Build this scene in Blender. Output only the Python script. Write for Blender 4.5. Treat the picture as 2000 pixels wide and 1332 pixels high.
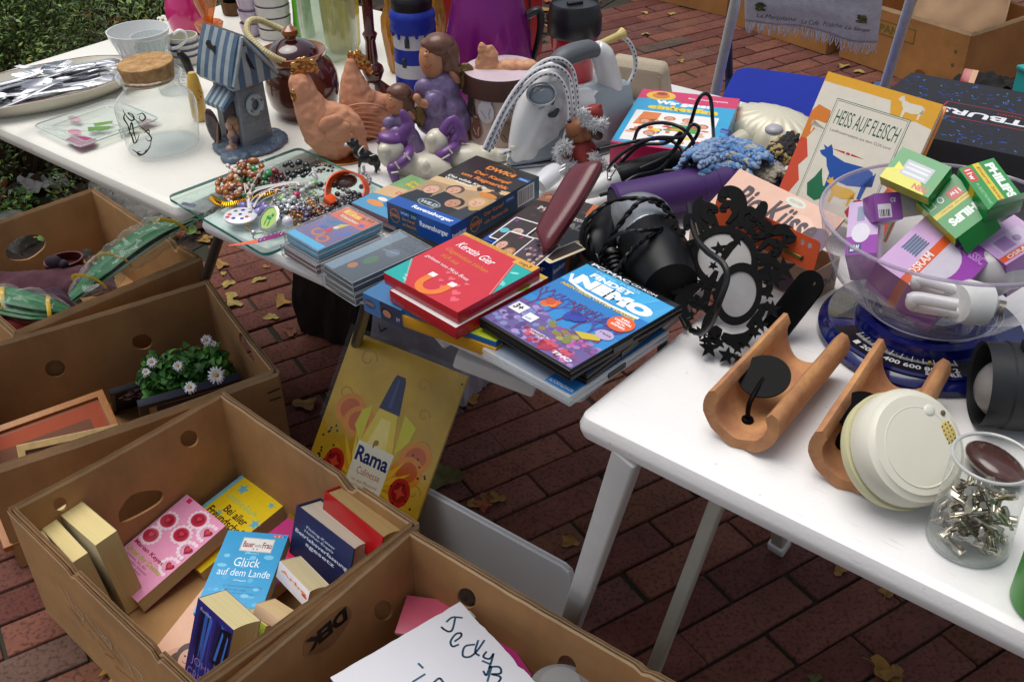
import bpy,bmesh,math,random
from mathutils import Vector,Matrix,Euler,noise as mnoise
from math import sin,cos,pi,radians,atan2,sqrt,tan
random.seed(7)
sc=bpy.context.scene
for o in list(bpy.data.objects):bpy.data.objects.remove(o)
COL=sc.collection
# ------------------------------------------------------------------ camera
F,PT,RO,HC=2040.0,0.6031,0.0171,1.43      # focal (px of a 2000 px wide picture), pitch, roll, eye height
cd=bpy.data.cameras.new('camera');cam=bpy.data.objects.new('camera',cd);COL.objects.link(cam)
cd.sensor_width=36;cd.lens=F/2000*36;cd.clip_start=.05;cd.clip_end=400
_cp,_sp=cos(PT),sin(PT)
_fw=Vector((0,_cp,-_sp));_rt0=Vector((1,0,0));_dn0=Vector((0,-_sp,-_cp))
_rt=_rt0*cos(RO) + _dn0*sin(RO);_dn=-_rt0*sin(RO) + _dn0*cos(RO)
cam.matrix_world=Matrix(((_rt.x,-_dn.x,-_fw.x,0),(_rt.y,-_dn.y,-_fw.y,0),(_rt.z,-_dn.z,-_fw.z,HC),(0,0,0,1)))
sc.camera=cam
# ------------------------------------------------------------------ sky, sun, exposure
w=bpy.data.worlds.new("World");sc.world=w;w.use_nodes=True
nt=w.node_tree;nt.nodes.clear()
sky=nt.nodes.new('ShaderNodeTexSky');sky.sky_type='NISHITA';sky.sun_disc=False
SUN_EL,SUN_AZ=radians(76),radians(-70)
sky.sun_elevation=SUN_EL;sky.sun_rotation=SUN_AZ;sky.air_density=1.0;sky.dust_density=3.0;sky.ozone_density=1.0
hs=nt.nodes.new('ShaderNodeHueSaturation');hs.inputs['Saturation'].default_value=.5
bg=nt.nodes.new('ShaderNodeBackground');bg.inputs[1].default_value=.105
wo=nt.nodes.new('ShaderNodeOutputWorld')
nt.links.new(sky.outputs[0],hs.inputs['Color']);nt.links.new(hs.outputs[0],bg.inputs[0]);nt.links.new(bg.outputs[0],wo.inputs[0])
sl=bpy.data.lights.new('sun','SUN');sl.energy=1.85;sl.angle=radians(50);sl.color=(1,.97,.93)
so=bpy.data.objects.new('sun',sl);COL.objects.link(so)
sd=Vector((sin(SUN_AZ)*cos(SUN_EL),cos(SUN_AZ)*cos(SUN_EL),sin(SUN_EL)))     # towards the sun
so.rotation_euler=sd.to_track_quat('Z','Y').to_euler()
sc.view_settings.view_transform='Standard';sc.view_settings.look='None'
sc.view_settings.exposure=0.3;sc.view_settings.gamma=1
# ------------------------------------------------------------------ picture <-> place
def ray(px,py):
    return (_fw*F + _rt*(px-1000) + _dn*(py-666)).normalized()
TZ=.73
def W(px,py,z=TZ):
    d=ray(px,py);t=(z-HC)/d.z;return Vector((0,0,HC)) + d*t
def up(px,py,b):
    d=ray(px,py);t=(d.x*b[0]+d.y*b[1])/(d.x*d.x+d.y*d.y);return HC + t*d.z
def K(p):                                  # picture px per metre at p
    return F/((Vector(p)-Vector((0,0,HC))).dot(_fw))
# ------------------------------------------------------------------ materials
def lin(c):
    if isinstance(c,str):c=tuple(int(c[i:i+2],16)/255 for i in (0,2,4))
    return tuple((x/12.92 if x <= .04045 else ((x+.055)/1.055)**2.4) for x in c)
_mc={}
def M(name,col='808080',rough=.5,metal=0.,noise=None,bump=None,trans=0.,coat=0.,sheen=0.,ior=1.45,spec=.5,col2=None,sss=0):
    key=(name,col if isinstance(col,str) else tuple(col),rough,metal,noise,bump,trans,coat,sheen,ior,spec,col2,sss)
    if key in _mc:return _mc[key]
    m=bpy.data.materials.new(name);m.use_nodes=True;n=m.node_tree;b=n.nodes['Principled BSDF']
    L=lin(col);b.inputs['Base Color'].default_value=(*L,1)
    b.inputs['Roughness'].default_value=rough;b.inputs['Metallic'].default_value=metal
    b.inputs['Transmission Weight'].default_value=trans;b.inputs['Coat Weight'].default_value=coat
    b.inputs['Sheen Weight'].default_value=sheen;b.inputs['IOR'].default_value=ior;b.inputs['Specular IOR Level'].default_value=spec
    if sss:b.inputs['Subsurface Weight'].default_value=sss;b.inputs['Subsurface Scale'].default_value=.01
    tc=None
    def coord():
        nonlocal tc
        if tc is None:tc=n.nodes.new('ShaderNodeTexCoord')
        return tc.outputs['Object']
    if noise:
        t=n.nodes.new('ShaderNodeTexNoise');t.inputs['Scale'].default_value=noise[0];t.inputs['Detail'].default_value=5;t.inputs['Roughness'].default_value=.65
        n.links.new(coord(),t.inputs['Vector'])
        r=n.nodes.new('ShaderNodeValToRGB');r.color_ramp.elements[0].position=.3;r.color_ramp.elements[1].position=.7
        a=noise[1]
        if col2:c0=lin(col2)
        else:c0=tuple(x*(1-a) for x in L)
        r.color_ramp.elements[0].color=(*c0,1)
        r.color_ramp.elements[1].color=(*(L if col2 else tuple(min(1,x*(1+a*.5)) for x in L)),1)
        n.links.new(t.outputs['Fac'],r.inputs[0]);n.links.new(r.outputs[0],b.inputs['Base Color'])
    if bump:
        t=n.nodes.new('ShaderNodeTexNoise');t.inputs['Scale'].default_value=bump[0];t.inputs['Detail'].default_value=4
        n.links.new(coord(),t.inputs['Vector'])
        bp=n.nodes.new('ShaderNodeBump');bp.inputs['Strength'].default_value=bump[1];bp.inputs['Distance'].default_value=.002
        n.links.new(t.outputs['Fac'],bp.inputs['Height']);n.links.new(bp.outputs[0],b.inputs['Normal'])
    _mc[key]=m;return m
def thin(name,col='ffffff',op=.08,rough=.02,edge=.5,fres=1.25):     # thin clear glass, plastic or film
    key=('thin',name,col,op,rough,edge,fres)
    if key in _mc:return _mc[key]
    m=bpy.data.materials.new(name);m.use_nodes=True;n=m.node_tree;n.nodes.remove(n.nodes['Principled BSDF'])
    out=n.nodes['Material Output']
    tr=n.nodes.new('ShaderNodeBsdfTransparent');tr.inputs[0].default_value=(*lin(col),1)
    df=n.nodes.new('ShaderNodeBsdfDiffuse');df.inputs[0].default_value=(*lin(col),1)
    gl=n.nodes.new('ShaderNodeBsdfGlossy');gl.inputs[1].default_value=rough
    lw=n.nodes.new('ShaderNodeLayerWeight');lw.inputs[0].default_value=.5
    ed=n.nodes.new('ShaderNodeMath');ed.operation='POWER';ed.inputs[1].default_value=4
    n.links.new(lw.outputs['Facing'],ed.inputs[0])
    ml=n.nodes.new('ShaderNodeMath');ml.operation='MULTIPLY_ADD';ml.inputs[1].default_value=edge;ml.inputs[2].default_value=op
    n.links.new(ed.outputs[0],ml.inputs[0])
    m1=n.nodes.new('ShaderNodeMixShader');n.links.new(ml.outputs[0],m1.inputs[0]);n.links.new(tr.outputs[0],m1.inputs[1]);n.links.new(df.outputs[0],m1.inputs[2])
    l2=n.nodes.new('ShaderNodeLayerWeight');l2.inputs[0].default_value=.5
    p5=n.nodes.new('ShaderNodeMath');p5.operation='POWER';p5.inputs[1].default_value=4.5;n.links.new(l2.outputs['Facing'],p5.inputs[0])
    fm=n.nodes.new('ShaderNodeMath');fm.operation='MULTIPLY_ADD';fm.inputs[1].default_value=.6*fres;fm.inputs[2].default_value=.05*fres;n.links.new(p5.outputs[0],fm.inputs[0])
    m2=n.nodes.new('ShaderNodeMixShader');n.links.new(fm.outputs[0],m2.inputs[0]);n.links.new(m1.outputs[0],m2.inputs[1]);n.links.new(gl.outputs[0],m2.inputs[2])
    n.links.new(m2.outputs[0],out.inputs[0])
    _mc[key]=m;return m
# ------------------------------------------------------------------ mesh builder
def rot(r):return Euler(r).to_matrix().to_4x4()
def catmull(pts,n=6,closed=False):
    P=[Vector(p) for p in pts];out=[];N=len(P)
    if N < 3:return P
    rng=range(N) if closed else range(N-1)
    for i in rng:
        p1=P[i];p2=P[(i+1) % N]
        p0=P[i-1] if (i > 0 or closed) else p1*2-p2
        p3=P[(i+2) % N] if (i+2 < N or closed) else p2*2-p1
        for k in range(n):
            t=k/n;out.append(.5*((2*p1)+(-p0+p2)*t+(2*p0-5*p1+4*p2-p3)*t*t+(-p0+3*p1-3*p2+p3)*t**3))
    if not closed:out.append(P[-1])
    return out
class B:
    def __init__(s):s.v=[];s.f=[];s.mi=[];s.m=0;s.T=Matrix()
    def add(s,vs,fs):
        o=len(s.v);s.v+=[s.T @ Vector(v) for v in vs]
        for f in fs:s.f.append(tuple(o+i for i in f));s.mi.append(s.m)
        return s
    def box(s,w,d,h,c=(0,0,0),r=(0,0,0),bev=0.,top=1.,cen=False):
        x,y=w/2,d/2;z0,z1=(-h/2,h/2) if cen else (0,h)
        R=Matrix.Translation(c) @ rot(r)
        if bev <= 0:
            vs=[(-x,-y,z0),(x,-y,z0),(x,y,z0),(-x,y,z0),(-x*top,-y*top,z1),(x*top,-y*top,z1),(x*top,y*top,z1),(-x*top,y*top,z1)]
            return s.add([R @ Vector(v) for v in vs],[(0,3,2,1),(4,5,6,7),(0,1,5,4),(1,2,6,5),(2,3,7,6),(3,0,4,7)])
        b=min(bev,x*.95,y*.95,h*.48);vs=[];n=3
        def loop(ins,z,k):
            for cx,cy,a0 in ((x-b,y-b,0),(-x+b,y-b,90),(-x+b,-y+b,180),(x-b,-y+b,270)):
                for i in range(n+1):
                    a=radians(a0+90*i/n);rr=b*ins
                    vs.append(R @ Vector(((cx+rr*cos(a))*k,(cy+rr*sin(a))*k,z)))
        m=4*(n+1)
        lv=[(0.25,z0,1),(.72,z0+b*.3,1),(1,z0+b,1),(1,z1-b,top),(.72,z1-b*.3,top),(.25,z1,top)]
        for ins,z,k in lv:loop(ins,z,k)
        fs=[tuple(range(m))[::-1],tuple(range(m*(len(lv)-1),m*len(lv)))]
        for j in range(len(lv)-1):
            for i in range(m):
                a=j*m+i;b2=j*m+(i+1) % m;fs.append((a,b2,b2+m,a+m))
        return s.add(vs,fs)
    def lathe(s,prof,n=32,c=(0,0,0),r=(0,0,0),sx=1.,sy=1.,capb=True,capt=True,fn=None):
        R=Matrix.Translation(c) @ rot(r);vs=[];fs=[]
        for j,(rr,z) in enumerate(prof):
            for i in range(n):
                a=2*pi*i/n;q=rr*(fn(a,j/(len(prof)-1)) if fn else 1)
                vs.append(R @ Vector((q*cos(a)*sx,q*sin(a)*sy,z)))
        for j in range(len(prof)-1):
            for i in range(n):
                a=j*n+i;b=j*n+(i+1) % n;fs.append((a,b,b+n,a+n))
        if capb and prof[0][0] > 1e-6:fs.append(tuple(range(n))[::-1])
        if capt and prof[-1][0] > 1e-6:fs.append(tuple(range((len(prof)-1)*n,len(prof)*n)))
        return s.add(vs,fs)
    def ell(s,c,r,ro=(0,0,0),n=16,m=10):
        if not hasattr(r,'__len__'):r=(r,r,r)
        R=Matrix.Translation(c) @ rot(ro);vs=[R @ Vector((0,0,-r[2]))];fs=[]
        for j in range(1,m):
            t=pi*j/m-pi/2
            for i in range(n):
                a=2*pi*i/n;vs.append(R @ Vector((r[0]*cos(t)*cos(a),r[1]*cos(t)*sin(a),r[2]*sin(t))))
        vs.append(R @ Vector((0,0,r[2])))
        for i in range(n):fs.append((0,1+(i+1) % n,1+i))
        for j in range(m-2):
            for i in range(n):
                a=1+j*n+i;b=1+j*n+(i+1) % n;fs.append((a,b,b+n,a+n))
        e=len(vs)-1;o=1+(m-2)*n
        for i in range(n):fs.append((o+i,o+(i+1) % n,e))
        return s.add(vs,fs)
    def tube(s,pts,r,n=8,closed=False,smooth=0,flat=1.,capend=True):
        P=catmull(pts,smooth,closed) if smooth else [Vector(p) for p in pts];N=len(P)
        def rad(i):
            if not hasattr(r,'__len__'):return r
            t=i/(max(1,N-1))*(len(r)-1);k=min(int(t),len(r)-2);f=t-k;return r[k]*(1-f)+r[k+1]*f
        vs=[];fs=[];u=None
        for i in range(N):
            a=P[(i-1) % N] if (closed or i > 0) else P[i];b=P[(i+1) % N] if (closed or i < N-1) else P[i]
            t=(b-a);t=t.normalized() if t.length > 1e-9 else Vector((0,0,1))
            if u is None:
                u=t.orthogonal().normalized()
                if flat != 1.:
                    q=Vector((0,0,1)).cross(t)
                    u=q.normalized() if q.length > 1e-3 else u
            u=(u - t*u.dot(t));u=u.normalized() if u.length > 1e-9 else t.orthogonal().normalized()
            w_=t.cross(u);rr=rad(i)
            for k in range(n):
                an=2*pi*k/n;vs.append(P[i]+u*(rr*cos(an))+w_*(rr*flat*sin(an)))
        for i in range(N if closed else N-1):
            for k in range(n):
                a=i*n+k;b=i*n+(k+1) % n;c=((i+1) % N)*n+(k+1) % n;d=((i+1) % N)*n+k;fs.append((a,b,c,d))
        if not closed and capend:fs.append(tuple(range(n))[::-1]);fs.append(tuple(range((N-1)*n,N*n)))
        return s.add(vs,fs)
    def bar(s,a,b,w,d,upv=(0,0,1),bev=0.):             # rectangular bar from a to b
        a=Vector(a);b=Vector(b);t=(b-a);L=t.length;t.normalize();x=Vector(upv).cross(t)
        x=x.normalized() if x.length > 1e-3 else t.orthogonal().normalized();y=t.cross(x)
        Mx=Matrix(((x.x,y.x,t.x,a.x),(x.y,y.y,t.y,a.y),(x.z,y.z,t.z,a.z),(0,0,0,1)))
        T0=s.T;s.T=T0 @ Mx;s.box(w,d,L,bev=bev);s.T=T0;return s
    def prism(s,pts,z0,z1):
        n=len(pts);vs=[(x,y,z0) for x,y in pts]+[(x,y,z1) for x,y in pts]
        fs=[tuple(range(n))[::-1],tuple(range(n,2*n))]+[(i,(i+1) % n,n+(i+1) % n,n+i) for i in range(n)]
        return s.add(vs,fs)
    def grid(s,nx,ny,fn,thick=0.):
        vs=[fn(i/nx,j/ny) for j in range(ny+1) for i in range(nx+1)]
        fs=[(j*(nx+1)+i,j*(nx+1)+i+1,(j+1)*(nx+1)+i+1,(j+1)*(nx+1)+i) for j in range(ny) for i in range(nx)]
        return s.add(vs,fs)
    def mesh(s,me):                                           # merge a mesh datablock
        return s.add([v.co.copy() for v in me.vertices],[tuple(p.vertices) for p in me.polygons])
    def obj(s,name,mats,parent=None,ang=35,mw=None,flatshade=False):
        me=bpy.data.meshes.new(name);me.from_pydata([tuple(v) for v in s.v],[],s.f)
        if not isinstance(mats,(list,tuple)):mats=[mats]
        for m in mats:me.materials.append(m)
        me.polygons.foreach_set('material_index',s.mi);me.update();me.validate()
        if not flatshade:me.shade_smooth();me.set_sharp_from_angle(angle=radians(ang))
        o=bpy.data.objects.new(name,me);COL.objects.link(o)
        if parent:o.parent=parent
        elif mw is not None:o.matrix_world=mw
        return o
def mod_remesh(o,vox,it=6,sub=False,fac=.6):
    m=o.modifiers.new('r','REMESH');m.mode='VOXEL';m.voxel_size=vox;m.use_smooth_shade=True
    if it:k=o.modifiers.new('s','SMOOTH');k.iterations=it;k.factor=fac
    return o
def ridged(o,strength,size,turb=3.):
    t=bpy.data.textures.new('f','WOOD');t.wood_type='BANDNOISE';t.noise_scale=size;t.turbulence=turb;d=o.modifiers.new('d','DISPLACE');d.texture=t;d.strength=strength;d.mid_level=.5;d.texture_coords='LOCAL';return o
def displace(o,strength,size,mid=.5):
    t=bpy.data.textures.new('n','CLOUDS');t.noise_scale=size;d=o.modifiers.new('d','DISPLACE');d.texture=t;d.strength=strength;d.mid_level=mid;return o
def bevelmod(o,w_,seg=2):m=o.modifiers.new('b','BEVEL');m.width=w_;m.segments=seg;m.limit_method='ANGLE';return o
def plate(outline,holes=(),t=.004,bev=0.):                  # flat plate with holes, in XY, thickness t upwards from z=0
    cu=bpy.data.curves.new('c','CURVE');cu.dimensions='2D';cu.fill_mode='BOTH';cu.extrude=t/2;cu.bevel_depth=bev
    for lp in [outline]+list(holes):
        sp=cu.splines.new('POLY');sp.points.add(len(lp)-1);sp.use_cyclic_u=True
        for p,(x,y) in zip(sp.points,lp):p.co=(x,y,0,1)
    o=bpy.data.objects.new('c',cu);me=bpy.data.meshes.new_from_object(o)
    bpy.data.objects.remove(o);bpy.data.curves.remove(cu)
    me.transform(Matrix.Translation((0,0,t/2)))
    return me
def ring(cx,cy,rx,ry,n=28,a=0.):
    return [(cx+rx*cos(t)*cos(a)-ry*sin(t)*sin(a),cy+rx*cos(t)*sin(a)+ry*sin(t)*cos(a)) for t in [2*pi*i/n for i in range(n)]]
# ------------------------------------------------------------------ naming
def tag(o,label,cat,group=None):
    o['label']=label;o['category']=cat
    if group:o['group']=group
    return o
def thing(name,label,cat,loc=(0,0,0),rz=0.,group=None,mw=None):
    o=bpy.data.objects.new(name,None);COL.objects.link(o);o.empty_display_size=.02
    if mw is not None:o.matrix_world=mw
    else:o.location=loc;o.rotation_euler=(0,0,rz)
    return tag(o,label,cat,group)
def struct(o,kind='structure'):o['kind']=kind;return o
def frame(bl,br,tl):                                         # local axes: x along bl->br, y towards tl, z out of the face
    bl,br,tl=Vector(bl),Vector(br),Vector(tl);x=(br-bl);wd=x.length;x.normalize()
    y=(tl-bl);y -= x*y.dot(x);h=y.length;y.normalize();z=x.cross(y)
    return Matrix(((x.x,y.x,z.x,bl.x),(x.y,y.y,z.y,bl.y),(x.z,y.z,z.z,bl.z),(0,0,0,1))),wd,h
def flat(tl,tr,bl,z):                                       # things lying flat, from three picture corners of the top face at height z
    a,b,c=W(*tl,z),W(*tr,z),W(*bl,z);d=(b-a);e=c-a
    return frame(c,c+d,a)
# ------------------------------------------------------------------ print (flat artwork and writing) as one thin mesh
_tx={}
def text_mesh(s,bold=0.,shear=0.):
    k=(s,bold,shear)
    if k not in _tx:
        cu=bpy.data.curves.new('t','FONT');cu.body=s;cu.size=1;cu.resolution_u=3;cu.offset=bold;cu.shear=shear;cu.space_line=.85
        o=bpy.data.objects.new('t',cu);me=bpy.data.meshes.new_from_object(o);bpy.data.objects.remove(o)
        vs=[v.co.copy() for v in me.vertices];fs=[tuple(p.vertices) for p in me.polygons]
        x0=min(v.x for v in vs);x1=max(v.x for v in vs);y0=min(v.y for v in vs);y1=max(v.y for v in vs)
        _tx[k]=([((v.x-x0)/(x1-x0),(v.y-y0)/(y1-y0)) for v in vs],fs)
    return _tx[k]
def star(cx,cy,r,n=5,q=.45,a=pi/2):
    return [(cx+(r if i % 2 == 0 else r*q)*cos(a+pi*i/n),cy+(r if i % 2 == 0 else r*q)*sin(a+pi*i/n)) for i in range(2*n)]
def art(parent,w_,h_,items,z=0.,name='cover_print',rough=.35,T=None,coat=0.,step=.00005):
    """items in 0..1 cover units (y up); thin layers stacked on the face"""
    b=B();mats=[];idx={};boxes=[]
    if T is not None:b.T=T
    for it in items:
        k=it[0]
        if k == 'r':pts=[(it[1],it[2]),(it[3],it[2]),(it[3],it[4]),(it[1],it[4])];col=it[5]
        elif k == 'e':
            a=it[6] if len(it) > 6 else 0.;asp=h_/w_
            pts=[(it[1]+(it[3]*cos(t)*cos(a)-it[4]*asp*sin(t)*sin(a)),it[2]+(it[3]*cos(t)*sin(a)/asp+it[4]*sin(t)*cos(a))) for t in [2*pi*i/22 for i in range(22)]];col=it[5]
        elif k == 'p':pts=it[1];col=it[2]
        elif k == 's':pts=[(it[1]+(x-it[1]),it[2]+(y-it[2])*w_/h_) for x,y in star(it[1],it[2],it[3],it[5] if len(it) > 5 else 5,it[6] if len(it) > 6 else .45)];col=it[4]
        elif k == 'l':
            P=[Vector((x*w_,y*h_,0)) for x,y in it[1]];wd=it[2]*w_/2;col=it[3];L=[];R=[]
            for i,p in enumerate(P):
                t=(P[min(i+1,len(P)-1)]-P[max(i-1,0)]);t=t.normalized() if t.length > 0 else Vector((1,0,0));nn=Vector((-t.y,t.x,0))*wd
                L.append(p+nn);R.append(p-nn)
            pts=None
        elif k == 't':pts=None;col=it[6]
        if col not in idx:idx[col]=len(mats);mats.append(M('print',col,rough,coat=coat,noise=(60,.06)))
        b.m=idx[col]
        if k == 'l':bb=((min(p.x for p in P)-wd)/w_,(min(p.y for p in P)-wd)/h_,(max(p.x for p in P)+wd)/w_,(max(p.y for p in P)+wd)/h_)
        elif k == 't':
            _,s,x,y,tw,th,col=it[:7];ro=it[7] if len(it) > 7 else 0.;bold=it[8] if len(it) > 8 else 0.;sh=it[9] if len(it) > 9 else 0.
            r_=max(tw,th) if ro else 0;bb=(x-r_*(ro != 0)*.7,y-r_*(ro != 0)*.7,x+tw+r_*.0,y+th+r_*.7)
        else:bb=(min(p[0] for p in pts),min(p[1] for p in pts),max(p[0] for p in pts),max(p[1] for p in pts))
        lv=1
        for b2,l2 in boxes:
            if bb[0] < b2[2] and b2[0] < bb[2] and bb[1] < b2[3] and b2[1] < bb[3]:lv=max(lv,l2+1)
        boxes.append((bb,lv));zz=z+lv*step
        if k == 'l':
            n=len(L);vs=[(p.x,p.y,zz) for p in L]+[(p.x,p.y,zz) for p in R]
            b.add(vs,[(i,n+i,n+i+1,i+1) for i in range(n-1)])
        elif k == 't':
            vs,fs=text_mesh(s,bold,sh);c,s_=cos(ro),sin(ro)
            b.add([(x*w_+(vx*tw*w_)*c-(vy*th*h_)*s_,y*h_+(vx*tw*w_)*s_+(vy*th*h_)*c,zz) for vx,vy in vs],fs)
        else:
            A=sum(pts[i][0]*pts[(i+1) % len(pts)][1]-pts[(i+1) % len(pts)][0]*pts[i][1] for i in range(len(pts)))
            if A < 0:pts=pts[::-1]
            b.add([(x*w_,y*h_,zz) for x,y in pts],[tuple(range(len(pts)))])
    return b.obj(name,mats,parent,flatshade=True)
# ================================================================== the setting
TU=radians(-39.0);TUX=Vector((cos(TU),sin(TU),0));TUY=Vector((-sin(TU),cos(TU),0))
TO=W(386,425);TO.z=0
def tp(u,v,z=TZ):return Vector((TO.x,TO.y,0)) + TUX*u + TUY*v + Vector((0,0,z))
# bricks: each one bevelled, tinted per island
def brick_mat():
    m=bpy.data.materials.new('clinker brick');m.use_nodes=True;n=m.node_tree;b=n.nodes['Principled BSDF']
    g=n.nodes.new('ShaderNodeNewGeometry');r=n.nodes.new('ShaderNodeValToRGB');e=r.color_ramp.elements
    e[0].position=0;e[0].color=(*lin('64403a'),1);e[1].position=1;e[1].color=(*lin('724a3e'),1)
    for p,c in ((.2,'68423b'),(.4,'744a40'),(.6,'5e3630'),(.8,'7a4e40'),(.93,'6c4636'),(.955,'564a42')):
        x=e.new(p);x.color=(*lin(c),1)
    n.links.new(g.outputs['Random Per Island'],r.inputs[0])
    tc=n.nodes.new('ShaderNodeTexCoord')
    t=n.nodes.new('ShaderNodeTexNoise');t.inputs['Scale'].default_value=9;t.inputs['Detail'].default_value=8;t.inputs['Roughness'].default_value=.75;n.links.new(tc.outputs['Object'],t.inputs['Vector'])
    t2=n.nodes.new('ShaderNodeTexNoise');t2.inputs['Scale'].default_value=130;t2.inputs['Detail'].default_value=3;n.links.new(tc.outputs['Object'],t2.inputs['Vector'])
    r1=n.nodes.new('ShaderNodeMapRange');r1.inputs[1].default_value=.3;r1.inputs[2].default_value=.7;r1.inputs[3].default_value=.68;r1.inputs[4].default_value=1.18;n.links.new(t.outputs['Fac'],r1.inputs[0])
    r2=n.nodes.new('ShaderNodeMapRange');r2.inputs[1].default_value=.34;r2.inputs[2].default_value=.5;r2.inputs[3].default_value=.55;r2.inputs[4].default_value=1.0;n.links.new(t2.outputs['Fac'],r2.inputs[0])
    mm=n.nodes.new('ShaderNodeMath');mm.operation='MULTIPLY';n.links.new(r1.outputs[0],mm.inputs[0]);n.links.new(r2.outputs[0],mm.inputs[1])
    mx=n.nodes.new('ShaderNodeMix');mx.data_type='RGBA';mx.blend_type='MULTIPLY';mx.inputs[0].default_value=1
    n.links.new(r.outputs[0],mx.inputs[6]);n.links.new(mm.outputs[0],mx.inputs[7]);n.links.new(mx.outputs[2],b.inputs['Base Color'])
    b.inputs['Roughness'].default_value=.8;b.inputs['Specular IOR Level'].default_value=.15
    bp=n.nodes.new('ShaderNodeBump');bp.inputs['Strength'].default_value=.5;bp.inputs['Distance'].default_value=.002;n.links.new(t2.outputs['Fac'],bp.inputs['Height']);n.links.new(bp.outputs[0],b.inputs['Normal'])
    return m
BTH=0.54458;BU=Vector((cos(BTH),sin(BTH),0));BV=Vector((-sin(BTH),cos(BTH),0))
BW,BL_=.0805,.2485
v0,u0=.7809*HC,.5965*HC
def soil_side(p):                                              # > 0 inside the planting bed
    a=SOIL_A;b_=SOIL_B;return (b_.x-a.x)*(p.y-a.y)-(b_.y-a.y)*(p.x-a.x)
SOIL_A=W(405,470,0);SOIL_B=SOIL_A + (TUY*.9 + TUX*-.12).normalized()*1
bm_=B();rnd=random.Random(3)
for j in range(-46,52):
    vv=v0 + j*BW
    off=(0 if j % 2 == 0 else BL_/2)
    for i in range(-22,24):
        uu=u0 + off + i*BL_ + rnd.uniform(-.004,.004)
        p=BU*(uu+BL_/2) + BV*(vv+BW/2)
        if p.y < .2 or p.y > 7.2 or abs(p.x) > 3.6 or soil_side(p) > -.02:continue
        jn=.0045
        bm_.box(BL_-jn-rnd.uniform(0,.003),BW-jn-rnd.uniform(0,.002),.05,c=(p.x,p.y,-.05+rnd.uniform(-.003,.0014)),r=(rnd.uniform(-.014,.014),rnd.uniform(-.006,.006),BTH+rnd.uniform(-.006,.006)),bev=.0035)
struct(bm_.obj('brick_paving',brick_mat(),ang=50))
b=B();b.grid(90,90,lambda u,v:Vector(((u-.5)*9,v*9-1,-.0075+.002*mnoise.noise(Vector((u*220,v*220,0))))))
struct(b.obj('joint_sand',M('dark joint soil','34302a',.95,noise=(5,.5),bump=(300,.6),col2='252c18')))
b=B();b.add([(-200,-200,-.06),(200,-200,-.06),(200,200,-.06),(-200,200,-.06)],[(0,1,2,3)])
struct(b.obj('ground',M('ground far','5b4038',.9,noise=(3,.3))))
# planting bed
n_=(SOIL_B-SOIL_A).normalized();nn=Vector((-n_.y,n_.x,0))
def soil_fn(u,v):
    p=SOIL_A + n_*(v*8-2.2) + nn*(u*5.0-.0)
    return Vector((p.x,p.y,-.004 + min(1,u*9)*(.03+.03*mnoise.noise(Vector((p.x*4,p.y*4,1)))+.012*mnoise.noise(Vector((p.x*20,p.y*20,4))))))
b=B();b.grid(140,200,soil_fn)
struct(b.obj('soil_bed',M('garden soil','2f241c',.95,noise=(25,.6),bump=(120,1.0))))
def leaf_pts(L,Wd,curl,tw,n=4,lob=.0):
    out=[]
    for i in range(n+1):
        t=i/n;wd=Wd*sin(pi*min(1,(t*.92+.06)))**.8*(1+lob*sin(t*19));x=(t-.5)*L;z=curl*L*(2*t-1)**2
        out.append((Vector((x,-wd,z+tw*t*wd)),Vector((x,0,z-.1*wd)),Vector((x,wd,z-tw*t*wd))))
    return out
def add_leaf(b,L,Wd,curl,tw,mw,n=4,lob=0.):
    rows=leaf_pts(L,Wd,curl,tw,n,lob);vs=[mw @ p for r_ in rows for p in r_];fs=[]
    for i in range(n):
        for k in (0,1):fs.append((i*3+k,i*3+k+1,(i+1)*3+k+1,(i+1)*3+k))
    b.add(vs,fs)
LEAFM=[M('dry leaf','8f6a2a',.7,noise=(40,.45),bump=(80,.5)),M('dry leaf','9a8542',.7,noise=(40,.4),bump=(80,.5)),M('dry leaf','7a4a22',.7,noise=(40,.5),bump=(80,.5)),M('dry leaf','5c5a2c',.7,noise=(40,.5),bump=(80,.5)),M('dry leaf','9c4a22',.7,noise=(40,.5)),M('dry leaf','4a3020',.8,noise=(40,.5))]
b=B();rnd=random.Random(11)
for k in range(2600):
    u,v=rnd.random()**1.3,rnd.random();p=soil_fn(u*.7+.01,.2+v*.6)
    b.m=rnd.choice([0,2,2,4,4,5,5,5,5,1])
    add_leaf(b,rnd.uniform(.03,.07),rnd.uniform(.012,.024),rnd.uniform(-.3,.3),rnd.uniform(-1,1),Matrix.Translation(p+Vector((0,0,.012))) @ rot((rnd.uniform(-.6,.6),rnd.uniform(-.6,.6),rnd.uniform(0,6.3))),3)
struct(tag(b.obj('leaf_litter',LEAFM),'brown and orange fallen leaves covering the planting bed','leaf litter'),'stuff')
# weeds along the bed
b=B()
for k in range(900):
    cl=rnd.choice([(250,345),(20,420),(330,430),(40,330),(180,330),(8,445)]);p0=W(cl[0],cl[1],.02);p=p0+Vector((rnd.gauss(0,.06),rnd.gauss(0,.06),rnd.uniform(0,.05)))
    b.m=rnd.choice([0,0,1]);add_leaf(b,rnd.uniform(.012,.03),rnd.uniform(.005,.011),-.2,.3,Matrix.Translation(p) @ rot((rnd.uniform(-.7,.7),rnd.uniform(-.7,.7),rnd.uniform(0,6.3))),3)
struct(tag(b.obj('weeds',[M('weed leaf','4f7a28',.6,noise=(30,.3)),M('weed leaf','34561f',.6,noise=(30,.3))]),'small green weeds growing along the edge of the bed','weeds'),'stuff')
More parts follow.
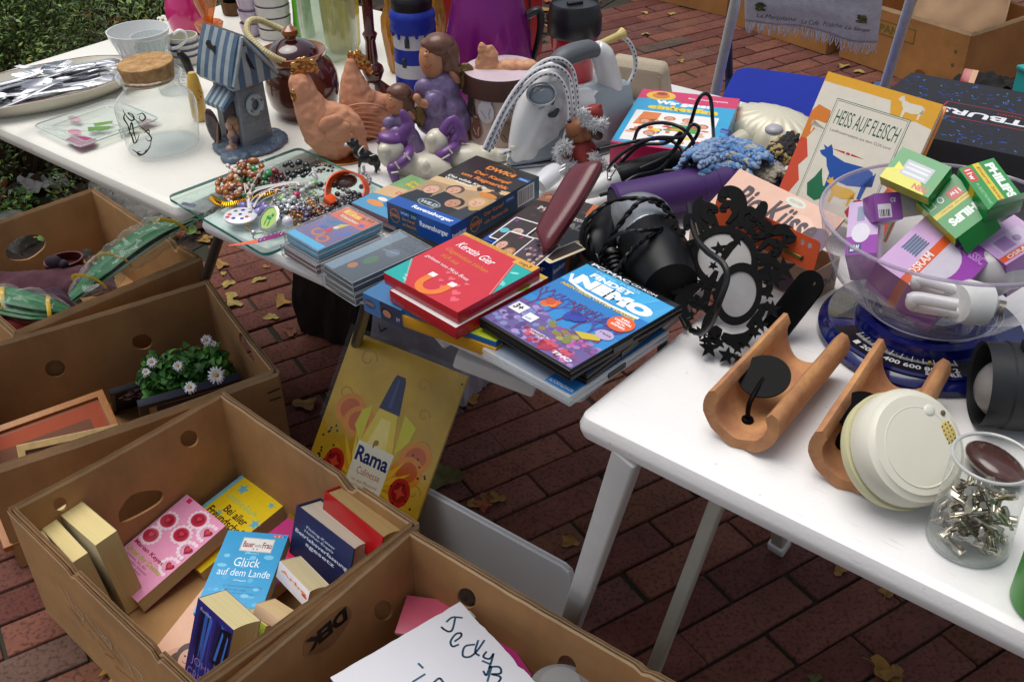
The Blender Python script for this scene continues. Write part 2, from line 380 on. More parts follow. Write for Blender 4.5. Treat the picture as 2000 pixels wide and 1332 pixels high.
# border stones
def rock(c,s,seed,label,rz=0):
    o=B().ell((0,0,0),1,n=40,m=26).obj('border_stone',M('granite','77756f',.85,noise=(55,.45),bump=(90,.8)));me=o.data
    for v in me.vertices:
        d=v.co.normalized();q=Vector([math.copysign(abs(x)**.6,x) for x in d]);f=1+.25*mnoise.noise(d*1.3+Vector((seed,0,0)))+.07*mnoise.noise(d*5+Vector((seed,0,0)))
        v.co=Vector((q.x*s[0]*f,q.y*s[1]*f,q.z*s[2]*f))
    o.location=c;o.rotation_euler=(0,0,rz);tag(o,label,'stone');return o
rock(W(262,400,.03)+Vector((0.02,.0,0)),(.17,.1,.07),3,'flat grey granite border stone seen under the corner of the far table',TU+.1)
rock(W(45,478,.02)+Vector((-.04,.06,0)),(.08,.06,.05),9,'rounded grey border stone seen through the oval hand hole of a carton',TU)
rock(W(150,470,.02)+Vector((0.02,.0,0)),(.08,.06,.06),5,'grey border stone behind the right end of a carton hand hole',TU+.5)
# shrubs behind the left table
def shrub(c,r,n,label,seed,flowers=()):
    t=thing('shrub',label,'shrub',c,group='dark green shrubs in the planting bed');rd=random.Random(seed);b=B();st=B()
    cl=[]
    for k in range(60):
        a=rd.uniform(0,6.3);e=rd.uniform(.0,1.0)**.7*1.5;q=rd.uniform(.55,.95)
        cl.append(Vector((cos(a)*cos(e)*r[0]*q,sin(a)*cos(e)*r[1]*q,sin(e)*r[2]*q+.04)))
        st.tube([(0,0,0),cl[-1]*.5+Vector((0,0,.05)),cl[-1]],[.008,.005,.002],n=5,smooth=3)
    for k in range(n):
        cc=rd.choice(cl);d=Vector((rd.gauss(0,1),rd.gauss(0,1),rd.gauss(0,.8)));d.normalize();rad=rd.uniform(.35,1)**.5*r[0]*.24
        p=cc + d*rad;b.m=rd.choice([0,0,1,1,2,3]) if rd.random() > .012 else 4
        L=rd.uniform(.012,.024)
        add_leaf(b,L,L*.17,-.15,.3,Matrix.Translation(p) @ rot((rd.uniform(-1,1),rd.uniform(-1.2,.3),atan2(d.y,d.x)+rd.uniform(-.7,.7))),2)
    b.obj('foliage',[M('shrub leaf','6c8440',.6,noise=(15,.4)),M('shrub leaf','4c6430',.6,noise=(15,.4)),M('shrub leaf','86a04c',.6,noise=(15,.4)),M('shrub leaf','36441f',.65,noise=(15,.4)),M('shrub leaf','a08038',.6)],t)
    st.obj('branch',M('twig','4a3626',.8),t)
    for p in flowers:
        fb=B();q=Vector(p)-Vector(c)
        d=(Vector((0,0,HC))-Vector(p)).normalized();R=Matrix.Translation(q) @ (d*.5+Vector((0,0,.5))).to_track_quat('Z','Y').to_matrix().to_4x4()
        for i in range(5):
            a=i*2*pi/5;fb.T=R;fb.ell((cos(a)*.011,sin(a)*.011,.001),(.0085,.0075,.0015),n=8,m=5)
        fb.m=1;fb.ell((0,0,.002),(.005,.005,.003),n=8,m=5);fb.obj('flower',[M('petal','e8e8da',.6),M('stamen','b9a040',.7)],t)
    return t
shrub(Vector((-1.5,3.0,0)),(.62,.55,.66),26000,'dark shrub with white flowers behind the cutlery platter',1,[W(22,42,.5),W(6,45,.5),W(318,40,.45)])
shrub(Vector((-2.3,3.3,0)),(.7,.6,.6),14000,'dark shrub at the far left edge beyond the cutlery platter',2)
shrub(Vector((-1.35,4.0,0)),(.75,.65,.6),18000,'dark shrub farther back behind the white cup',3)
shrub(Vector((-2.3,4.6,0)),(.9,.8,.7),12000,'dark shrub at the very back of the bed in the top left corner',4)
t=B();p=W(114,347,.05)
fl=thing('fallen_flower','small white flower lying on the dark soil under the far table','flower',p);fb=B()
for i in range(5):fb.ell((cos(i*1.257)*.011,sin(i*1.257)*.011,.004),(.009,.008,.002),n=8,m=5)
fb.m=1;fb.ell((0,0,.005),(.004,.004,.003),n=8,m=5);fb.obj('petals',[M('petal','e8e8da',.6),M('stamen','b9a040',.7)],fl)
# crumpled tissue on the soil
b=B();p=W(85,365,.03);rr=random.Random(4)
b.grid(14,10,lambda u,v:p+Vector(((u-.5)*.16,(v-.5)*.12*(1.2-u),.035*abs(mnoise.noise(Vector((u*6,v*6,3))))*1.6)))
tag(b.obj('crumpled_tissue',M('tissue','b9b6ac',.8,bump=(60,.6)),ang=20),'crumpled off-white tissue lying on the soil below the far table','tissue')
# fallen leaves on the paving
rnd=random.Random(21)
def fallen(px,py,s,ci,z=.002,label=None,dx=0):
    p=W(px,py,z);b=B();n=9;base=rnd.uniform(0,6.3);pts=[]
    b.m=0;a0=rnd.uniform(0,6.3);rows=[]
    for j in range(4):
        rr=s*(j/3)
        for i in range(14):
            a=2*pi*i/14;lo=1+.28*cos(3*a+a0)*(j/3)+.12*sin(9*a+a0)*(j/3);e=.62+.38*abs(cos(a))
            x,y=rr*cos(a)*lo,rr*sin(a)*lo*e;zz=.35*s*(j/3)**2*mnoise.noise(Vector((x/s*1.1,y/s*1.1,base)))+.1*s+.18*s*(j/3)**2*(cos(a*2+a0)+.8)*.7
            pts.append(Vector((x,y,max(.0008,zz))))
    fs=[(j*14+i,j*14+(i+1) % 14,(j+1)*14+(i+1) % 14,(j+1)*14+i) for j in range(3) for i in range(14)]
    b.add(pts,fs);b.tube([(s*.1,0,.1*s),(s*1.0,s*.1,.1*s),(s*1.6,s*.35,.12*s)],.0008,n=5,smooth=3)
    o=b.obj('fallen_leaf',LEAFM[ci],mw=Matrix.Translation(p) @ rot((0,0,rnd.uniform(0,6.3))))
    tag(o,label or {0:'curled ochre leaf lying on the red brick paving',1:'pale yellow-green dry leaf lying on the red brick paving',2:'brown dry leaf lying on the red brick paving',3:'dull olive leaf lying on the brick paving',4:'rust coloured leaf on the paving'}[ci],'leaf','fallen leaves on the paving');return o
for px,py,s,ci in [(445,556,.022,1),(452,579,.024,1),(455,595,.026,1),(432,518,.026,0),(437,535,.012,1),(505,547,.022,1),(519,521,.012,0),(552,592,.03,0),(530,620,.022,1),(568,650,.022,2),(598,790,.034,0),(405,465,.02,0),(925,720,.024,0),(928,740,.02,0),(922,780,.024,0),(935,705,.018,2),(950,975,.02,2),(925,985,.018,0),(970,975,.022,0),(945,990,.02,4),(1115,772,.02,0),(1112,1060,.02,0),(1640,1112,.02,0),(1735,1155,.02,0),(1728,1310,.03,0),(1745,1318,.024,0),(1590,1325,.014,3),(1260,26,.02,1),(1310,28,.02,1),(1262,68,.022,1),(1196,116,.022,1),(1330,120,.022,0),(1646,130,.03,1),(1677,141,.024,1),(225,1305,.03,0),(232,1320,.02,0),(30,1012,.02,1),(400,470,.02,0),(385,455,.016,2),(645,655,.014,2),(1640,1108,.012,2),(495,1250,.01,0),(1030,1250,.01,2),(1325,108,.012,2),(1565,20,.02,1)]:
    fallen(px,py,s*.8,ci)
fallen(857,930,.042,3,label='large grey-green leaf on the bricks right of the yellow tin sign')
# ================================================================== tables
def onp(px,py,mw):                                           # picture point -> local x,y on the z=0 plane of a frame
    inv=mw.inverted();o=inv @ Vector((0,0,HC));d=inv.to_3x3() @ ray(px,py);t=-o.z/d.z;p=o+d*t;return (p.x,p.y)
def speckle(m,seed):
    n=m.node_tree;b=n.nodes['Principled BSDF'];src=b.inputs['Base Color'].links[0].from_socket
    tc=n.nodes.new('ShaderNodeTexCoord');v=n.nodes.new('ShaderNodeTexVoronoi');v.inputs['Scale'].default_value=33;v.inputs['Randomness'].default_value=1;n.links.new(tc.outputs['Object'],v.inputs['Vector'])
    mp=n.nodes.new('ShaderNodeMapping');mp.inputs['Scale'].default_value=(18,260,1);mp.inputs['Rotation'].default_value=(0,0,.9+seed)
    w_=n.nodes.new('ShaderNodeTexNoise');w_.inputs['Scale'].default_value=1.6;w_.inputs['Detail'].default_value=1;n.links.new(tc.outputs['Object'],mp.inputs[0]);n.links.new(mp.outputs[0],w_.inputs[0])
    r1=n.nodes.new('ShaderNodeMapRange');r1.inputs[1].default_value=.03;r1.inputs[2].default_value=.07;r1.inputs[3].default_value=.8;r1.inputs[4].default_value=1;n.links.new(v.outputs['Distance'],r1.inputs[0])
    r2=n.nodes.new('ShaderNodeMapRange');r2.inputs[1].default_value=.72;r2.inputs[2].default_value=.76;r2.inputs[3].default_value=1;r2.inputs[4].default_value=.86;n.links.new(w_.outputs['Fac'],r2.inputs[0])
    a=n.nodes.new('ShaderNodeMath');a.operation='MULTIPLY';n.links.new(r1.outputs[0],a.inputs[0]);n.links.new(r2.outputs[0],a.inputs[1])
    mx=n.nodes.new('ShaderNodeMix');mx.data_type='RGBA';mx.blend_type='MULTIPLY';mx.inputs[0].default_value=1;n.links.new(src,mx.inputs[6]);n.links.new(a.outputs[0],mx.inputs[7]);n.links.new(mx.outputs[2],b.inputs['Base Color']);return m
WHITE=M('white plastic','dddbd8',.32,noise=(7,.05),bump=(260,.12));CREAM=M('cream plastic','e2dfd4',.35,noise=(6,.05),bump=(260,.12))
speckle(WHITE,0);speckle(CREAM,1)
def table(label,mw,L,D,th,mat,seed,r_=.02):
    t=thing('trestle_table',label,'table',mw=mw);b=B();b.T=Matrix.Translation((L/2,D/2,TZ-th))
    b.box(L,D,th,bev=th*.42);o=b.obj('table_top',mat,t)
    return t
mwA=Matrix.Translation(tp(-.80,0,0)) @ rot((0,0,TU));mwB=Matrix.Translation(tp(0,0,0)) @ rot((0,0,TU))
cang=radians(-40.4);c0=W(1122,806);c0.z=0
mwC=Matrix.Translation(c0) @ rot((0,0,cang))
tabA=table('cream white folding table at the far left holding crockery and the glass board',mwA,.752,.86,.03,CREAM,1)
tabB=table('white folding table in the middle with cassettes and game boxes along its edge',mwB,.675,.86,.026,WHITE,2)
tabC=table('white folding table nearest the camera with the terracotta holders on it',mwC,1.25,1.12,.036,WHITE,3)
METAL=M('grey metal','5c615f',.35,.6,noise=(20,.1));LEGW=M('painted bar','c9c9c4',.45,noise=(12,.08),bump=(150,.1))
def leg(tab,a,b,w_,d,mat,round_=False,name='leg',foot=False):
    inv=tab.matrix_world.inverted() if tab.matrix_world != Matrix() else Matrix();bb=B();a=inv @ Vector(a);b=inv @ Vector(b)
    if round_:bb.tube([a,b],w_/2,n=14)
    else:bb.bar(a,b,w_,d,upv=(0,1,0),bev=.004)
    o=bb.obj(name,mat,tab)
    if foot:
        f=B();q=(b-a).normalized();f.bar(b-q*.03,b+q*.004,w_*1.35,d*1.35,upv=(0,1,0),bev=.004);f.obj('foot_cap',M('foot cap','d8d6d0',.4),o)
    return o
bpy.context.view_layer.update()
# table C trestle
leg(tabC,W(1228,885,.70),W(1104,1250,.01),.032,.022,LEGW)
p1=W(1400,985,.40);p0=W(1275,1312,.01);leg(tabC,p0 + (p1-p0)*1.75,p0,.022,.02,M('painted bar','b9b4a4',.5,noise=(12,.1)))
pf=W(1522,1066,.012);leg(tabC,pf+Vector((-.16,-.34,.685)),pf,.024,.024,M('painted bar','b9b4a4',.5,noise=(12,.1)),foot=True)
leg(tabC,mwC @ Vector((1.2,.1,.7)),mwC @ Vector((1.2,.5,.01)),.03,.03,LEGW);leg(tabC,mwC @ Vector((1.2,1.0,.7)),mwC @ Vector((1.2,.6,.01)),.03,.03,LEGW)
leg(tabC,mwC @ Vector((.10,1.0,.7)),mwC @ Vector((.14,1.05,.01)),.03,.03,LEGW)
q1_,q0_=W(428,462,.42),W(392,575,.08);leg(tabB,q0_+(q1_-q0_)*1.8,q0_+(q0_-q1_)*.2,.022,.022,METAL,True)
q1_,q0_=W(712,612,.5),W(690,690,.25);leg(tabB,q0_+(q1_-q0_)*1.78,q0_+(q0_-q1_)*.9,.02,.02,METAL,True)
leg(tabB,W(868,655,.70),W(838,735,.22)*2-W(868,655,.70)*1+Vector((0,0,.28)),.03,.02,LEGW)
leg(tabB,W(893,692,.69),W(1050,752,.66),.022,.03,LEGW,name='crossbar')
leg(tabB,tp(.3,.8,.7),tp(.32,.83,.01),.022,.022,METAL,True);leg(tabB,tp(.6,.8,.7),tp(.62,.83,.01),.022,.022,METAL,True)
for u_,v_ in ((-.45,.8),(-.3,.8),(-.5,.72)):leg(tabA,tp(u_,v_,.7),tp(u_+.03,v_+(.04 if v_ > .7 else -.04),.01),.022,.022,METAL,True)
# ================================================================== cartons
def card_mat(name,col):
    m=M(name,col,.85,noise=(5,.3),bump=(22,.55));n=m.node_tree;b=n.nodes['Principled BSDF'];src=b.inputs['Base Color'].links[0].from_socket
    if 'flute' in n.nodes:return m
    tc=n.nodes.new('ShaderNodeTexCoord');t=n.nodes.new('ShaderNodeTexNoise');t.name='flute';t.inputs['Scale'].default_value=1;t.inputs['Detail'].default_value=6;t.inputs['Roughness'].default_value=.7
    mp=n.nodes.new('ShaderNodeMapping');mp.inputs['Scale'].default_value=(120,120,7);n.links.new(tc.outputs['Object'],mp.inputs[0]);n.links.new(mp.outputs[0],t.inputs[0])
    r=n.nodes.new('ShaderNodeMapRange');r.inputs[1].default_value=.35;r.inputs[2].default_value=.65;r.inputs[3].default_value=.965;r.inputs[4].default_value=1.02;n.links.new(t.outputs['Fac'],r.inputs[0])
    mx=n.nodes.new('ShaderNodeMix');mx.data_type='RGBA';mx.blend_type='MULTIPLY';mx.inputs[0].default_value=1;n.links.new(src,mx.inputs[6]);n.links.new(r.outputs[0],mx.inputs[7]);n.links.new(mx.outputs[2],b.inputs['Base Color'])
    return m
CARD=card_mat('cardboard','b08655');CARDL=card_mat('cardboard edge','d6b68c');CARD2=card_mat('cardboard','a4784a');CARDD=card_mat('cardboard dark','86603c')
HOLEM=M('shadowed cardboard','3a2718',.9)
def wall(t,mw_box,a,b,z,H,th,holes,notches,mats,seed,dbl=True,name='side_panel',dip=0.):
    """wall from local a to b (xy), height H; holes are picture polygons on its inner face"""
    a=Vector((a[0],a[1],z));b=Vector((b[0],b[1],z));x=(b-a);L=x.length;x.normalize();nrm=x.cross(Vector((0,0,1)))  # outward
    y=Vector((0,0,1));Mx=Matrix(((x.x,y.x,nrm.x,a.x),(x.y,y.y,nrm.y,a.y),(x.z,y.z,nrm.z,a.z),(0,0,0,1)))
    wm=mw_box @ Mx;rd=random.Random(seed)
    hs=[]
    for hp in holes:
        q=[onp(px,py,wm) for px,py in hp];ch=catmull([(p[0],p[1],0) for p in q],3,True);hs.append([(p.x,p.y) for p in ch])
    N=40;ph=rd.uniform(0,9);tops=[]
    for i in range(N+1):
        s=i/N;zz=H - .0015*abs(mnoise.noise(Vector((s*9,ph,0))))*2 - dip*sin(pi*s)
        for n0,n1,dd in notches:
            if n0 < s < n1:zz -= dd*sin(pi*(s-n0)/(n1-n0))**.5
        tops.append((s*L,zz))
    rimh=.007;bb=B()
    out=[(0,0),(L,0)]+[(xx,zz-rimh) for xx,zz in reversed(tops)]
    bb.T=Mx;bb.m=0;bb.mesh(plate(out,hs,th-.0004))
    # corrugated rim: two liners and the fluting between
    m=int(L/.0033);bb.m=1
    def top(s):
        i=min(int(s/L*N),N-1);f=s/L*N-i;return tops[i][1]*(1-f)+tops[i+1][1]*f
    for zf in (0.0002,th-.0002):
        bb.grid(N,1,lambda u,v:Vector((u*L,top(u*L)-rimh*(1-v),zf)))
    bb.m=1;bb.grid(m*2,1,lambda u,v:Vector((u*L,top(u*L)-.0008-rimh*(1-v)*.95,(.0004+.0006 if int(round(u*m*2)) % 2 else th-.001))))
    o=bb.obj(name,mats,t,ang=30)
    return o,wm
def carton(label,mw,L,Wd,H,walls,mats=None,seed=0,th=.0055,group=None,base=True):
    mats=mats or [CARD,CARDL]
    t=thing('cardboard_box',label,'box',mw=mw,group=group);rd=random.Random(seed)
    cs={'f':((0,0),(L,0)),'r':((L,0),(L,Wd)),'b':((L,Wd),(0,Wd)),'l':((0,Wd),(0,0))};res={}
    for k,(a,b) in cs.items():
        wd=walls.get(k,{})
        res[k]=wall(t,mw,a,b,0,H+wd.get('dh',0),th,wd.get('holes',()),wd.get('notch',()),mats,seed*7+ord(k),dip=wd.get('dip',0))
        # outer sleeve of the double wall
        a3,b3=Vector(a),Vector(b);x=(b3-a3).normalized();n2=Vector((x.y,-x.x));g=.0085
        wall(t,mw,a3+n2*g-x*g,b3+n2*g+x*g,.002,H-.005+wd.get('dh',0),.004,wd.get('oholes',wd.get('holes',())),wd.get('notch',()),mats,seed*7+ord(k)+3,name='outer_panel',dip=wd.get('dip',0)*1.1)
    b=B();b.box(L,Wd,.004,c=(L/2,Wd/2,.002));b.obj('bottom_panel',mats[0],t)
    # creases in the corners
    return t,res
def pell(cx,cy,rx,ry,a=0):return [(cx+rx*cos(q)*cos(a)-ry*sin(q)*sin(a),cy+rx*cos(q)*sin(a)+ry*sin(q)*cos(a)) for q in [2*pi*i/10 for i in range(10)]]
# book carton (box 3): x from back-left corner ... frame: origin F(front), x F->R?  use LB,TB,R,F
H3=.253
LB,TB,R3=W(25,985,H3),W(430,770,H3),W(800,1020,H3)
for v_ in (LB,TB,R3):v_.z=0
x3=(R3-TB).normalized();y3=Vector((-x3.y,x3.x,0));L3=(R3-TB).length;D3=.398
o3=TB - y3*D3
mw3=Matrix(((x3.x,y3.x,0,o3.x),(x3.y,y3.y,0,o3.y),(0,0,1,0),(0,0,0,1)))
box3,w3=carton('open banana carton full of paperback books in the foreground',mw3,L3,D3,H3,{
    'l':dict(holes=[pell(370,857,18,17),[(233,1012),(233,998),(258,966),(300,957),(318,962),(316,978),(288,998),(240,1021)],pell(118,985,14,14)],dip=.004),
    'b':dict(notch=[(.26,.33,.018)],dip=.003),'f':dict(notch=[(.36,.40,.01),(.8,.85,.014)],dip=.004),'r':dict(dip=.004)},seed=3)
# box 2
H2=.235;T2,R2=W(400,550,H2),W(530,722,H2);T2.z=R2.z=0
x2=(R2-T2).normalized();y2=Vector((-x2.y,x2.x,0));D2=.52;L2=(R2-T2).length;o2=T2-y2*D2
# frame: x along T->R (right wall is y=D side); so wall 'b' is the T-R side, 'l' is the back
mw2=Matrix(((x2.x,y2.x,0,o2.x),(x2.y,y2.y,0,o2.y),(0,0,1,0),(0,0,0,1)))
box2,w2=carton('open carton with picture frames and a daisy garland inside',mw2,L2,D2,H2,{
    'l':dict(holes=[pell(108,720,20,17),pell(278,668,20,15)],dip=.003),
    'b':dict(holes=[[(468,650),(476,655),(492,690),(497,705),(490,706),(478,690),(468,665)]],dip=.006),'r':dict(dip=.005)},seed=5,mats=[CARD2,CARDL])
strokes_green=[[(523,768),(546,758)],[(528,782),(548,775)]]
# box 1
H1=.235;T1,R1=W(178,370,H1),W(380,500,H1);T1.z=R1.z=0
x1=(R1-T1).normalized();y1=Vector((-x1.y,x1.x,0));L1=(R1-T1).length;D1=.42;o1=T1-y1*D1
mw1=Matrix(((x1.x,y1.x,0,o1.x),(x1.y,y1.y,0,o1.y),(0,0,1,0),(0,0,0,1)))
box1,w1=carton('open carton at the left holding clothes and green plastic wrapped packets',mw1,L1,D1,H1,{
    'l':dict(holes=[[(12,490),(30,468),(55,459),(80,461),(89,472),(84,487),(55,507),(20,507)],pell(168,500,17,14,-.2)]),
    'b':dict(notch=[(.16,.22,.02)],dip=.004)},seed=8,mats=[CARD,CARDL])
# box 4
H4=.25;T4,R4=W(800,1040,H4),W(1300,1332,H4);T4.z=R4.z=0
x4=(R4-T4).normalized();y4=Vector((-x4.y,x4.x,0));L4=.52;D4=.40;o4=T4-y4*D4
mw4=Matrix(((x4.x,y4.x,0,o4.x),(x4.y,y4.y,0,o4.y),(0,0,1,0),(0,0,0,1)))
box4,w4=carton('worn carton at the bottom edge holding a hand-lettered white lid',mw4,L4,D4,H4,{
    'l':dict(holes=[pell(749,1192,18,20)],dip=.003),'b':dict(holes=[pell(911,1168,17,21,-.5),pell(1107,1300,17,22,-.5)],notch=[(.15,.2,.006)],dip=.003)},seed=12,mats=[CARD2,CARDL])
wmG=mw2 @ Matrix(((0,0,1,L2+.0128),(1,0,0,0),(0,1,0,0),(0,0,0,1)))
LATER=(box2,mw2.inverted() @ wmG,wmG)
# lettering seen in the hand hole of box 4
wm=w4['l'][1]
fl=[onp(px,py,wm) for px,py in [(592,1275),(600,1240),(665,1186),(684,1190),(682,1212),(645,1262),(600,1280)]]
b=B();b.T=wm @ Matrix();b.T=mw4.inverted() @ wm;b.m=0;cf=catmull([(x,y,0) for x,y in fl],3,True);b.prism([(p.x,p.y) for p in cf],-.0008,-.0003)
b.obj('hand_hole_flap',M('flap','8a5f3a',.85,noise=(20,.2)),box4)
def strokes(parent,mw_local,pix_lines,wm_world,width,col,z=-.0012,name='lettering',rough=.6):
    b=B();b.T=mw_local
    for ln in pix_lines:
        q=catmull([(*onp(px,py,wm_world),0) for px,py in ln],4) if len(ln) > 2 else [Vector((*onp(px,py,wm_world),0)) for px,py in ln]
        for i in range(len(q)-1):
            t_=(q[i+1]-q[i]);
            if t_.length < 1e-7:continue
            t_=t_.normalized();n_2=Vector((-t_.y,t_.x,0))*width/2;e_=t_*width*.2
            b.add([(*(q[i]-n_2-e_).xy,z),(*(q[i+1]-n_2+e_).xy,z),(*(q[i+1]+n_2+e_).xy,z),(*(q[i]+n_2-e_).xy,z)],[(0,1,2,3)])
    return b.obj(name,M('marker',col,rough),parent,flatshade=True)
bl4=mw4.inverted() @ wm
LETB4=True
for sg_ in strokes_green:strokes(LATER[0],LATER[1],[sg_],LATER[2],.004,'1c3c28',z=.0006,name='printed_bar')
# chalky scribble and print on the outer left wall of box 3
wmF=mw3 @ Matrix(((1,0,0,0),(0,0,1,0-.0132),(0,1,0,0),(0,0,0,1)))
wmF=mw3 @ Matrix(((1,0,0,0),(0,0,-1,-.0128),(0,1,0,0),(0,0,0,1)))
for nm,lns,wd,col in (('chalk_scribble',[[(118,1148),(140,1186)],[(128,1150),(146,1190)],[(146,1182),(160,1196),(163,1210),(150,1192)],[(168,1200),(190,1232),(218,1262)],[(192,1228),(200,1236),(218,1268)],[(200,1240),(214,1250),(219,1266)],[(226,1260),(258,1310)],[(238,1274),(250,1292),(262,1322)],[(252,1290),(275,1316),(280,1330)],[(262,1300),(282,1322)]],.0016,'c9c0b0'),
    ('printed_lettering',[[(136,1185),(158,1210)],[(150,1203),(162,1222)],[(172,1228),(185,1248)],[(190,1250),(205,1268)],[(205,1275),(222,1285)],[(160,1200),(240,1300)],[(225,1300),(262,1330)]],.0012,'2e2219')):
    strokes(box3,mw3.inverted() @ wmF,lns,wmF,wd,col,z=.0006,name=nm)
# ================================================================== helpers for books and boxes
def quad(tl,tr,zt,bl,w_=None,h_=None,zmin=None):
    """frame of a rectangle: top corners in the picture at height zt, one lower-left picture point; solved for a right angle"""
    A=W(*tl,zt);Bp=W(*tr,zt);x=Bp-A;L=x.length;x.normalize();d=ray(*bl);C=Vector((0,0,HC))
    P=C + d*((A-C).dot(x)/d.dot(x));y=A-P;h=y.length;y.normalize()
    w_=w_ or L;h_=h_ or h
    if zmin is not None and y.z > .05:h_=min(h_,(zt-zmin)/y.z)
    z=x.cross(y);o=A - y*h_
    return Matrix(((x.x,y.x,z.x,o.x),(x.y,y.y,z.y,o.y),(x.z,y.z,z.z,o.z),(0,0,0,1))),w_,h_
def pages_mat(col='d9cba4',ax=2):
    k=('pages',col,ax)
    if k in _mc:return _mc[k]
    m=M('pages',col,.8);m=m.copy();n=m.node_tree;b=n.nodes['Principled BSDF']
    tc=n.nodes.new('ShaderNodeTexCoord');mp=n.nodes.new('ShaderNodeMapping');s=[6,6,6];s[ax]=1400;mp.inputs['Scale'].default_value=s
    t=n.nodes.new('ShaderNodeTexNoise');t.inputs['Scale'].default_value=1;t.inputs['Detail'].default_value=2
    n.links.new(tc.outputs['Object'],mp.inputs[0]);n.links.new(mp.outputs[0],t.inputs[0]);r=n.nodes.new('ShaderNodeValToRGB');L=lin(col)
    r.color_ramp.elements[0].position=.3;r.color_ramp.elements[0].color=(*[x*.8 for x in L],1);r.color_ramp.elements[1].position=.6;r.color_ramp.elements[1].color=(*L,1)
    n.links.new(t.outputs['Fac'],r.inputs[0]);n.links.new(r.outputs[0],b.inputs['Base Color']);_mc[k]=m;return m
def book(label,fr,t,col,items=(),pcol='d9cba4',hard=False,spine='L',cat='book',name='book',rough=.3,backcol=None,group=None,curve=0.):
    mw,w_,h_=fr;e=thing(name,label,cat,mw=mw,group=group);ct=.0028 if hard else .0005;ov=.0035 if hard else .0003
    c=B();cm=M('cover',col,rough,noise=(40,.07));bev=.0008 if hard else .0002
    c.box(w_,h_,ct,c=(w_/2,h_/2,-ct),bev=bev);c.box(w_,h_,ct,c=(w_/2,h_/2,-t),bev=bev)
    sx=.0 if spine == 'L' else w_
    sg=1 if spine == 'L' else -1
    c.box(ct,h_,t-2*ct-.0004,c=(sx+sg*ct/2,h_/2,-t+ct+.0002))
    c.obj('cover',cm,e)
    p=B();x0=ov if spine == 'R' else ct+.0006;x1=w_-ct-.0006 if spine == 'R' else w_-ov
    nseg=10                                                   # page block with a slightly curved fore edge
    z0,z1=-t+ct+.0002,-ct-.0002
    def fx(k):q=(k/nseg*2-1);return curve*(1-q*q)
    vs=[];fs=[]
    for yv in (ov,h_-ov):
        for k in range(nseg+1):
            zz=z0+(z1-z0)*k/nseg
            vs.append((x0+(fx(k) if spine == 'R' else 0),yv,zz));vs.append((x1-(fx(k) if spine == 'L' else 0),yv,zz))
    n2=2*(nseg+1)
    for k in range(nseg):
        a=2*k;fs+=[(a,a+1,a+3,a+2),(n2+a,n2+a+2,n2+a+3,n2+a+1),(a,a+2,n2+a+2,n2+a),(a+1,n2+a+1,n2+a+3,a+3)]
    fs+=[(0,n2,n2+1,1),(n2-2,n2-1,2*n2-1,2*n2-2)]
    p.add(vs,fs);p.obj('pages',pages_mat(pcol),e,flatshade=True)
    if items:art(e,w_,h_,items,0.0001,rough=rough)
    return e
# ------------------------------------------------------------------ books in the carton
def heart(cx,cy,r,asp):return [(cx+r*1.0*(16*sin(t)**3)/17,cy+r*asp*(13*cos(t)-5*cos(2*t)-2*cos(3*t)-cos(4*t))/17) for t in [2*pi*i/18 for i in range(18)]]
it=[('r',0,0,1,1,'e99cc0'),('r',.1,.94,.19,.99,'d4285e')]
for cx,cy in ((.17,.70),(.57,.885),(.98,.84),(.57,.68),(.98,.61),(.17,.50),(.15,.06),(.97,.40)):
    if cx > .9:cx=.885
    for n_s in range(14):
        a=n_s*2*pi/14;it.append(('e',cx+.155*cos(a),cy+.085*sin(a),.035,.02,'f3dce6'))
    it+=[('e',cx,cy,.16,.088,'f0d2e0'),('e',cx,cy,.14,.075,'c9506e'),('e',cx,cy-.004,.12,.064,'b01c3c'),('p',heart(cx,cy+.002,.085,.62),'8e1230'),('p',heart(cx-.01,cy+.008,.05,.62),'cc3a4c')]
it=[i for i in it if not (i[0] == 'e' and abs(i[1]-.885) < .2 and i[2] < .3)]
it+=[('t','Marian Keyes',.05,.345,.72,.055,'9b1e4c',0,.02),('t','Unter der Decke',.03,.272,.84,.055,'a9b42a',0,.015),('t','Stilettos, Sin, das',.12,.235,.5,.028,'5b3050',0),('t','Schokoladfras, Schweizer',.1,.2,.62,.028,'5b3050'),('t','die Kunst, Babys',.14,.165,.5,.028,'5b3050'),('t','in Zwischenfälle',.12,.13,.5,.028,'5b3050')]
it=[('r',0,0,1,1,'e99cc0')] + [q for q in it[1:] if not (q[0] == 'e' and (q[1]+q[3] > 1.0 or q[1]-q[3] < 0 or q[2]-q[4] < 0 or q[2]+q[4] > 1)) or q[0] in 'tr']
book('pink paperback with six red heart sweets on its cover, lying in the book carton',quad((365,965),(445,1030),.085,(188,1113),w_=.125,h_=.195),.03,'e99cc0',it,pcol='d2c294')
book('yellow paperback with a light blue spine and turquoise stars, flat in the carton',quad((474,926),(553,988),.062,(314,1050),h_=.19),.032,'f2d21e',
     [('r',0,0,1,1,'f0d020'),('r',0,0,.07,1,'7cc4d6'),('s',.25,.88,.11,'6bbccb'),('s',.85,.93,.06,'6bbccb'),('s',.93,.68,.1,'6bbccb'),('s',.1,.42,.08,'6bbccb'),('s',.32,.55,.06,'6bbccb'),('s',.68,.36,.09,'6bbccb'),
      ('t','Leonie Bach',.15,.72,.66,.07,'8fcf7e'),('t','Bei aller',.32,.585,.5,.09,'3a2a18',0,.02),('t','Freundschaft',.12,.47,.84,.1,'3a2a18',0,.02)],pcol='cdbb90')
pc=[('r',0,0,1,1,'3a9fd2')]
rnd=random.Random(5)
for k in range(26):pc.append(('e',rnd.uniform(.08,.92),rnd.choice([rnd.uniform(.3,.95),rnd.uniform(.05,.3)]),rnd.uniform(.04,.08),rnd.uniform(.012,.03),rnd.choice(['5cb4de','7cc6e6','4aa8d6'])))
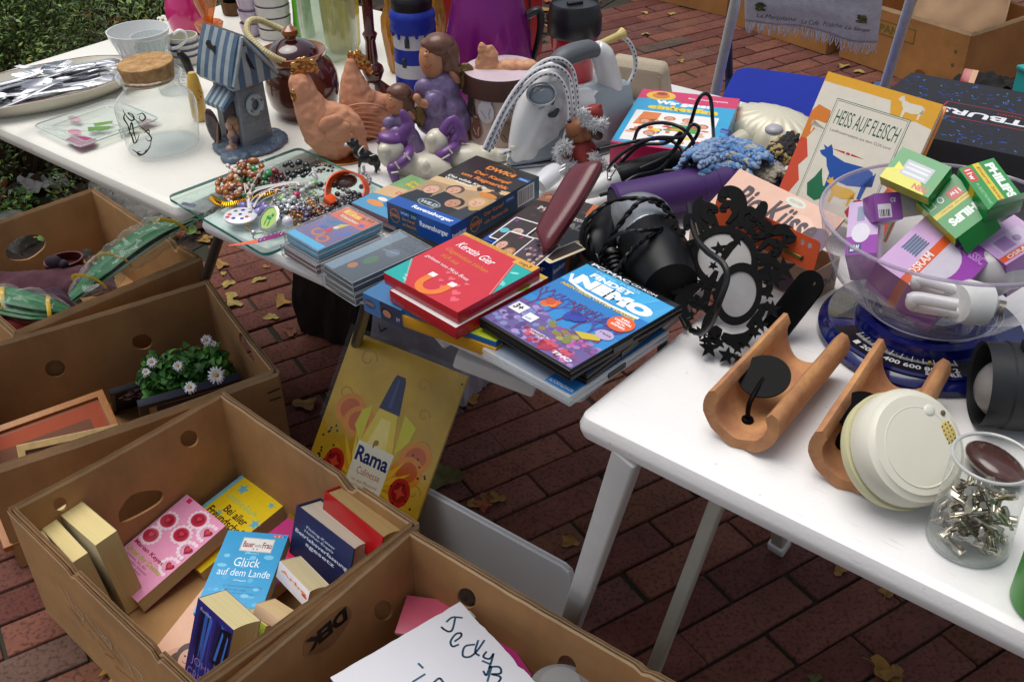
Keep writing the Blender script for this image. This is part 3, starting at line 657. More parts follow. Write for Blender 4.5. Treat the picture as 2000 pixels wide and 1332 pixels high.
pc+=[('r',.3,.76,.82,.93,'b9c3c6'),('r',.315,.77,.805,.92,'e6e2dc'),('t','Bauer',.335,.81,.18,.075,'8c2a3a',0,.02),('t','sucht',.53,.82,.1,.04,'3a2a30'),('t','Frau',.65,.81,.15,.075,'8c2a3a',0,.02),('s',.52,.795,.02,'c02020'),('s',.58,.795,.02,'c02020'),
       ('r',.76,.955,.82,.985,'d84028'),('r',.83,.955,.89,.985,'d87028'),('r',.9,.955,.96,.985,'3a60b0'),('t','H',.775,.96,.03,.02,'ffffff'),('t','T',.845,.96,.03,.02,'ffffff'),('t','L',.915,.96,.03,.02,'ffffff'),
       ('t','präsentiert',.42,.725,.22,.022,'d8eef6'),('t','Glück',.3,.575,.42,.105,'eef8ff'),('t','auf dem Lande',.1,.46,.84,.085,'e6f4fc'),('l',[(.4,.41),(.46,.415),(.52,.405),(.6,.412)],.01,'d8eef6'),
       ('t','Er kommt auf leisen Sohlen,',.28,.33,.62,.026,'2a6a98'),('t','denn die Liebe',.32,.29,.34,.026,'2a6a98'),('t','kennt tausend Wege',.3,.25,.5,.026,'2a6a98')]
book('sky blue paperback leaning in the middle of the carton',quad((446,1035),(564,1045),.15,(404,1134),h_=.17),.022,'3a9fd2',pc,pcol='d6c89c')
book('thick navy hardback with silver lettering leaning against the red one',quad((579,986),(692,1073),.215,(564,1078),zmin=.01),.052,'1c2550',
     [('t','Fitting-Kaiser',.22,.70,.5,.07,'c8cde0',0,.01),('t','Heither-Engels',.2,.61,.5,.07,'c8cde0',0,.01),('t','Betriebsverfassung',.05,.48,.9,.1,'d8dce8',0,.015),('t','sgesetz',.25,.36,.5,.09,'d8dce8',0,.015)],pcol='c9c2b0',hard=True,curve=.006,rough=.45)
book('red hardback with beige page edges standing in the right rear corner of the carton',quad((634,958),(748,1050),.235,(628,1010),zmin=.012),.045,'b3141c',(),pcol='b99a66',hard=True,curve=.004)
book('white paperback with large orange letters in the carton',quad((546,1095),(605,1156),.2,(539,1126),zmin=.02),.04,'e4dfe4',[('t','Arbe',.08,.56,.95*.9,.2,'e88a1c',0,.03),('e',.88,.5,.09,.07,'d03028')],pcol='cbbd95',curve=.004)
book('cream paperback with salmon cover between the white one and the small green one',quad((500,1178),(559,1215),.165,(494,1200),zmin=.02),.042,'dcbb98',(),pcol='d8bd8c')
book('small green covered paperback with cream pages',quad((474,1190),(520,1222),.15,(466,1212),zmin=.02),.03,'a3b43c',(),pcol='dcc48e')
mar=[('r',0,0,1,1,'d8a98c'),('t','Marianne',.42,.87,.52,.07,'5a7a4c',0,.01),('t','Frederikson',.44,.78,.5,.06,'5a7a4c'),('e',.55,.22,.38,.2,'c99a80'),('e',.5,.36,.17,.11,'4a3228'),('e',.36,.24,.07,.1,'4a3228'),('e',.53,.34,.12,.085,'c79a82'),('e',.57,.35,.02,.008,'3a2620'),('e',.49,.345,.02,.008,'3a2620'),('l',[(.5,.3),(.54,.295),(.58,.302)],.012,'8a5046'),('p',[(.2,.02),(.28,.2),(.5,.25),(.75,.22),(.92,.02)],'b08a78'),('p',[(.35,.02),(.45,.2),(.62,.2),(.7,.02)],'7a5a4c')]
book('salmon paperback with a sepia portrait of a woman, in the near corner of the carton',quad((413,1128),(489,1176),.13,(310,1257),w_=.115,h_=.185),.024,'d8a98c',mar,pcol='d2bf94')
gr=[('r',0,0,1,1,'2a2a78')]
rnd=random.Random(8)
for k in range(16):x=rnd.uniform(.05,.95);gr.append(('p',[(x-.02,.5-rnd.random()*.4),(x+.03,.45-rnd.random()*.3),(x+.05+rnd.uniform(-.08,.08),.9),(x+rnd.uniform(-.08,.08),.95)],rnd.choice(['3c3c98','1c1c50','5a3c98','2c5cb0','141430','3a6ac0'])))
gr=[g if g[0] != 'p' else ('p',[(min(.99,max(.01,a)),min(.99,max(.01,b_))) for a,b_ in g[1]],g[2]) for g in gr]
gr+=[('p',[(.62,.45),(.98,.5),(.98,.95),(.7,.9)],'0e1020'),('p',[(.66,.5),(.72,.5),(.8,.85),(.76,.88)],'3a70c8'),('p',[(.84,.5),(.88,.5),(.93,.85),(.9,.88)],'3a70c8'),('t','Roman',.12,.9,.3,.04,'b8b8e0'),('t','JOHN',.12,.24,.6,.12,'8a78d0'),('t','GRISHAM',.06,.07,.88,.13,'8a78d0')]
book('dark blue thriller paperback standing in the near corner of the carton',quad((387,1167),(456,1230),.21,(358,1322),zmin=.01),.05,'2a2a70',gr,pcol='d3c592',curve=.003)
bf=quad((563,1010),(590,1030),.06,(500,1060),w_=.11,h_=.16)
book('pink book half hidden behind the sky blue paperback',bf,.025,'c83c84',[('r',0,0,1,1,'c83c84'),('p',[(.1,.7),(.9,.8),(.9,.6)],'d02050')],pcol='c9b48a')
# three cream books seen from their page edges at the left end
def edgebook(label,fl_,fr_,bk,zt,foot,t_):
    A=W(*fl_,zt);C_=W(*bk,zt)
    fr=quad(fl_,bk,zt,foot,zmin=.008)                    # x: from the front corner to the back
    mw,w_,h_=fr
    mw=mw.copy();n=mw.to_3x3() @ Vector((0,0,1));th=abs((W(*fr_,zt)-A).dot(n));s=1 if (W(*fr_,zt)-A).dot(n) > 0 else -1
    if s > 0:mw=Matrix.Translation(n*th) @ mw
    return book(label,(mw,w_,h_),th,'c9bfa0',(),pcol='dcc98c',spine='R')
edgebook('thick cream paged book, largest of three standing at the left end of the carton',(186,1065),(227,1036),(108,997),.19,(253,1209),0)
edgebook('medium cream paged book standing between its thicker and thinner neighbours',(142,1098),(170,1078),(78,1028),.185,(215,1240),0)
edgebook('thin cream paged book nearest the left wall of the book carton',(92,1090),(112,1078),(58,1036),.18,(150,1180),0)
qd=[onp(px,py,wm) for px,py in ((668,1196),(606,1266))]
Ti=bl4 @ Matrix(((-1,0,0,(qd[0][0]+qd[1][0])/2),(0,1,0,(qd[0][1]+qd[1][1])/2),(0,0,-1,0),(0,0,0,1)))
art(box4,.07,.03,[('t','DEK',.6,.5,1.2,.95,'15110e',pi,.06)],.0012,name='printed_letters',T=Ti)
# ------------------------------------------------------------------ box 4: grey tray, hand-lettered white lid, folders
zl=.175
A,Bq,Cq=W(885,1160,zl),W(645,1322,zl),W(1060,1345,zl)
fr=frame(Bq,Bq+(Cq-A)*1.45,A)
LW,LH=fr[1],fr[2];lidt=thing('box_lid','white card lid with blue handwriting lying in the front carton','lid',mw=fr[0]);b=B()
rd=random.Random(2);out=[(0,0),(LW,0),(LW,LH)]+[(LW*(1-i/30),LH-abs(rd.gauss(0,.0012))) for i in range(1,31)]+[(abs(rd.gauss(0,.0004)),LH*(1-i/20)) for i in range(1,20)]
b.T=Matrix.Translation((0,0,-.004));b.mesh(plate(out,(),.004));b.obj('card',M('white card','d5d6dc',.6,noise=(9,.04)),lidt)
inv=fr[0].inverted()
hw=[[(872,1214),(884,1205),(903,1206)],[(889,1207),(884,1228),(877,1233),(868,1229),(862,1224)],[(888,1252),(900,1243),(900,1236),(890,1238),(880,1252),(884,1262),(896,1258)],[(927,1258),(908,1262),(904,1280),(918,1282),(932,1270),(946,1250)],[(934,1250),(928,1272),(936,1280)],[(950,1272),(944,1282),(956,1286),(964,1276)],[(964,1276),(957,1300),(950,1318),(944,1310)],[(942,1290),(956,1296)],
      [(960,1302),(952,1330)],[(955,1302),(975,1302),(978,1314),(960,1316)],[(960,1316),(978,1322),(970,1336)],
      [(817,1295),(826,1304)],[(830,1316),(806,1331)],[(845,1334),(858,1324),(866,1332)]]
strokes(lidt,Matrix(),hw,fr[0],.0033,'2a5470',z=.0002,name='handwriting')
fr2=frame(Bq+Vector((-.012,-.012,-.014)),Bq+(Cq-A)*1.5+Vector((-.012,-.012,-.014)),A+Vector((-.012,.008,-.014)))
gt=thing('plastic_tray','grey plastic tray underneath the hand-lettered lid','tray',mw=fr2[0]);b=B();b.box(fr2[1]+.01,fr2[2]*.93,.05,c=(fr2[1]/2,fr2[2]/2,-.05),bev=.004);b.obj('body',M('grey plastic','a6aaa8',.4),gt)
b=B();b.box(.018,.06,.01,c=(.02,fr2[2]*.93,-.008),bev=.002);b.obj('tab',M('grey plastic','b5b8ae',.4),gt)
def folder(label,pts,z,col,th=.004):
    fr=frame(W(*pts[0],z),W(*pts[1],z),W(*pts[2],z));o=thing('folder',label,'folder',mw=fr[0]);b=B();b.box(fr[1],fr[2],th,c=(fr[1]/2,fr[2]/2,-th),bev=.0012);b.obj('cover',M('folder',col,.4,noise=(30,.1)),o)
    b=B();b.box(fr[1]*.97,fr[2]*.97,th*.5,c=(fr[1]/2,fr[2]/2,-th*1.6));b.obj('pages',M('paper','c9c6be',.8),o)
folder('dusty pink folder beneath the white lid at the corner of the front carton',[(770,1235),(880,1250),(825,1165)],.13,'c0566e')
folder('magenta folder edge showing at the right side of the front carton',[(930,1370),(1040,1318),(900,1220)],.12,'b8347e')
# grey rounded object at the lower right
g=thing('grey_container','grey translucent container top at the bottom edge of the front carton','container',W(1095,1338,.16));b=B();b.lathe([(.045,-.1),(.047,-.02),(.042,-.005),(.03,0)],c=(0,0,0),sx=1.1);b.obj('body',M('grey translucent','8c8c8c',.3),g)
b=B();b.lathe([(.030,0),(.03,.004),(.0,.005)]);b.obj('lid',M('grey plastic','969696',.35),g)
# ------------------------------------------------------------------ box 2 contents
def picframe(label,fr,bw,col,mats_items,th=.014,matte=None,inner=None):
    mw,w_,h_=fr;e=thing('picture_frame',label,'picture frame',mw=mw);b=B()
    o_=[(0,0),(w_,0),(w_,h_),(0,h_)];i_=[(bw,bw),(w_-bw,bw),(w_-bw,h_-bw),(bw,h_-bw)]
    b.T=Matrix.Translation((0,0,-th));b.mesh(plate(o_,[i_],th,bev=.0015));b.obj('frame',M('wood frame',col,.4,noise=(30,.3),bump=(60,.2)),e)
    if matte:b=B();b.box(w_-2*bw+.002,h_-2*bw+.002,.003,c=(w_/2,h_/2,-.008));o=b.obj('backing',M('mount',matte,.5,noise=(8,.1)),e);
    if mats_items:art(e,w_,h_,mats_items,-.0048,name='picture',rough=.75)
    return e
P0,P1,P2=W(5,865,.15),W(214,757,.155),W(246,850,.115)
x=(P1-W(0,832,.15)).normalized();
a_,b_,c_=W(0,832,.15),W(212,757,.155),W(246,845,.115);fr=frame(a_-(b_-a_)*.25+(c_-b_)*2.2,b_+(c_-b_)*2.2,b_+(a_-b_)*1.25)
picframe('orange wooden frame with stepped orange mounts lying in the middle carton',fr,.012,'a86a2c',[('r',.06,.08,.94,.92,'9c4220'),('r',.16,.2,.84,.8,'6c4028'),('r',.25,.3,.76,.68,'e87428'),('p',[(.52,.38),(.55,.33),(.72,.58),(.69,.62)],'5a2c14'),('r',.06,.08,.94,.1,'4a2418')],matte='8c4a26')
a_,b_,c_=W(47,868,.165),W(244,826,.165),W(50,915,.13);fr=frame(a_+(c_-a_)*2.2,b_+(c_-a_)*2.2,a_)
picframe('pale natural wood frame in front of the orange one in the middle carton',fr,.011,'c9ab74',[('r',.08,.08,.92,.92,'7c6550')],matte='6b5a48',th=.012)
b=B();b.ell((fr[1]*.56,fr[2]-.014,.003),.0035);b.tube([(fr[1]*.56,fr[2]-.014,.003),(fr[1]*.56,fr[2]-.02,.006)],.001);
tag(b.obj('screw_hook',M('steel','9a9a9a',.3,.9),mw=fr[0]),'small steel screw hook on the pale wooden frame','hook')
fr=quad((218,770),(440,700),.12,(225,830),h_=.2)
li=[('r',0,0,1,1,'26233a')];rnd=random.Random(3)
for k in range(70):a,q=rnd.uniform(0,6.3),rnd.random()**.6;li.append(('e',.28+.2*q*cos(a),.72+.2*q*sin(a),.022,.022,rnd.choice(['b9a6c8','8a76a4','d8cfe0','6a5a88','9c8ab4'])))
picframe('dark picture of lilac blossom with a thin black frame, under the daisy garland',fr,.006,'141418',[i for i in li],matte='26233a',th=.01)
fr=quad((272,795),(470,740),.15,(280,830),h_=.18)
picframe('navy blue frame with a pale mount beside the lilac picture',fr,.016,'161c34',[('r',.1,.1,.9,.88,'cdc6b6'),('r',.16,.16,.84,.8,'3c4460')],matte='cdc6b6',th=.014)
# daisy garland
gl=thing('daisy_garland','green leafy artificial garland with white daisies heaped in the middle carton','garland',W(365,735,.13));k_=K(W(365,735,.13));rnd=random.Random(6)
b=B()
blobs=[((-45,25),40),((-20,-5),45),((15,-25),45),((40,5),42),((5,20),50),((55,-30),25),((-55,0),25)]
for n in range(900):
    (dx,dy),rr=rnd.choice(blobs);a=rnd.uniform(0,6.3);q=rnd.random()**.5
    p=Vector(((dx+rr*q*cos(a))/k_,-(dy+rr*q*sin(a)*.6)/k_*1.1,rnd.uniform(-.05,.075)*(1-q*.6)))
    b.m=rnd.choice([0,0,1,2]);add_leaf(b,rnd.uniform(.018,.03),rnd.uniform(.006,.0095),-.25,.2,Matrix.Translation(p) @ rot((rnd.uniform(-.9,.9),rnd.uniform(-.9,.9),rnd.uniform(0,6.3))),4)
b.obj('leaves',[M('silk leaf','3f7a2c',.5,noise=(60,.3)),M('silk leaf','2c5c22',.5,noise=(60,.3)),M('silk leaf','5c9a3c',.5,noise=(60,.3))],gl,ang=80)
def daisy(parent,px,py,z,r_,tilt):
    p=W(px,py,z);d=(Vector((0,0,HC))-p).normalized();d=(d*tilt+Vector((0,0,1))*(1-tilt)).normalized();fb=B();fb.T=Matrix.Translation(p-parent.location) @ d.to_track_quat('Z','Y').to_matrix().to_4x4()
    for i in range(15):
        a=i*2*pi/15+rnd.uniform(-.1,.1);fb.tube([(cos(a)*r_*.2,sin(a)*r_*.2,.001),(cos(a)*r_*.6,sin(a)*r_*.6,.003),(cos(a)*r_*rnd.uniform(.8,1.05),sin(a)*r_,rnd.uniform(-.004,.003))],[r_*.08,r_*.14,r_*.06],n=6,flat=.25,smooth=3)
    fb.m=1;fb.ell((0,0,.0015),(r_*.26,r_*.26,r_*.14),n=12,m=6);fb.obj('daisy',[M('daisy petal','d8d8de',.5),M('daisy centre','c9a020',.7,noise=(400,.4))],parent)
for px,py,r_ in ((423,733,.019),(297,708,.016),(348,715,.014),(404,665,.015),(372,757,.015),(418,672,.009),(286,727,.01)):daisy(gl,px,py,.2,r_*rnd.uniform(.75,1.),.95 if (px,py) == (423,733) else .6)
# ------------------------------------------------------------------ box 1 contents

def garment(label,pxs,z,col,seed,h=.05,name='folded_garment',cat='garment',amp=.02):
    P=[W(*p,z) for p in pxs];c=sum(P,Vector())/4
    o=B();o.grid(40,40,lambda u,v:((P[0]*(1-u)+P[1]*u)*(1-v)+(P[3]*(1-u)+P[2]*u)*v) - c + Vector((0,0,-h*(2*abs(u-.5))**5-h*(2*abs(v-.5))**5+amp*mnoise.noise(Vector((u*3,v*3,seed)))+amp*.4*mnoise.noise(Vector((u*9,v*5,seed))))))
    q=o.obj(name,M('cloth',col,.9,sheen=.1,noise=(90,.25),bump=(400,.4)),mw=Matrix.Translation(c));m=q.modifiers.new('s','SOLIDIFY');m.thickness=.006;m.offset=-1
    return tag(q,label,cat)
garment('dark maroon folded garment lying across the left carton',[(-40,580),(225,540),(205,500),(-40,520)],.13,'4a2530',1,.04)
garment('second dark plum cloth at the left edge of the left carton',[(-60,620),(140,580),(150,545),(-60,570)],.12,'3a2030',2,.05)
b=B();c=W(128,522,.12);b.lathe([(.026,0),(.027,.02),(.028,.026),(.025,.026),(.024,.001),(0,.001)],c=(0,0,0),sx=1.7);o=tag(b.obj('red_pouch',M('red leather','4c1218',.5),mw=Matrix.Translation(c) @ rot((.2,0,.5))),'dark red open pouch behind the maroon garment','pouch')
b=B();c=W(105,512,.15);b.ell((0,0,0),(.022,.015,.018));b.ell((.02,0,-.005),(.015,.012,.012));displace(tag(b.obj('dark_glove',M('dark cloth','2e2630',.9),mw=Matrix.Translation(c)),'crumpled dark glove beside the red pouch','glove'),.006,.02)
def packet(label,pts,rad,strands,seed,film_r):
    """green plastic strands in a clear bag along a line of points"""
    e=thing('wrapped_packet',label,'wrapped packet',pts[0]);rd=random.Random(seed);P=[Vector(p)-pts[0] for p in pts];ax=(P[-1]-P[0]).normalized();sd_=ax.cross(Vector((0,0,1))).normalized();up_=sd_.cross(ax)
    b=B()
    for k in range(strands):
        a=rd.uniform(0,6.3);q=rd.random()**.5*rad*.8;o=sd_*q*cos(a)*1.0+up_*q*sin(a)*.55
        pp=[p*rd.uniform(.97,1.03)+o*(1 if 0 < i < len(P)-1 else .45) for i,p in enumerate(P)]
        b.m=0 if rd.random() < .8 else 1;b.tube(pp,[rad*.12,rad*.5,rad*.42,rad*.1],n=10,flat=.22,smooth=6)
    b.obj('strands',[M('green plastic','0c6434',.45,noise=(30,.3)),M('green plastic','083c22',.5)],e)
    b=B();L=len(P)
    for k in range(4):
        t=(k+.7)/4.6;i=t*(L-1);j=int(i);f=i-j;c=P[j]*(1-f)+P[j+1]*f
        pts_=[c + (sd_*cos(a)*rad*1.03 + up_*sin(a)*rad*.66 + ax*rad*.6*cos(a)) for a in [pi*q/12 for q in range(-1,14)]]
        if k in (0,1,3):b.tube(pts_,rad*.13,n=6,flat=.2)
    b.obj('yellow_band',M('yellow plastic','c9a326',.4,noise=(20,.2)),e)
    b=B();Q=catmull(P,10)
    def fn(u,v):
        i=min(int(v*(len(Q)-1)),len(Q)-2);f=v*(len(Q)-1)-i;c=Q[i]*(1-f)+Q[i+1]*f;a=2*pi*u
        r_=film_r*(sin(pi*min(1,max(0,v*.94+.03)))**.45)*(1+.3*mnoise.noise(Vector((cos(a)*1.6,sin(a)*1.6+v*9,seed)))+.1*mnoise.noise(Vector((cos(a)*5,sin(a)*5+v*34,seed))))
        return c + sd_*cos(a)*r_*1.08 + up_*sin(a)*r_*.72
    b.grid(60,90,fn);b.obj('film',thin('clear film','fafcfa',.02,.09,.3,.6),e,ang=180);return e
packet('green and yellow plastic wrapped packet sticking up over the edge of the left carton',[W(140,585,.2),W(215,520,.25),W(300,460,.29),W(378,428,.31)],.042,9,1,.05)
packet('green and yellow plastic wrapped packet lying at the left edge of the left carton',[W(-60,575,.2),W(0,585,.2),W(70,600,.19),W(135,612,.17)],.035,8,2,.042)
b=B();c=W(25,640,.15);b.ell((0,0,0),(.05,.03,.03));displace(tag(b.obj('red_cloth',M('red cloth','7a1c20',.8),mw=Matrix.Translation(c)),'piece of dark red cloth under the packet at the left edge','cloth'),.01,.03)
# ------------------------------------------------------------------ yellow tin sign, white board, bags under the table
fr=quad((690,645),(915,735),.34,(612,865),h_=.38);SW,SH=fr[1],fr[2]
sg=thing('tin_sign','yellow tin sign with a margarine bottle, wrapped in film, leaning against the table leg','sign',mw=fr[0])
b=B();b.box(SW,SH,.006,c=(SW/2,SH/2,-.006),bev=.0028);b.obj('plate',M('yellow tin','d8aa24',.3,.15,noise=(5,.25),col2='a8862a'),sg)
s_=[]
rnd=random.Random(4)
for cx,cy,r_ in ((.2,.9,.08),(.85,.6,.07),(.78,.75,.05),(.7,.88,.06),(.9,.4,.06),(.75,.2,.07),(.12,.7,.06)):
    s_.append(('l',[(cx+r_*cos(t)*(1-t/9),cy+r_*.66*sin(t)*(1-t/9)) for t in [i*.4 for i in range(17)]],.008,'b8791e'))
for cx,cy in ((.2,.64),(.3,.6),(.83,.55),(.8,.47)):
    s_+=[('e',cx,cy,.13,.075,'d8861e',.5),('e',cx,cy,.085,.05,'c25a1a',.5)]
for sx in (-1,1):
    for a in (20,38,56,74,-8):
        cx,cy=.5+sx*.1,.34;q=[(cx+sx*(l*cos(radians(a))-w__*sin(radians(a))),cy+.72*(l*sin(radians(a))+w__*cos(radians(a)))) for l,w__ in ((0,0),(.15,.02),(.3,0),(.15,-.02))]
        s_.append(('p',q,rnd.choice(['e2b02c','d89a20','ecc850'])))
s_+=[('p',[(.37,.5),(.28,.58),(.3,.66),(.37,.7)],'cfc41a'),('p',[(.66,.52),(.74,.6),(.76,.68),(.64,.72)],'cfc41a')]
for cx in (.22,.8):
    s_+=[('e',cx,.37,.085,.07,'b3201a'),('e',cx,.37,.06,.05,'8a1412'),('s',cx,.37,.05,'c84030',4)]
for k in range(34):s_.append(('e',rnd.choice([rnd.uniform(.05,.25),rnd.uniform(.72,.95)]),rnd.uniform(.3,.56),.009,.006,'2c1c10'))
s_+=[('e',.18,.26,.09,.055,'dba02c'),('e',.72,.24,.1,.06,'dca42c'),('e',.82,.15,.08,.05,'d0932a'),('e',.3,.18,.08,.05,'d0932a')]
s_+=[('p',[(.4,.08),(.64,.08),(.67,.3),(.66,.5),(.585,.7),(.43,.7),(.36,.5),(.35,.3)],'e0c43c'),('p',[(.44,.32),(.57,.32),(.6,.5),(.55,.66),(.47,.66),(.42,.5)],'eed87c'),
       ('p',[(.42,.7),(.6,.7),(.56,.86),(.545,.88),(.475,.88),(.46,.86)],'1c2352'),('p',[(.49,.72),(.52,.72),(.51,.86),(.495,.86)],'3c467c'),
       ('p',[(.36,.3),(.66,.3),(.665,.52),(.355,.52)],'e6e2d2'),('t','Rama',.37,.425,.28,.075,'1b2c6c',0,.03),('t','Culinesse',.42,.37,.2,.035,'c03a1c'),('t','mit dem Pflanzenöl',.4,.33,.22,.016,'b8622a'),('t','und Vitamin E, A und D',.4,.305,.22,.015,'b8622a'),
       ('e',.5,.54,.018,.014,'8a7030'),('e',.485,.53,.01,.02,'8a7030'),('p',[(.36,.08),(.64,.08),(.62,.22),(.5,.27),(.38,.2)],'b98a4c'),('p',[(.4,.1),(.6,.09),(.58,.16),(.45,.2)],'6a5a1c')]
art(sg,SW,SH,s_,.0002,name='printed_picture',rough=.25,step=.00004)
b=B();b.grid(50,60,lambda u,v:Vector((-.006+u*(SW+.012),-.01+v*(SH+.02),.003+.004*max(0,mnoise.noise(Vector((u*8+v*3,v*2.5,2))))+.003*abs(mnoise.noise(Vector((u*22+v*9,v*5,5)))))))
b.obj('film_wrap',thin('clear film','fafaf6',.0,.07,.1,.45),sg,ang=180)
b=B()
for x_,y_ in ((.02,.965),(.975,.955)):b.ell((x_*SW,y_*SH,.0008),(.002,.002,.0006),n=10,m=5)
b.obj('nail_hole',M('dark','2a2010',.6),sg)
# white board
p0_,p1_=W(822,944,.14),W(1122,1108,.14);d=(p1_-p0_).normalized();q0,q1=p0_-d*.02,p1_
fr=frame(Vector((q0.x,q0.y,.012)),Vector((q1.x,q1.y,.012)),q0);bd=thing('white_board','smooth pale grey board standing on edge behind the front carton','board',mw=fr[0])
b=B();b.mesh(plate([(0,0),(fr[1]-.012,0),(fr[1],.012)]+[(fr[1],fr[2]-.018),(fr[1]-.005,fr[2]-.006),(fr[1]-.018,fr[2]),(0,fr[2])],(),.012,bev=.001));b.obj('panel',M('pale board','e6e8e8',.4,noise=(6,.05)),bd)
b=B();b.box(fr[1]*.98,.003,.004,c=(fr[1]/2,fr[2],.004));b.obj('edge_strip',M('edge strip','c5c7c8',.4),bd)
def bag(label,foot,w_,d_,h_,col,rz,seed,lean=(0,0)):
    e=thing('paper_bag',label,'bag',foot,rz);b=B();n=28
    def fn(u,v):
        a=u*4;s_i=int(a) % 4;f=a-int(a);c=[(-1,-1),(1,-1),(1,1),(-1,1),(-1,-1)]
        x=c[s_i][0]*(1-f)+c[s_i+1][0]*f;y=c[s_i][1]*(1-f)+c[s_i+1][1]*f
        cr=.012*mnoise.noise(Vector((x*2,y*2+v*3,seed)))+.005*mnoise.noise(Vector((x*7,y*7+v*9,seed)))
        return Vector((x*(w_/2+cr)*(1-.0*v)+lean[0]*v,y*(d_/2*(1-.25*v)+cr)+lean[1]*v,v*h_))
    b.grid(64,40,fn);b.obj('body',M('bag paper',col,.85,noise=(8,.3),bump=(30,.3)),e,ang=30)
    b=B();b.box(w_*.96,d_*.96,.004);b.obj('bottom',M('bag paper',col,.85),e);return e
bag('dark brown crumpled bag standing under the middle table',W(660,672,0)+Vector((.0,.07,0)),.16,.12,.5,'2a211a',radians(-30),2)
wb=bag('white bag with black lettering under the middle table',W(790,700,.15)*1+Vector((.05,.14,-.15)),.24,.12,.52,'9a949c',radians(-35),5)
mwb=Matrix.Translation(wb.location) @ rot((0,0,radians(-35))) @ Matrix.Translation((0,-.064,0)) @ rot((pi/2,0,0))
strokes(wb,Matrix.Translation((0,-.064,0)) @ rot((pi/2,0,0)),[[(742,632),(746,646)],[(745,646),(757,639)]],mwb,.003,'141414',z=.004,name='lettering')
# ================================================================== flat goods on the tables
def pack(label,fr,t,col,top=(),front=(),right=(),left=(),cat='box',name='game_box',rough=.28,bev=.0006,sidecol=None,coat=.2,group=None,pname='body',case=False):
    mw,w_,h_=fr;e=thing(name,label,cat,mw=mw,group=group);b=B();b.m=0
    b.box(w_,h_,t,c=(w_/2,h_/2,-t),bev=bev);b.obj(pname,M('printed card',col,rough,coat=coat,noise=(50,.05)),e)
    if top:art(e,w_,h_,top,.0001,rough=rough,coat=coat)
    if front:art(e,w_,t,front,.0001,rough=rough,coat=coat,name='front_print',T=Matrix.Translation((0,0,-t)) @ rot((pi/2,0,0)))
    if right:art(e,h_,t,right,.0001,rough=rough,coat=coat,name='side_print',T=Matrix.Translation((w_,0,-t)) @ rot((pi/2,0,pi/2)))
    return e
def face(cx,cy,r,asp,skin='c9957c',hair='8a6440',longh=False):
    """a small printed face: hair, head, eyes, mouth"""
    o=[('e',cx,cy-.1*r*asp*0,r*1.15,r*1.1*asp,hair)]
    if longh:o.append(('e',cx+r*.5,cy-r*.8*asp,r*.7,r*1.2*asp,hair))
    return o+[('e',cx,cy-r*.25*asp,r*.82,r*.95*asp,skin),('e',cx-r*.3,cy-.15*r*asp,r*.1,r*.07*asp,'2a1c18'),('e',cx+r*.3,cy-.15*r*asp,r*.1,r*.07*asp,'2a1c18'),('e',cx,cy-.4*r*asp,r*.1,r*.16*asp,'b37c66'),('e',cx,cy-r*.75*asp,r*.26,r*.07*asp,'94504a')]
# glass chopping board
fr=frame(W(325,383,.7385),W(517,497,.7385),W(590,290,.7385));GW,GH=fr[1],fr[2]
gb=thing('glass_board','clear glass chopping board with green edges lying across two tables','glass board',mw=fr[0])
def rrect(w_,h_,r_,n=6):
    o=[]
    for cx,cy,a0 in ((w_-r_,h_-r_,0),(r_,h_-r_,90),(r_,r_,180),(w_-r_,r_,270)):
        for i in range(n+1):a=radians(a0+90*i/n);o.append((cx+r_*cos(a),cy+r_*sin(a)))
    return o
b=B();rq=rrect(GW,GH,.012);b.add([(x,y,0) for x,y in rq],[tuple(range(len(rq)))])
gtop=thin('board glass','eefaf6',.04,.03,.05,.8);o=b.obj('pane',[gtop],gb,flatshade=True)
b=B();rr=rrect(GW+.0006,GH+.0006,.012);n=len(rr)
b.add([(x-.0003,y-.0003,-.0048) for x,y in rr]+[(x-.0003,y-.0003,-.0002) for x,y in rr],[(i,(i+1) % n,n+(i+1) % n,n+i) for i in range(n)]);b.obj('edge',M('glass edge','2f8a78',.15,coat=.5),gb)
b=B()
for q in ([(.1,.02),(.06,.09),(.0,.12)],[(.13,.0),(.12,.07),(.17,.1),(.25,.09)],[(.0,.17),(.08,.16),(.1,.22)],[(.2,.15),(.24,.2)],[(.12,.13),(.15,.18),(.14,.24)]):
    b.tube([(x,y,.0002) for x,y in q],.0005,n=4,smooth=5,flat=.2)
b.obj('etched_lines',M('etched glass','aebdb6',.6),gb)
for x_,y_ in ((.02,.02),(GW-.02,.02),(.02,GH-.02),(GW-.02,GH-.02)):
    pass
# ------------------------------------------------------------------ cassettes
CLEAR=thin('cassette case','fafcfc',.05,.04,.3,.7)
def cassette(label,fr,t,inlay,items=(),side='5f6468',tape=True):
    mw,w_,h_=fr;e=thing('cassette_case',label,'cassette',mw=mw,group='cassette cases stacked at the table edge')
    b=B();b.box(w_-.005,h_-.005,t-.003,c=(w_/2,h_/2,-t+.0015));b.obj('inlay',M('inlay card',inlay,.5,noise=(90,.3)),e)
    if items:art(e,w_-.006,h_-.006,items,-.0012,T=Matrix.Translation((.003,.003,0)))
    b=B();b.box(w_,h_,t,c=(w_/2,h_/2,-t),bev=.0012);b.obj('case',CLEAR,e)
    b=B();r_=.0006
    cs=[(0,0),(w_,0),(w_,h_),(0,h_)]
    for z_ in (-.0004,-t*.45,-t+.0004):b.tube([(x,y,z_) for x,y in cs],r_,n=5,closed=True)
    for x,y in cs:b.tube([(x,y,-t),(x,y,0)],r_*.9,n=5)
    b.obj('rim',M('clear plastic edge','a6acb0',.2,coat=.5),e)
    b=B()
    for yy in (.3,.62):b.lathe([(.006,-t*.5-.0008),(.006,-t*.5+.0008)],c=(w_*.5,h_*yy,0),n=14)
    return e
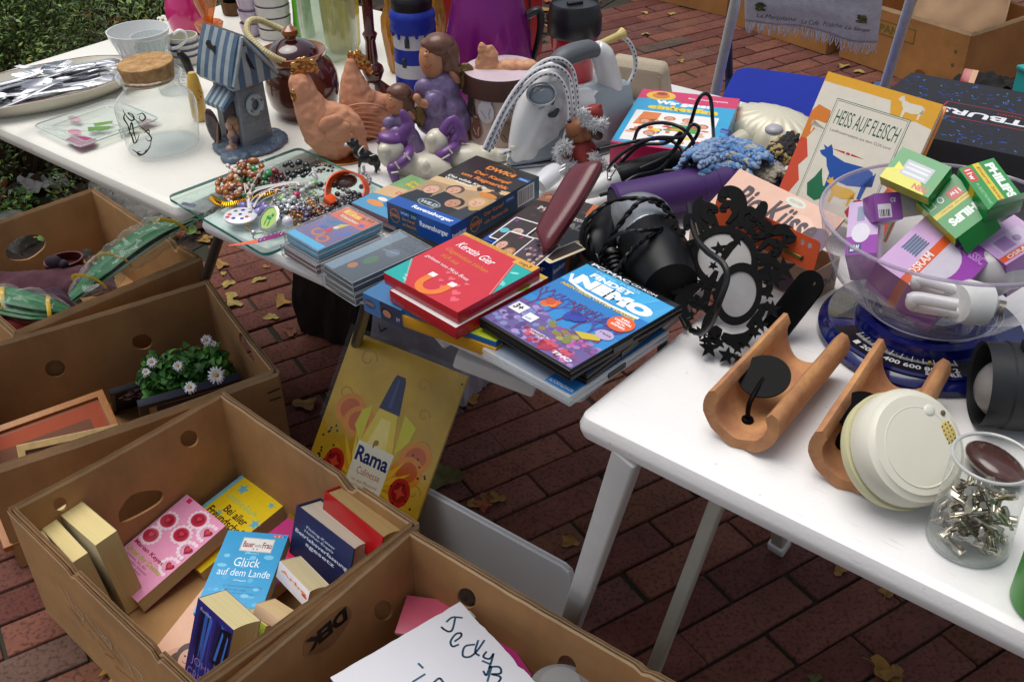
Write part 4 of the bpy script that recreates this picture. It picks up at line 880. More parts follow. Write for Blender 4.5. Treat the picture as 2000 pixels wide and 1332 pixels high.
k_it=[('r',0,0,1,1,'5f5c9a'),('r',0,.12,1,.72,'6d5f8c'),('r',0,0,1,.12,'4cabd2'),('r',0,.70,1,1,'d8602c'),('r',.05,.72,.95,.84,'d84a28')]
k_it+=[('p',[(.1,.55),(.45,.7),(.6,.66),(.3,.48)],'2f6a9c'),('p',[(.5,.62),(.66,.7),(.6,.5),(.5,.45)],'d0b52a'),('e',.42,.3,.15,.1,'c8702e'),('e',.42,.3,.1,.065,'6d5f8c'),('e',.7,.22,.14,.09,'c8702e'),('e',.7,.22,.09,.055,'6d5f8c'),('l',[(.42,.3),(.55,.45),(.7,.22)],.02,'b33028'),('e',.5,.42,.07,.07,'c02a2a'),('e',.35,.42,.1,.05,'2a58a8'),('e',.55,.52,.06,.04,'d6d0c0'),('p',[(.75,.35),(.95,.5),(.9,.62)],'3e66b8'),
         ('t','TKKG',.12,.86,.5,.1,'f0c838',0,.04),('t','Klassiker',.2,.76,.55,.06,'bfe0c0',0,.02),('t','3,50',.62,.88,.32,.07,'16120e',.2,.02),('t','DAS GOLDENE RAD',.06,.03,.88,.05,'2a7aa8'),('e',.85,.78,.06,.04,'3e58b8')]
k_it=[('t','Eis',.12,.86,.5,.1,'f0c838',0,.04) if q[0] == 't' and q[1] == 'TKKG' else q for q in k_it]
k_it=[q for q in k_it if not (q[0] == 't' and q[1] == 'DAS GOLDENE RAD')]
Zc=.766
cassette('cassette with blue and orange cover on top of the pile beside the jewellery',flat((679.5,399.7),(746.5,434),(554,452.5),Zc),.0165,'5fa8c8',k_it)
cassette('cassette in a taped clear case underneath the blue and orange one',flat((672,418),(741,455),(548,478),Zc-.0175),.0165,'7a5650',[('r',0,0,1,1,'6a6c70'),('r',.1,.1,.9,.5,'8a4a3a')])
f2=flat((768,441),(830,475),(626.7,514),Zc)
cassette('dark clear cassette case on top of the second pile',f2,.0165,'4c555c',[('r',0,0,1,1,'3f4a56'),('r',0,0,.3,1,'6f8494'),('e',.55,.4,.12,.1,'3f6a44'),('e',.45,.2,.1,.06,'a8683c'),('e',.65,.65,.15,.08,'5a6a7c'),('t','Hörspiel',.4,.6,.4,.05,'8fa4b4',.3)])
cassette('dusty clear cassette case at the bottom of the second pile by the edge',flat((770,462),(835,497),(628,537),Zc-.0175),.0165,'6a6b68',[('r',0,0,1,1,'55585a')])
pack('flat disc case with a colourful children picture showing left of the game box',flat((795,338),(880,372),(686,396),.757),.014,'8a6a70',[('r',0,0,1,1,'4a92b8'),('r',.0,.62,1,1,'7aa06a'),('p',[(.0,.35),(1,.5),(1,.75),(0,.62)],'d0a878'),('t','Die kleine',.2,.83,.5,.06,'e8c020',0,.02),('t','Reise',.2,.74,.4,.07,'e8c020',0,.02),('t','Der See',.3,.5,.5,.07,'c84028',0,.02),('e',.3,.18,.18,.06,'d88c3a'),('e',.6,.25,.2,.07,'2c6fa8'),('e',.3,.3,.1,.04,'e4e0d8')],name='disc_case',cat='disc case',coat=.6)
pack('thin black case underneath the dice game box',flat((925,322),(1050,366),(742,418),.757),.018,'141416',name='disc_case',cat='disc case')
# ------------------------------------------------------------------ dice game
blu='16509c'
dt=[('r',0,0,1,1,'2a2622'),('r',0,.0,1,.12,'17509e'),('p',[(0,.12),(1,.12),(1,.5),(.6,.56),(0,.5)],'a88c68'),('p',[(.0,.46),(.55,.5),(1,.6),(1,.66),(.5,.58),(0,.54)],'cfae80')]
for k in range(30):x,y=rnd.uniform(.1,.9),rnd.uniform(.55,.95);dt.append(('e',x,y,rnd.uniform(.02,.07),rnd.uniform(.01,.03),rnd.choice(['3a322a','241f1c','4a3c30'])))
dt+=[('e',.55,.88,.2,.1,'6b4a28'),('e',.55,.88,.19,.093,'2a2420'),('t','DWK4',.34,.855,.44,.06,'d88434',0,.05),('t','Der Kampf',.3,.735,.55,.062,'de7f36',0,.03),('t','um Ragnarök',.2,.655,.72,.062,'de7f36',0,.03),('t','Das wilde Kerle',.1,.59,.6,.034,'e8e0d4',0,.02),('t','Würfelduell',.1,.545,.42,.034,'e8e0d4',0,.02),
       ('p',[(.84,.86),(1,.86),(1,.9),(.84,.9)],'2c68b8'),('t','6-99 Jahre',.86,.867,.12,.018,'ffffff'),('e',.84,.52,.13,.035,'cc7c30')]
dt+=[('p',[(.0,.12),(.06,.28),(.3,.3),(.34,.12)],'20242a'),('p',[(.3,.2),(.36,.38),(.6,.36),(.62,.14)],'1c2026'),('p',[(.55,.12),(.6,.22),(.82,.22),(.9,.12)],'262626'),('p',[(.78,.12),(.82,.3),(1,.3),(1,.12)],'30343a')]
asp=.62
dt+=face(.2,.36,.11,asp,'cf9f86','9a8060')+face(.43,.45,.1,asp,'c99880','5a4638')+face(.64,.29,.11,asp,'b88468','2e221c')+face(.86,.4,.11,asp,'d3a68c','b99858',True)
dt+=[('e',.42,.17,.17,.055,'7c8486'),('e',.42,.17,.14,.044,'24282a'),('t','WILD',.29,.145,.26,.045,'a9b4b6',0,.06),('t','Ravensburger',.32,.035,.62,.055,'eef2f8',0,.03)]
pack('blue boxed dice game with four boys on the lid, on the middle table',flat((927.6,303),(1049.6,344),(755,394.4),.79),.033,'1c4a74',
     dt,[('r',0,0,.48,1,'1d4668'),('r',.48,0,1,1,'124a9c'),('e',.12,.5,.08,.32,'b07034'),('e',.12,.5,.07,.28,'1d4668'),('t','DWK4',.05,.42,.15,.17,'c88038',0,.04),('r',.22,.66,.36,.86,'2a62ac'),('t','6-99 Jahre',.23,.71,.12,.1,'ffffff'),('t','23 355 0',.385,.7,.08,.12,'dfe6ee'),('t','Der Kampf',.24,.4,.2,.18,'c88038',0,.02),('t','um Ragnarök',.24,.16,.22,.18,'c88038',0,.02),('t','Ravensburger',.52,.42,.44,.32,'eef2f8',0,.03)],
     [('r',0,0,.17,1,'124a9c'),('r',.17,0,1,1,'1d4a66'),('t','Ravensburger',.012,.34,.15,.3,'eef2f8',0,.03),('e',.255,.5,.05,.34,'c88038'),('e',.255,.5,.045,.3,'1d4a66'),('t','DWK4',.2,.38,.13,.24,'c88038',0,.04),('t','Der Kampf',.36,.55,.22,.22,'d0853c',0,.02),('t','um Ragnarök',.36,.2,.27,.22,'d0853c',0,.02),('r',.6,.62,.7,.86,'2a62ac'),('t','6-99 Jahre',.61,.67,.08,.12,'ffffff'),('r',.74,.12,.94,.9,'dfe0dc')]+[('r',.75+i*.0105,.2,.75+i*.0105+[.003,.006,.004,.007][i % 4],.84,'1c1c1c') for i in range(17)])
# ------------------------------------------------------------------ card game (brown and orange) with loose cards
mt=[('r',0,0,1,1,'352621'),('r',0,0,1,.13,'14489a'),('t','Ravensburger',.35,.03,.6,.07,'e8eef8',0,.03)]
rnd=random.Random(15)
for k in range(40):mt.append(('e',rnd.uniform(.1,.9),rnd.uniform(.2,.95),rnd.uniform(.02,.07),rnd.uniform(.01,.03),rnd.choice(['4a3428','2a1e1a','5c4030','6a4224'])))
mt+=[('p',[(.0,.82),(.2,.84),(.3,1),(0,1)],'8a5a40'),('p',[(.75,.8),(1,.78),(1,1),(.7,1)],'c0642a')]+face(.85,.9,.07,.65,'b9785c','6a3a20')+face(.1,.93,.06,.65,'a87058','4a2c20')
mt+=[('t','MA',.14,.68,.24,.07,'b4b0a8',0,.06),('t','zont',.68,.66,.22,.06,'e0dcd4',0,.02),('t','AU',.68,.52,.26,.1,'a8a49c',0,.06),('r',.78,.76,.96,.8,'dcd8d0'),('t','6-99',.82,.768,.1,.022,'302420'),('p',[(.4,.14),(.8,.14),(.95,.28),(.6,.4),(.3,.3)],'4a3c34')]
mf=flat((1072,376),(1203,412),(942,468),.776)
pack('brown and orange card game box with loose picture cards on its lid',mf,.036,'7a3c1c',mt,[('r',0,0,1,1,'14489a'),('t','Ravensburger',.1,.4,.8,.3,'e8eef8',0,.03)],
     [('r',0,0,.2,1,'14489a'),('r',.2,0,1,1,'a2501c'),('t','Ravensburger',.012,.38,.18,.24,'e8eef8',0,.03),('p',[(.24,0),(.27,.5),(.42,.5),(.46,0)],'2a2c30')]+face(.34,.66,.045,4.2,'b98468','2a1c18')+[('t','MAU',.55,.3,.28,.36,'6a5040',0,.05)])
def card(label,tl,tr,bl,z,items,w_=None):
    fr=flat(tl,tr,bl,z);e=thing('playing_card',label,'playing card',mw=fr[0],group='loose picture cards');b=B();b.T=Matrix.Translation((0,0,-.0006));b.mesh(plate(rrect(fr[1],fr[2],.003,3),(),.0006));b.obj('card',M('card','e2dedc',.4),e);art(e,fr[1],fr[2],items,.0001);return e
card('card with letter S and two faces lying behind the white bordered J card',(1000,421),(1050,436),(953,463),.7785,[('r',.05,.04,.95,.96,'3c3230'),('t','S',.1,.82,.14,.1,'8a3a94',0,.04),('e',.2,.4,.15,.1,'5cb0c0')]+face(.6,.5,.16,.7,'c99884','b8b4ae'))
card('card with letter J and two faces lying in front of the S card',(985,447),(1035,462),(930,500),.7795,[('r',.05,.04,.95,.96,'3a302c'),('t','J',.5,.85,.12,.09,'b02868',0,.04)]+face(.3,.55,.2,.7,'d0a08c','4a3832')+face(.72,.4,.17,.7,'c99478','a8713c',True))
card('card with a pile of dark purple figures lying below the red case',(1030,460),(1082,475),(985,512),.780,[('r',.04,.03,.96,.97,'4c3c44')]+[('e',rnd.uniform(.15,.85),rnd.uniform(.1,.9),.06,.04,rnd.choice(['8a7484','a88c7c','5c4c64','2c2228','c0a48c'])) for k in range(40)])
card('card with a yellow edge sticking out right of the red glasses case',(1098,452),(1122,466),(1050,500),.779,[('r',.04,.03,.96,.97,'d8b83a'),('r',.08,.07,.9,.93,'e0dcd8'),('r',.12,.1,.86,.9,'3a2e28')])
# red leather glasses case
gc0,gc1=W(1010+48,478,.785),W(1150,322,.855)
e=thing('glasses_case','dark red leather glasses case propped diagonally on the card game box','glasses case',gc0);ax=gc1-gc0;L=ax.length;axn=ax.normalized();sd_=axn.cross(Vector((0,0,1))).normalized();upn=sd_.cross(axn)
b=B();
def gfn(u,v):
    a=2*pi*u;t=v;hw=.020+.004*sin(pi*t)+.006*t;hh=.012
    end=(1-abs(2*t-1)**14)**.5 if 0 < t < 1 else 0.0
    sx_=abs(cos(a))**.75*math.copysign(1,cos(a));sy_=abs(sin(a))**.9*math.copysign(1,sin(a))
    return ax*t + (sd_*.93+upn*.38).normalized()*sx_*hw*(.55+.45*end) + (upn*.93-sd_*.38).normalized()*sy_*hh*end + axn*(-.012*sx_*(1 if t < .5 else -.6)*abs(2*t-1)**3)
b.grid(40,44,gfn);b.obj('body',M('red leather','5c1720',.32,noise=(18,.2),bump=(300,.15),coat=.3),e,ang=70)
b=B();b.tube([gfn(.02,v) for v in [i/30 for i in range(1,30)]],.0009,n=6);b.obj('seam',M('red leather seam','451016',.4),e)
# ------------------------------------------------------------------ talking-book cases and the software box
gt_=[('r',0,0,1,1,'c22a38'),('p',[(0,0.42),(.14,.0),(0,0)],'2aa8a0')]
gt_=[('r',0,0,1,1,'1fa49c')]
rnd=random.Random(9)
for k in range(60):gt_.append(('e',rnd.uniform(.05,.95),rnd.uniform(.05,.95),.045,.014,rnd.choice(['6fd0c6','8adcd2','3cb4aa']),rnd.uniform(-.5,.5)))
gt_+=[('p',[(.0,.98),(.5,.98),(1,.27),(1,0),(.32,0),(0,.5)],'c9303c'),('p',[(0,.94),(.98,.94),(.98,1),(0,1)],'cf9a3c')]
gt_=[('r',0,0,1,1,'1fa49c')]+gt_[1:61]+[('p',[(.06,1),(.74,1),(1,.4),(1,.0),(.30,0),(0,.35),(0,.92)],'c9303c')]
gt_=[q for q in gt_ if True]+[('r',0,.955,1,1,'cf9a3c'),('l',[(.0,.33),(.28,.01)],.006,'e8a8a0'),('l',[(.75,.95),(.99,.38)],.006,'e8a8a0'),('r',.74,.9,1,.99,'d8a040'),('t','mp3',.8,.91,.14,.06,'6a3a10',0,.02),('t','Hörbuch Lesung',.1,.965,.5,.022,'7a4a18'),
        ('t','Kerstin Gier',.12,.76,.52,.1,'f4e8e4',-.08,.01,.2),('t','Gegensätze ziehen',.1,.63,.6,.075,'dc8a34',-.08,.0,.2),('t','sich aus',.16,.54,.24,.06,'dc8a34',-.08,.0,.2),('t','gelesen von Mirja Boes',.06,.43,.62,.055,'f4e8e4',-.08,0,.2)]
for hx,hy,hr in ((.45,.38,.03),(.55,.33,.04),(.66,.28,.05),(.5,.25,.03),(.6,.18,.04),(.75,.2,.05),(.72,.36,.03),(.82,.12,.05)):gt_.append(('p',heart(hx,hy,hr,1.0),'e0606c'))
U=[(.5+.13*cos(a),.16+.13*sin(a)*1.0) for a in [pi+pi*i/12 for i in range(13)]]
gt_+=[('l',[(.37,.3)]+[(x,y) for x,y in U]+[(.63,.3)],.075,'e07a2c'),('l',[(.37,.3),(.37,.24)],.078,'eee8e4'),('l',[(.63,.3),(.63,.24)],.078,'eee8e4')]
gk=flat((905,452),(1050,521),(749,532),.792)
pack('red and turquoise talking book case with an orange magnet, top of its stack',gk,.0155,'b8202e',gt_,name='audiobook_case',cat='audiobook')
pack('red case with white and green top, second in the stack',flat((930,473),(1060,537),(760,566),.7755),.0165,'b01c26',[('r',.02,.0,1,1,'d8d4d2'),('e',.75,.62,.2,.12,'3a8a30'),('e',.9,.75,.1,.1,'6aa028'),('r',0,.94,1,1,'c8a83c'),('e',.3,.1,.02,.02,'5a5048'),('e',.5,.06,.012,.012,'5a5048')],name='audiobook_case',cat='audiobook')
fb_=frame(W(782,604,.758),W(968,670,.758),W(900,530,.758))
e=pack('thick yellow slipcase lying below the blue booklets at the table edge',(fb_[0] @ Matrix.Translation((0,0,-.008)),fb_[1],.12),.016,'c08c1c',name='slipcase',cat='slipcase')
e=pack('three blue booklets stacked on the yellow slipcase',(fb_[0] @ Matrix.Translation((0.002,.002,0)),fb_[1]-.003,.118),.0078,'1462a8',[('r',.6,0,1,.3,'a8b82c')],[('r',0,y,1,y+.06,'0a3460') for y in (.3,.63)]+[('r',0,y,1,y+.04,'58a0d8') for y in (.2,.55,.86)],name='booklets',cat='booklet')
fs=frame(W(708,572,.757),W(783,607,.757),W(760,530,.757))
pack('small light blue game box with a bearded face, squeezed under the stack',(fs[0],fs[1],.09),.026,'3a6a9c',[('r',0,0,1,1,'40709c')],[('r',0,0,1,1,'3f74a8'),('e',.18,.55,.15,.25,'2f5a86'),('t','DWK3',.06,.48,.22,.16,'c88038',0,.04),('r',.45,0,1,1,'2c3c54')]+face(.62,.5,.13,1.6,'b98468','2a1c18')+[('t','ST',.86,.3,.1,.18,'d8e0e8')])
# software case: generic undersea picture without any characters
nm=[('r',0,0,1,1,'2f86c4'),('r',.0,.42,1,.7,'2a78bc'),('r',0,.7,1,1,'3fa0d8'),('p',[(0,0),(1,0),(1,.22),(.8,.3),(.5,.27),(.2,.36),(0,.34)],'6a5890')]
rnd=random.Random(12)
for k in range(10):x=rnd.uniform(.02,.9);nm.append(('p',[(x,.72),(x+.08,.72),(min(1,x+.25),1),(x+.1,1)],rnd.choice(['4cb0e2','48a8dc','5cb8e6'])))
nm=[q for q in nm if q[0] != 'p' or max(a for a,b_ in q[1]) <= 1.0]
def coral(x,y,a,L,d,c,o):
    x2,y2=x+L*cos(a),y+L*.7*sin(a)
    if not (0.01 < x2 < .99 and 0.01 < y2 < .66):return
    o.append(('l',[(x,y),(x2,y2)],.008+.005*d,c))
    if d > 0:
        for s in (-1,1):coral(x2,y2,a+s*rnd.uniform(.25,.6),L*rnd.uniform(.7,.85),d-1,c,o)
for x in (.1,.3,.45,.62,.76,.9):coral(x,.3,pi/2+rnd.uniform(-.2,.2),.12,4,rnd.choice(['4a4a9c','5a3c7c','3a4c98','6a2c5c']),nm)
for k in range(150):
    x,y=rnd.uniform(.03,.97),rnd.uniform(.02,.33);r_=rnd.uniform(.018,.035)
    nm.append(('e',x,min(y,.3+.05*sin(x*9)),r_,r_*.7,rnd.choice(['8a74b4','6a5494','a48cc4','54447c','7a86b8'] if x < .55 else ['b85c9c','8a4c8c','9c7cb0','6c4878','c070a4'])))
for k in range(40):x,y=rnd.uniform(.35,.9),rnd.uniform(.02,.12);nm.append(('e',x,y,.025,.018,rnd.choice(['b03048','c85060','8c2438'])))
for k in range(14):x,y=rnd.uniform(.45,.75),rnd.uniform(.17,.27);nm.append(('e',x,y,.035,.022,rnd.choice(['7a8440','a0984c','8a7a3c'])))
for k in range(8):nm.append(('e',.22+rnd.uniform(-.06,.06),.42+rnd.uniform(-.03,.03),.035,.03,rnd.choice(['d8642c','e07c38','c85020'])))
for k in range(8):nm.append(('e',.53+rnd.uniform(-.09,.09),.42+rnd.uniform(-.04,.04),.05,.035,rnd.choice(['3240a0','3c50b4','28348c'])))
nm+=[('p',[(.66,.3),(.86,.38),(.9,.33),(.78,.27)],'c9b22a'),('r',.0,.955,1,1,'16181c'),('r',.6,.955,1,1,'16181c'),('t','PC/MAC',.04,.962,.44,.032,'e8ecf0',0,.03),('t','CD-ROM',.5,.965,.28,.022,'e8ecf0',0,.02),
       ('t','Disney  PIXAR',.16,.905,.5,.03,'a8dcf4'),('t','FINDET',.16,.845,.46,.055,'f2f8fc',0,.05),('t','NEMO',.1,.715,.84,.12,'f8fcfe',0,.09),('l',[(.03,.79),(.1,.71),(.3,.68),(.6,.675),(.9,.69)],.03,'e8f4fa'),('t','ABENTEUER UNTER WASSER',.06,.645,.84,.03,'d8c04c',0,.03),
       ('e',.86,.56,.12,.085,'e0602a'),('t','INKL.',.81,.6,.1,.018,'ffffff',0,.03),('t','ORIGINAL',.77,.573,.18,.018,'ffffff',0,.03),('t','FILM-',.81,.546,.1,.018,'ffffff',0,.03),('t','SZENEN',.79,.519,.14,.018,'ffffff',0,.03),
       ('r',.03,.19,.17,.29,'e4e4e4'),('t','3+',.05,.215,.09,.06,'202020',0,.04),('r',.22,.17,.33,.25,'e8e8ee'),('t','usk',.235,.185,.07,.025,'404048'),('e',.87,.4,.085,.05,'b8a4c8'),('t','7 Spiele',.81,.395,.12,.022,'2c2030',0,.02),('t','KOMPLETT IN',.4,.115,.2,.016,'f0f0f4',0,.02),('t','DEUTSCH',.42,.09,.14,.016,'f0f0f4',0,.02),('t','THQ',.74,.03,.2,.035,'e4e0e4',0,.05,.3)]
RS0=random.Random(91)
def scrib(label,cx,cy,rx,ry,cols,r_,z,n=13,**k):
    beads(label,[(cx+rx*RS0.uniform(-1,1),cy+ry*RS0.uniform(-1,1)) for _ in range(n)],cols,r_,zs=[RS0.uniform(.0,z) for _ in range(n)],seed=n,**k)
def dvd(label,fr,t,items,col='131315',clear=False,top=None):
    mw,w_,h_=fr;e=thing('disc_case',label,'disc case',mw=mw);b=B();m=thin('clear case','f0f4f6',.3,.3,.3,.6) if clear else M('black plastic',col,.35,spec=.3)
    for z0 in (-t*.5+.0003,-t):b.box(w_,h_,t*.5-.0003,c=(w_/2,h_/2,z0),bev=.0022)
    b.obj('case',m,e)
    b=B();b.box(w_*.22,.002,t*.5,c=(w_*.999,h_*.45,-t*.72),r=(0,0,pi/2));b.obj('thumb_notch',M('black plastic','08080a',.4),e)
    T=Matrix.Translation((.004,.004,0));art(e,w_-.006,h_-.008,items,.0003,T=T,coat=.5,rough=.25)
    if top:b=B();b.box(w_-.006,h_-.008,.0006,c=(w_/2,h_/2,.0001));b.obj('sleeve',M('sleeve',top,.3,coat=.6),e)
    return e
nf=flat((1147,503),(1325,591),(934.4,619.6),.777)
dvd('black software case with an undersea coral picture, top of the stack at the table corner',nf,.0145,nm)
dvd('black disc case with blue sleeve, rotated under the coral picture case',flat((1150,530),(1338,608),(955,640),.7615),.014,[('r',0,0,1,1,'1c3c8c')])
dvd('clear plastic case with a blue paper strip at the bottom of the stack',flat((1130,560),(1300,640),(940,680),.7465),.014,[('r',0,0,1,.93,'8a94a4'),('r',.7,0,1,1,'2c74b4'),('t','AUTORENLEXIKON',.72,.02,.26,.03,'e8f0f8',0)],clear=True)
# ------------------------------------------------------------------ jewellery
GZ=.741
def mats_of(cols,met=None,rough=.2):return [M('bead',c,rough,.0 if met is None else met,coat=.6) for c in cols]
def beads(label,path,cols,r_,z=GZ,met=None,seed=0,cat='necklace',name='necklace',elong=1.2,zs=None,closed=False,rough=.18,jitter=0.,glass=False):
    rd=random.Random(seed);c0_=W(*path[0],z);P=[W(px,py,(z+r_+(zs[i] if zs else 0)))-c0_ for i,(px,py) in enumerate(path)]
    Q=catmull(P,16,closed);b=B();e=thing(name,label,cat,c0_,group='tangled jewellery on the glass board');acc=0;last=Q[0];k=0
    for i in range(1,len(Q)):
        seg=(Q[i]-Q[i-1]);acc+=seg.length
        if acc >= r_*2*elong:
            acc=0;d=seg.normalized();rr=r_*rd.uniform(.8,1.15);b.m=rd.randrange(len(cols));R=d.to_track_quat('Z','Y').to_euler()
            j=Vector((rd.gauss(0,jitter),rd.gauss(0,jitter),abs(rd.gauss(0,jitter)))) if jitter else Vector()
            b.ell(Q[i]+j,(rr,rr,rr*elong),R,n=10,m=7)
    b.obj('beads',mats_of(cols,met,rough),e)
    b=B();b.tube(Q,.0004,n=4,closed=closed);b.obj('string',M('string','5a5048',.7),e);return e
beads('amber brown glass bead necklace heaped at the left of the jewellery',[(437,345),(425,360),(432,378),(442,352),(455,368),(463,350),(470,372),(455,388),(440,382),(452,345),(478,322),(497,315),(512,328),(498,342),(470,335)],['8a4a14','a8642a','9c5a20'],.0052,zs=[.0,.004,0,.012,.01,.018,.012,.004,.0,.02,.024,.026,.02,.02,.022],seed=1,elong=1.5)
beads('necklace of small white pearls and brown beads over the amber heap',[(441,322),(455,328),(468,318),(480,316),(467,336),(452,330),(448,360),(462,362),(470,368),(457,380),(445,385),(452,395)],['d8ccc0','d8ccc0','7a4028'],.003,zs=[.02,.028,.03,.03,.028,.028,.015,.02,.018,.01,.006,.004],seed=2)
beads('bright red, green and orange glass bead necklace next to the amber heap',[(478,330),(492,328),(500,340),(488,352),(478,365),(495,375),(512,360),(530,352),(528,366),(515,350),(532,335),(545,338)],['8c1424','1c6a34','c05a18','4a1420','2a8a50','c8bcb0','5c2434'],.0052,zs=[.022,.022,.02,.016,.01,.006,.008,.006,.004,.014,.012,.01],seed=3,elong=1.35)
beads('cluster of shiny black beads at the rear right of the jewellery',[(545,328),(560,322),(575,327),(590,322),(600,333),(585,338),(565,337),(550,345),(560,352),(585,345),(605,340),(597,326)],['141414','1c1a1a','0e0e10'],.0045,zs=[.004,.008,.012,.014,.008,.01,.008,.004,.002,.006,.006,.014],seed=4,jitter=.002)
beads('fine black and copper bugle bead strand behind the orange watch',[(612,330),(625,325),(638,325),(650,333),(636,336),(622,338),(612,336),(628,332)],['181414','7a4a34','241c1c'],.0024,zs=[.006,.008,.008,.002,.004,.006,.004,.01],seed=5,jitter=.0016)
beads('lavender pearl necklace below the white cords',[(455,405),(468,400),(480,403),(505,402),(515,398),(512,410),(503,415),(518,408)],['6c62a0','9a92c4','7a70ac'],.0058,zs=[.0,.002,.004,.004,.006,.004,.002,.01],seed=6,elong=1.5)
beads('grey and black pearl necklace along the right side of the jewellery',[(560,375),(580,371),(602,368),(622,362),(640,360),(655,364),(668,370),(685,376),(702,380),(690,388),(672,384),(655,378)],['6c6466','1a181a','8c8286','2a2628'],.004,zs=[.004,.008,.01,.012,.012,.01,.01,.01,.004,.002,.004,.004],seed=7)
beads('grey pearl bracelet behind the orange watch',[(703,336),(715,342),(722,352),(718,362),(706,365)],['8a8486','7a7476'],.0036,seed=8,elong=1.0)
beads('large black bead necklace in front of the orange watch',[(628,390),(640,398),(655,395),(668,402),(682,408),(672,418),(655,410),(640,412),(622,408)],['121214','1a181c'],.0062,zs=[.003]*9,seed=9)
beads('dark purple bead necklace near the cassettes',[(585,418),(600,422),(612,415),(628,418),(640,424),(620,430),(600,432),(588,428)],['1c1a34','2a2850','141420'],.0055,zs=[.002]*8,seed=10,elong=1.3)
beads('pink, silver and green bead necklace in the middle of the jewellery',[(560,380),(550,388),(562,395),(572,388),(580,380),(592,372),(605,362),(615,358)],['b8205c','b8bcb8','c8146c','7ab85c','c4c8c4','a0b0a0'],.0045,zs=[.006,.01,.012,.012,.012,.014,.014,.01],seed=11)
beads('clear and silver crystal chain in the middle of the heap',[(535,395),(548,402),(560,400),(555,412),(572,408),(585,400),(578,394),(562,406),(545,412),(560,418)],['b0b4b4','d0d4d4','8a8e90'],.0032,zs=[.004,.006,.008,.006,.008,.006,.006,.01,.004,.002],seed=12,jitter=.002,met=.5,rough=.15)
scrib('fine white seed bead strands tangled in the middle of the heap',560,385,55,28,['c8c4bc','b8b0a8'],.0016,.012,22)
scrib('fine dark red seed bead strand tangled behind the white cords',540,355,50,16,['5c1420','7a2030'],.0024,.012,16)
scrib('pale green and crystal bead strand tangled in front of the black beads',590,370,45,20,['98b088','c4ccc4','a4a8a8'],.0028,.012,16)
scrib('black faceted bead strand tangled around the large black beads',655,400,45,20,['101012','2a2a2e'],.0036,.010,20)
scrib('copper coloured bead strand tangled beside the gold chains',600,410,50,22,['8c5830','a87040','5c3418'],.0020,.012,22,met=.6)
scrib('brown and amber bead strand tangled through the left heap',470,350,38,32,['6c3410','a0602a','2c6a3c','c8b8a8'],.0040,.026,22)
scrib('purple and grey bead strand tangled near the medallion',570,415,45,18,['4c4478','7c7690','8c8c94'],.0034,.008,18)
def chain(label,path,col,r_,z=GZ,zs=None,seed=0,cat='chain',name='chain',metal=.9,thick=1.):
    rd=random.Random(seed);c0_=W(*path[0],z);P=[W(px,py,z+.002+(zs[i] if zs else 0))-c0_ for i,(px,py) in enumerate(path)];Q=catmull(P,14);b=B();e=thing(name,label,cat,c0_,group='tangled jewellery on the glass board')
    acc=0;fl_=0
    for i in range(1,len(Q)):
        sg_=Q[i]-Q[i-1];acc+=sg_.length
        if acc > r_*1.5:
            acc=0;fl_ ^= 1;R=sg_.normalized().to_track_quat('X','Z').to_matrix().to_4x4();T0=b.T;b.T=Matrix.Translation(Q[i]) @ R @ rot((pi/2*fl_+.3,0,0))
            b.tube([(r_*cos(a),r_*.65*sin(a),0) for a in [2*pi*k/8 for k in range(8)]],r_*.28*thick,n=4,closed=True);b.T=T0
    b.obj('links',M('chain metal',col,.25,metal),e);return e
chain('rose gold chain coiled in front of the watch',[(605,385),(600,395),(612,392),(608,402),(620,405),(628,418),(615,400),(600,405),(582,410)],'b98048',.0022,zs=[.01,.012,.014,.012,.01,.006,.012,.008,.004],seed=1)
chain('second gold chain heap beside the white pearl',[(560,422),(575,420),(590,425),(580,432),(570,438),(585,440),(560,430),(572,425),(595,418)],'b08452',.0022,zs=[.003,.006,.006,.008,.004,.002,.006,.008,.004],seed=2)
chain('thin gold chain hanging below the white disc pendant',[(495,435),(485,438),(482,445),(488,452),(496,452)],'c09040',.0016,seed=3)
chain('silver link bracelet above the green medallion',[(535,400),(548,396),(560,402),(568,396),(556,410),(545,404)],'a8aaac',.003,zs=[.008,.012,.012,.01,.006,.012],seed=4)
# gold bracelet
P=[W(*q,GZ+.006) for q in ((412,385),(425,395),(445,399),(465,396),(480,388),(500,382),(525,378),(545,372))];c=P[0]
e=thing('gold_bracelet','broad segmented gold bracelet along the front of the amber beads','bracelet',c,group='tangled jewellery on the glass board');Q=catmull([p-c for p in P],5);b=B()
for i in range(len(Q)-1):
    m_=(Q[i]+Q[i+1])/2;d=(Q[i+1]-Q[i]);b.box(d.length*.92,.0085,.003,c=m_-Vector((0,0,.0015)),r=(.5,0,atan2(d.y,d.x)),bev=.0008)
b.obj('links',M('gold','c08a1c',.2,1.),e)
b=B()
for i in range(6):b.tube([W(412+i*2.2,380+i*1.2,GZ+.012)-c,W(419+i*2.4,389+i*1.2,GZ+.012)-c],.0011,n=6)
b.obj('clasp',M('gold','d0a030',.2,1.),e)
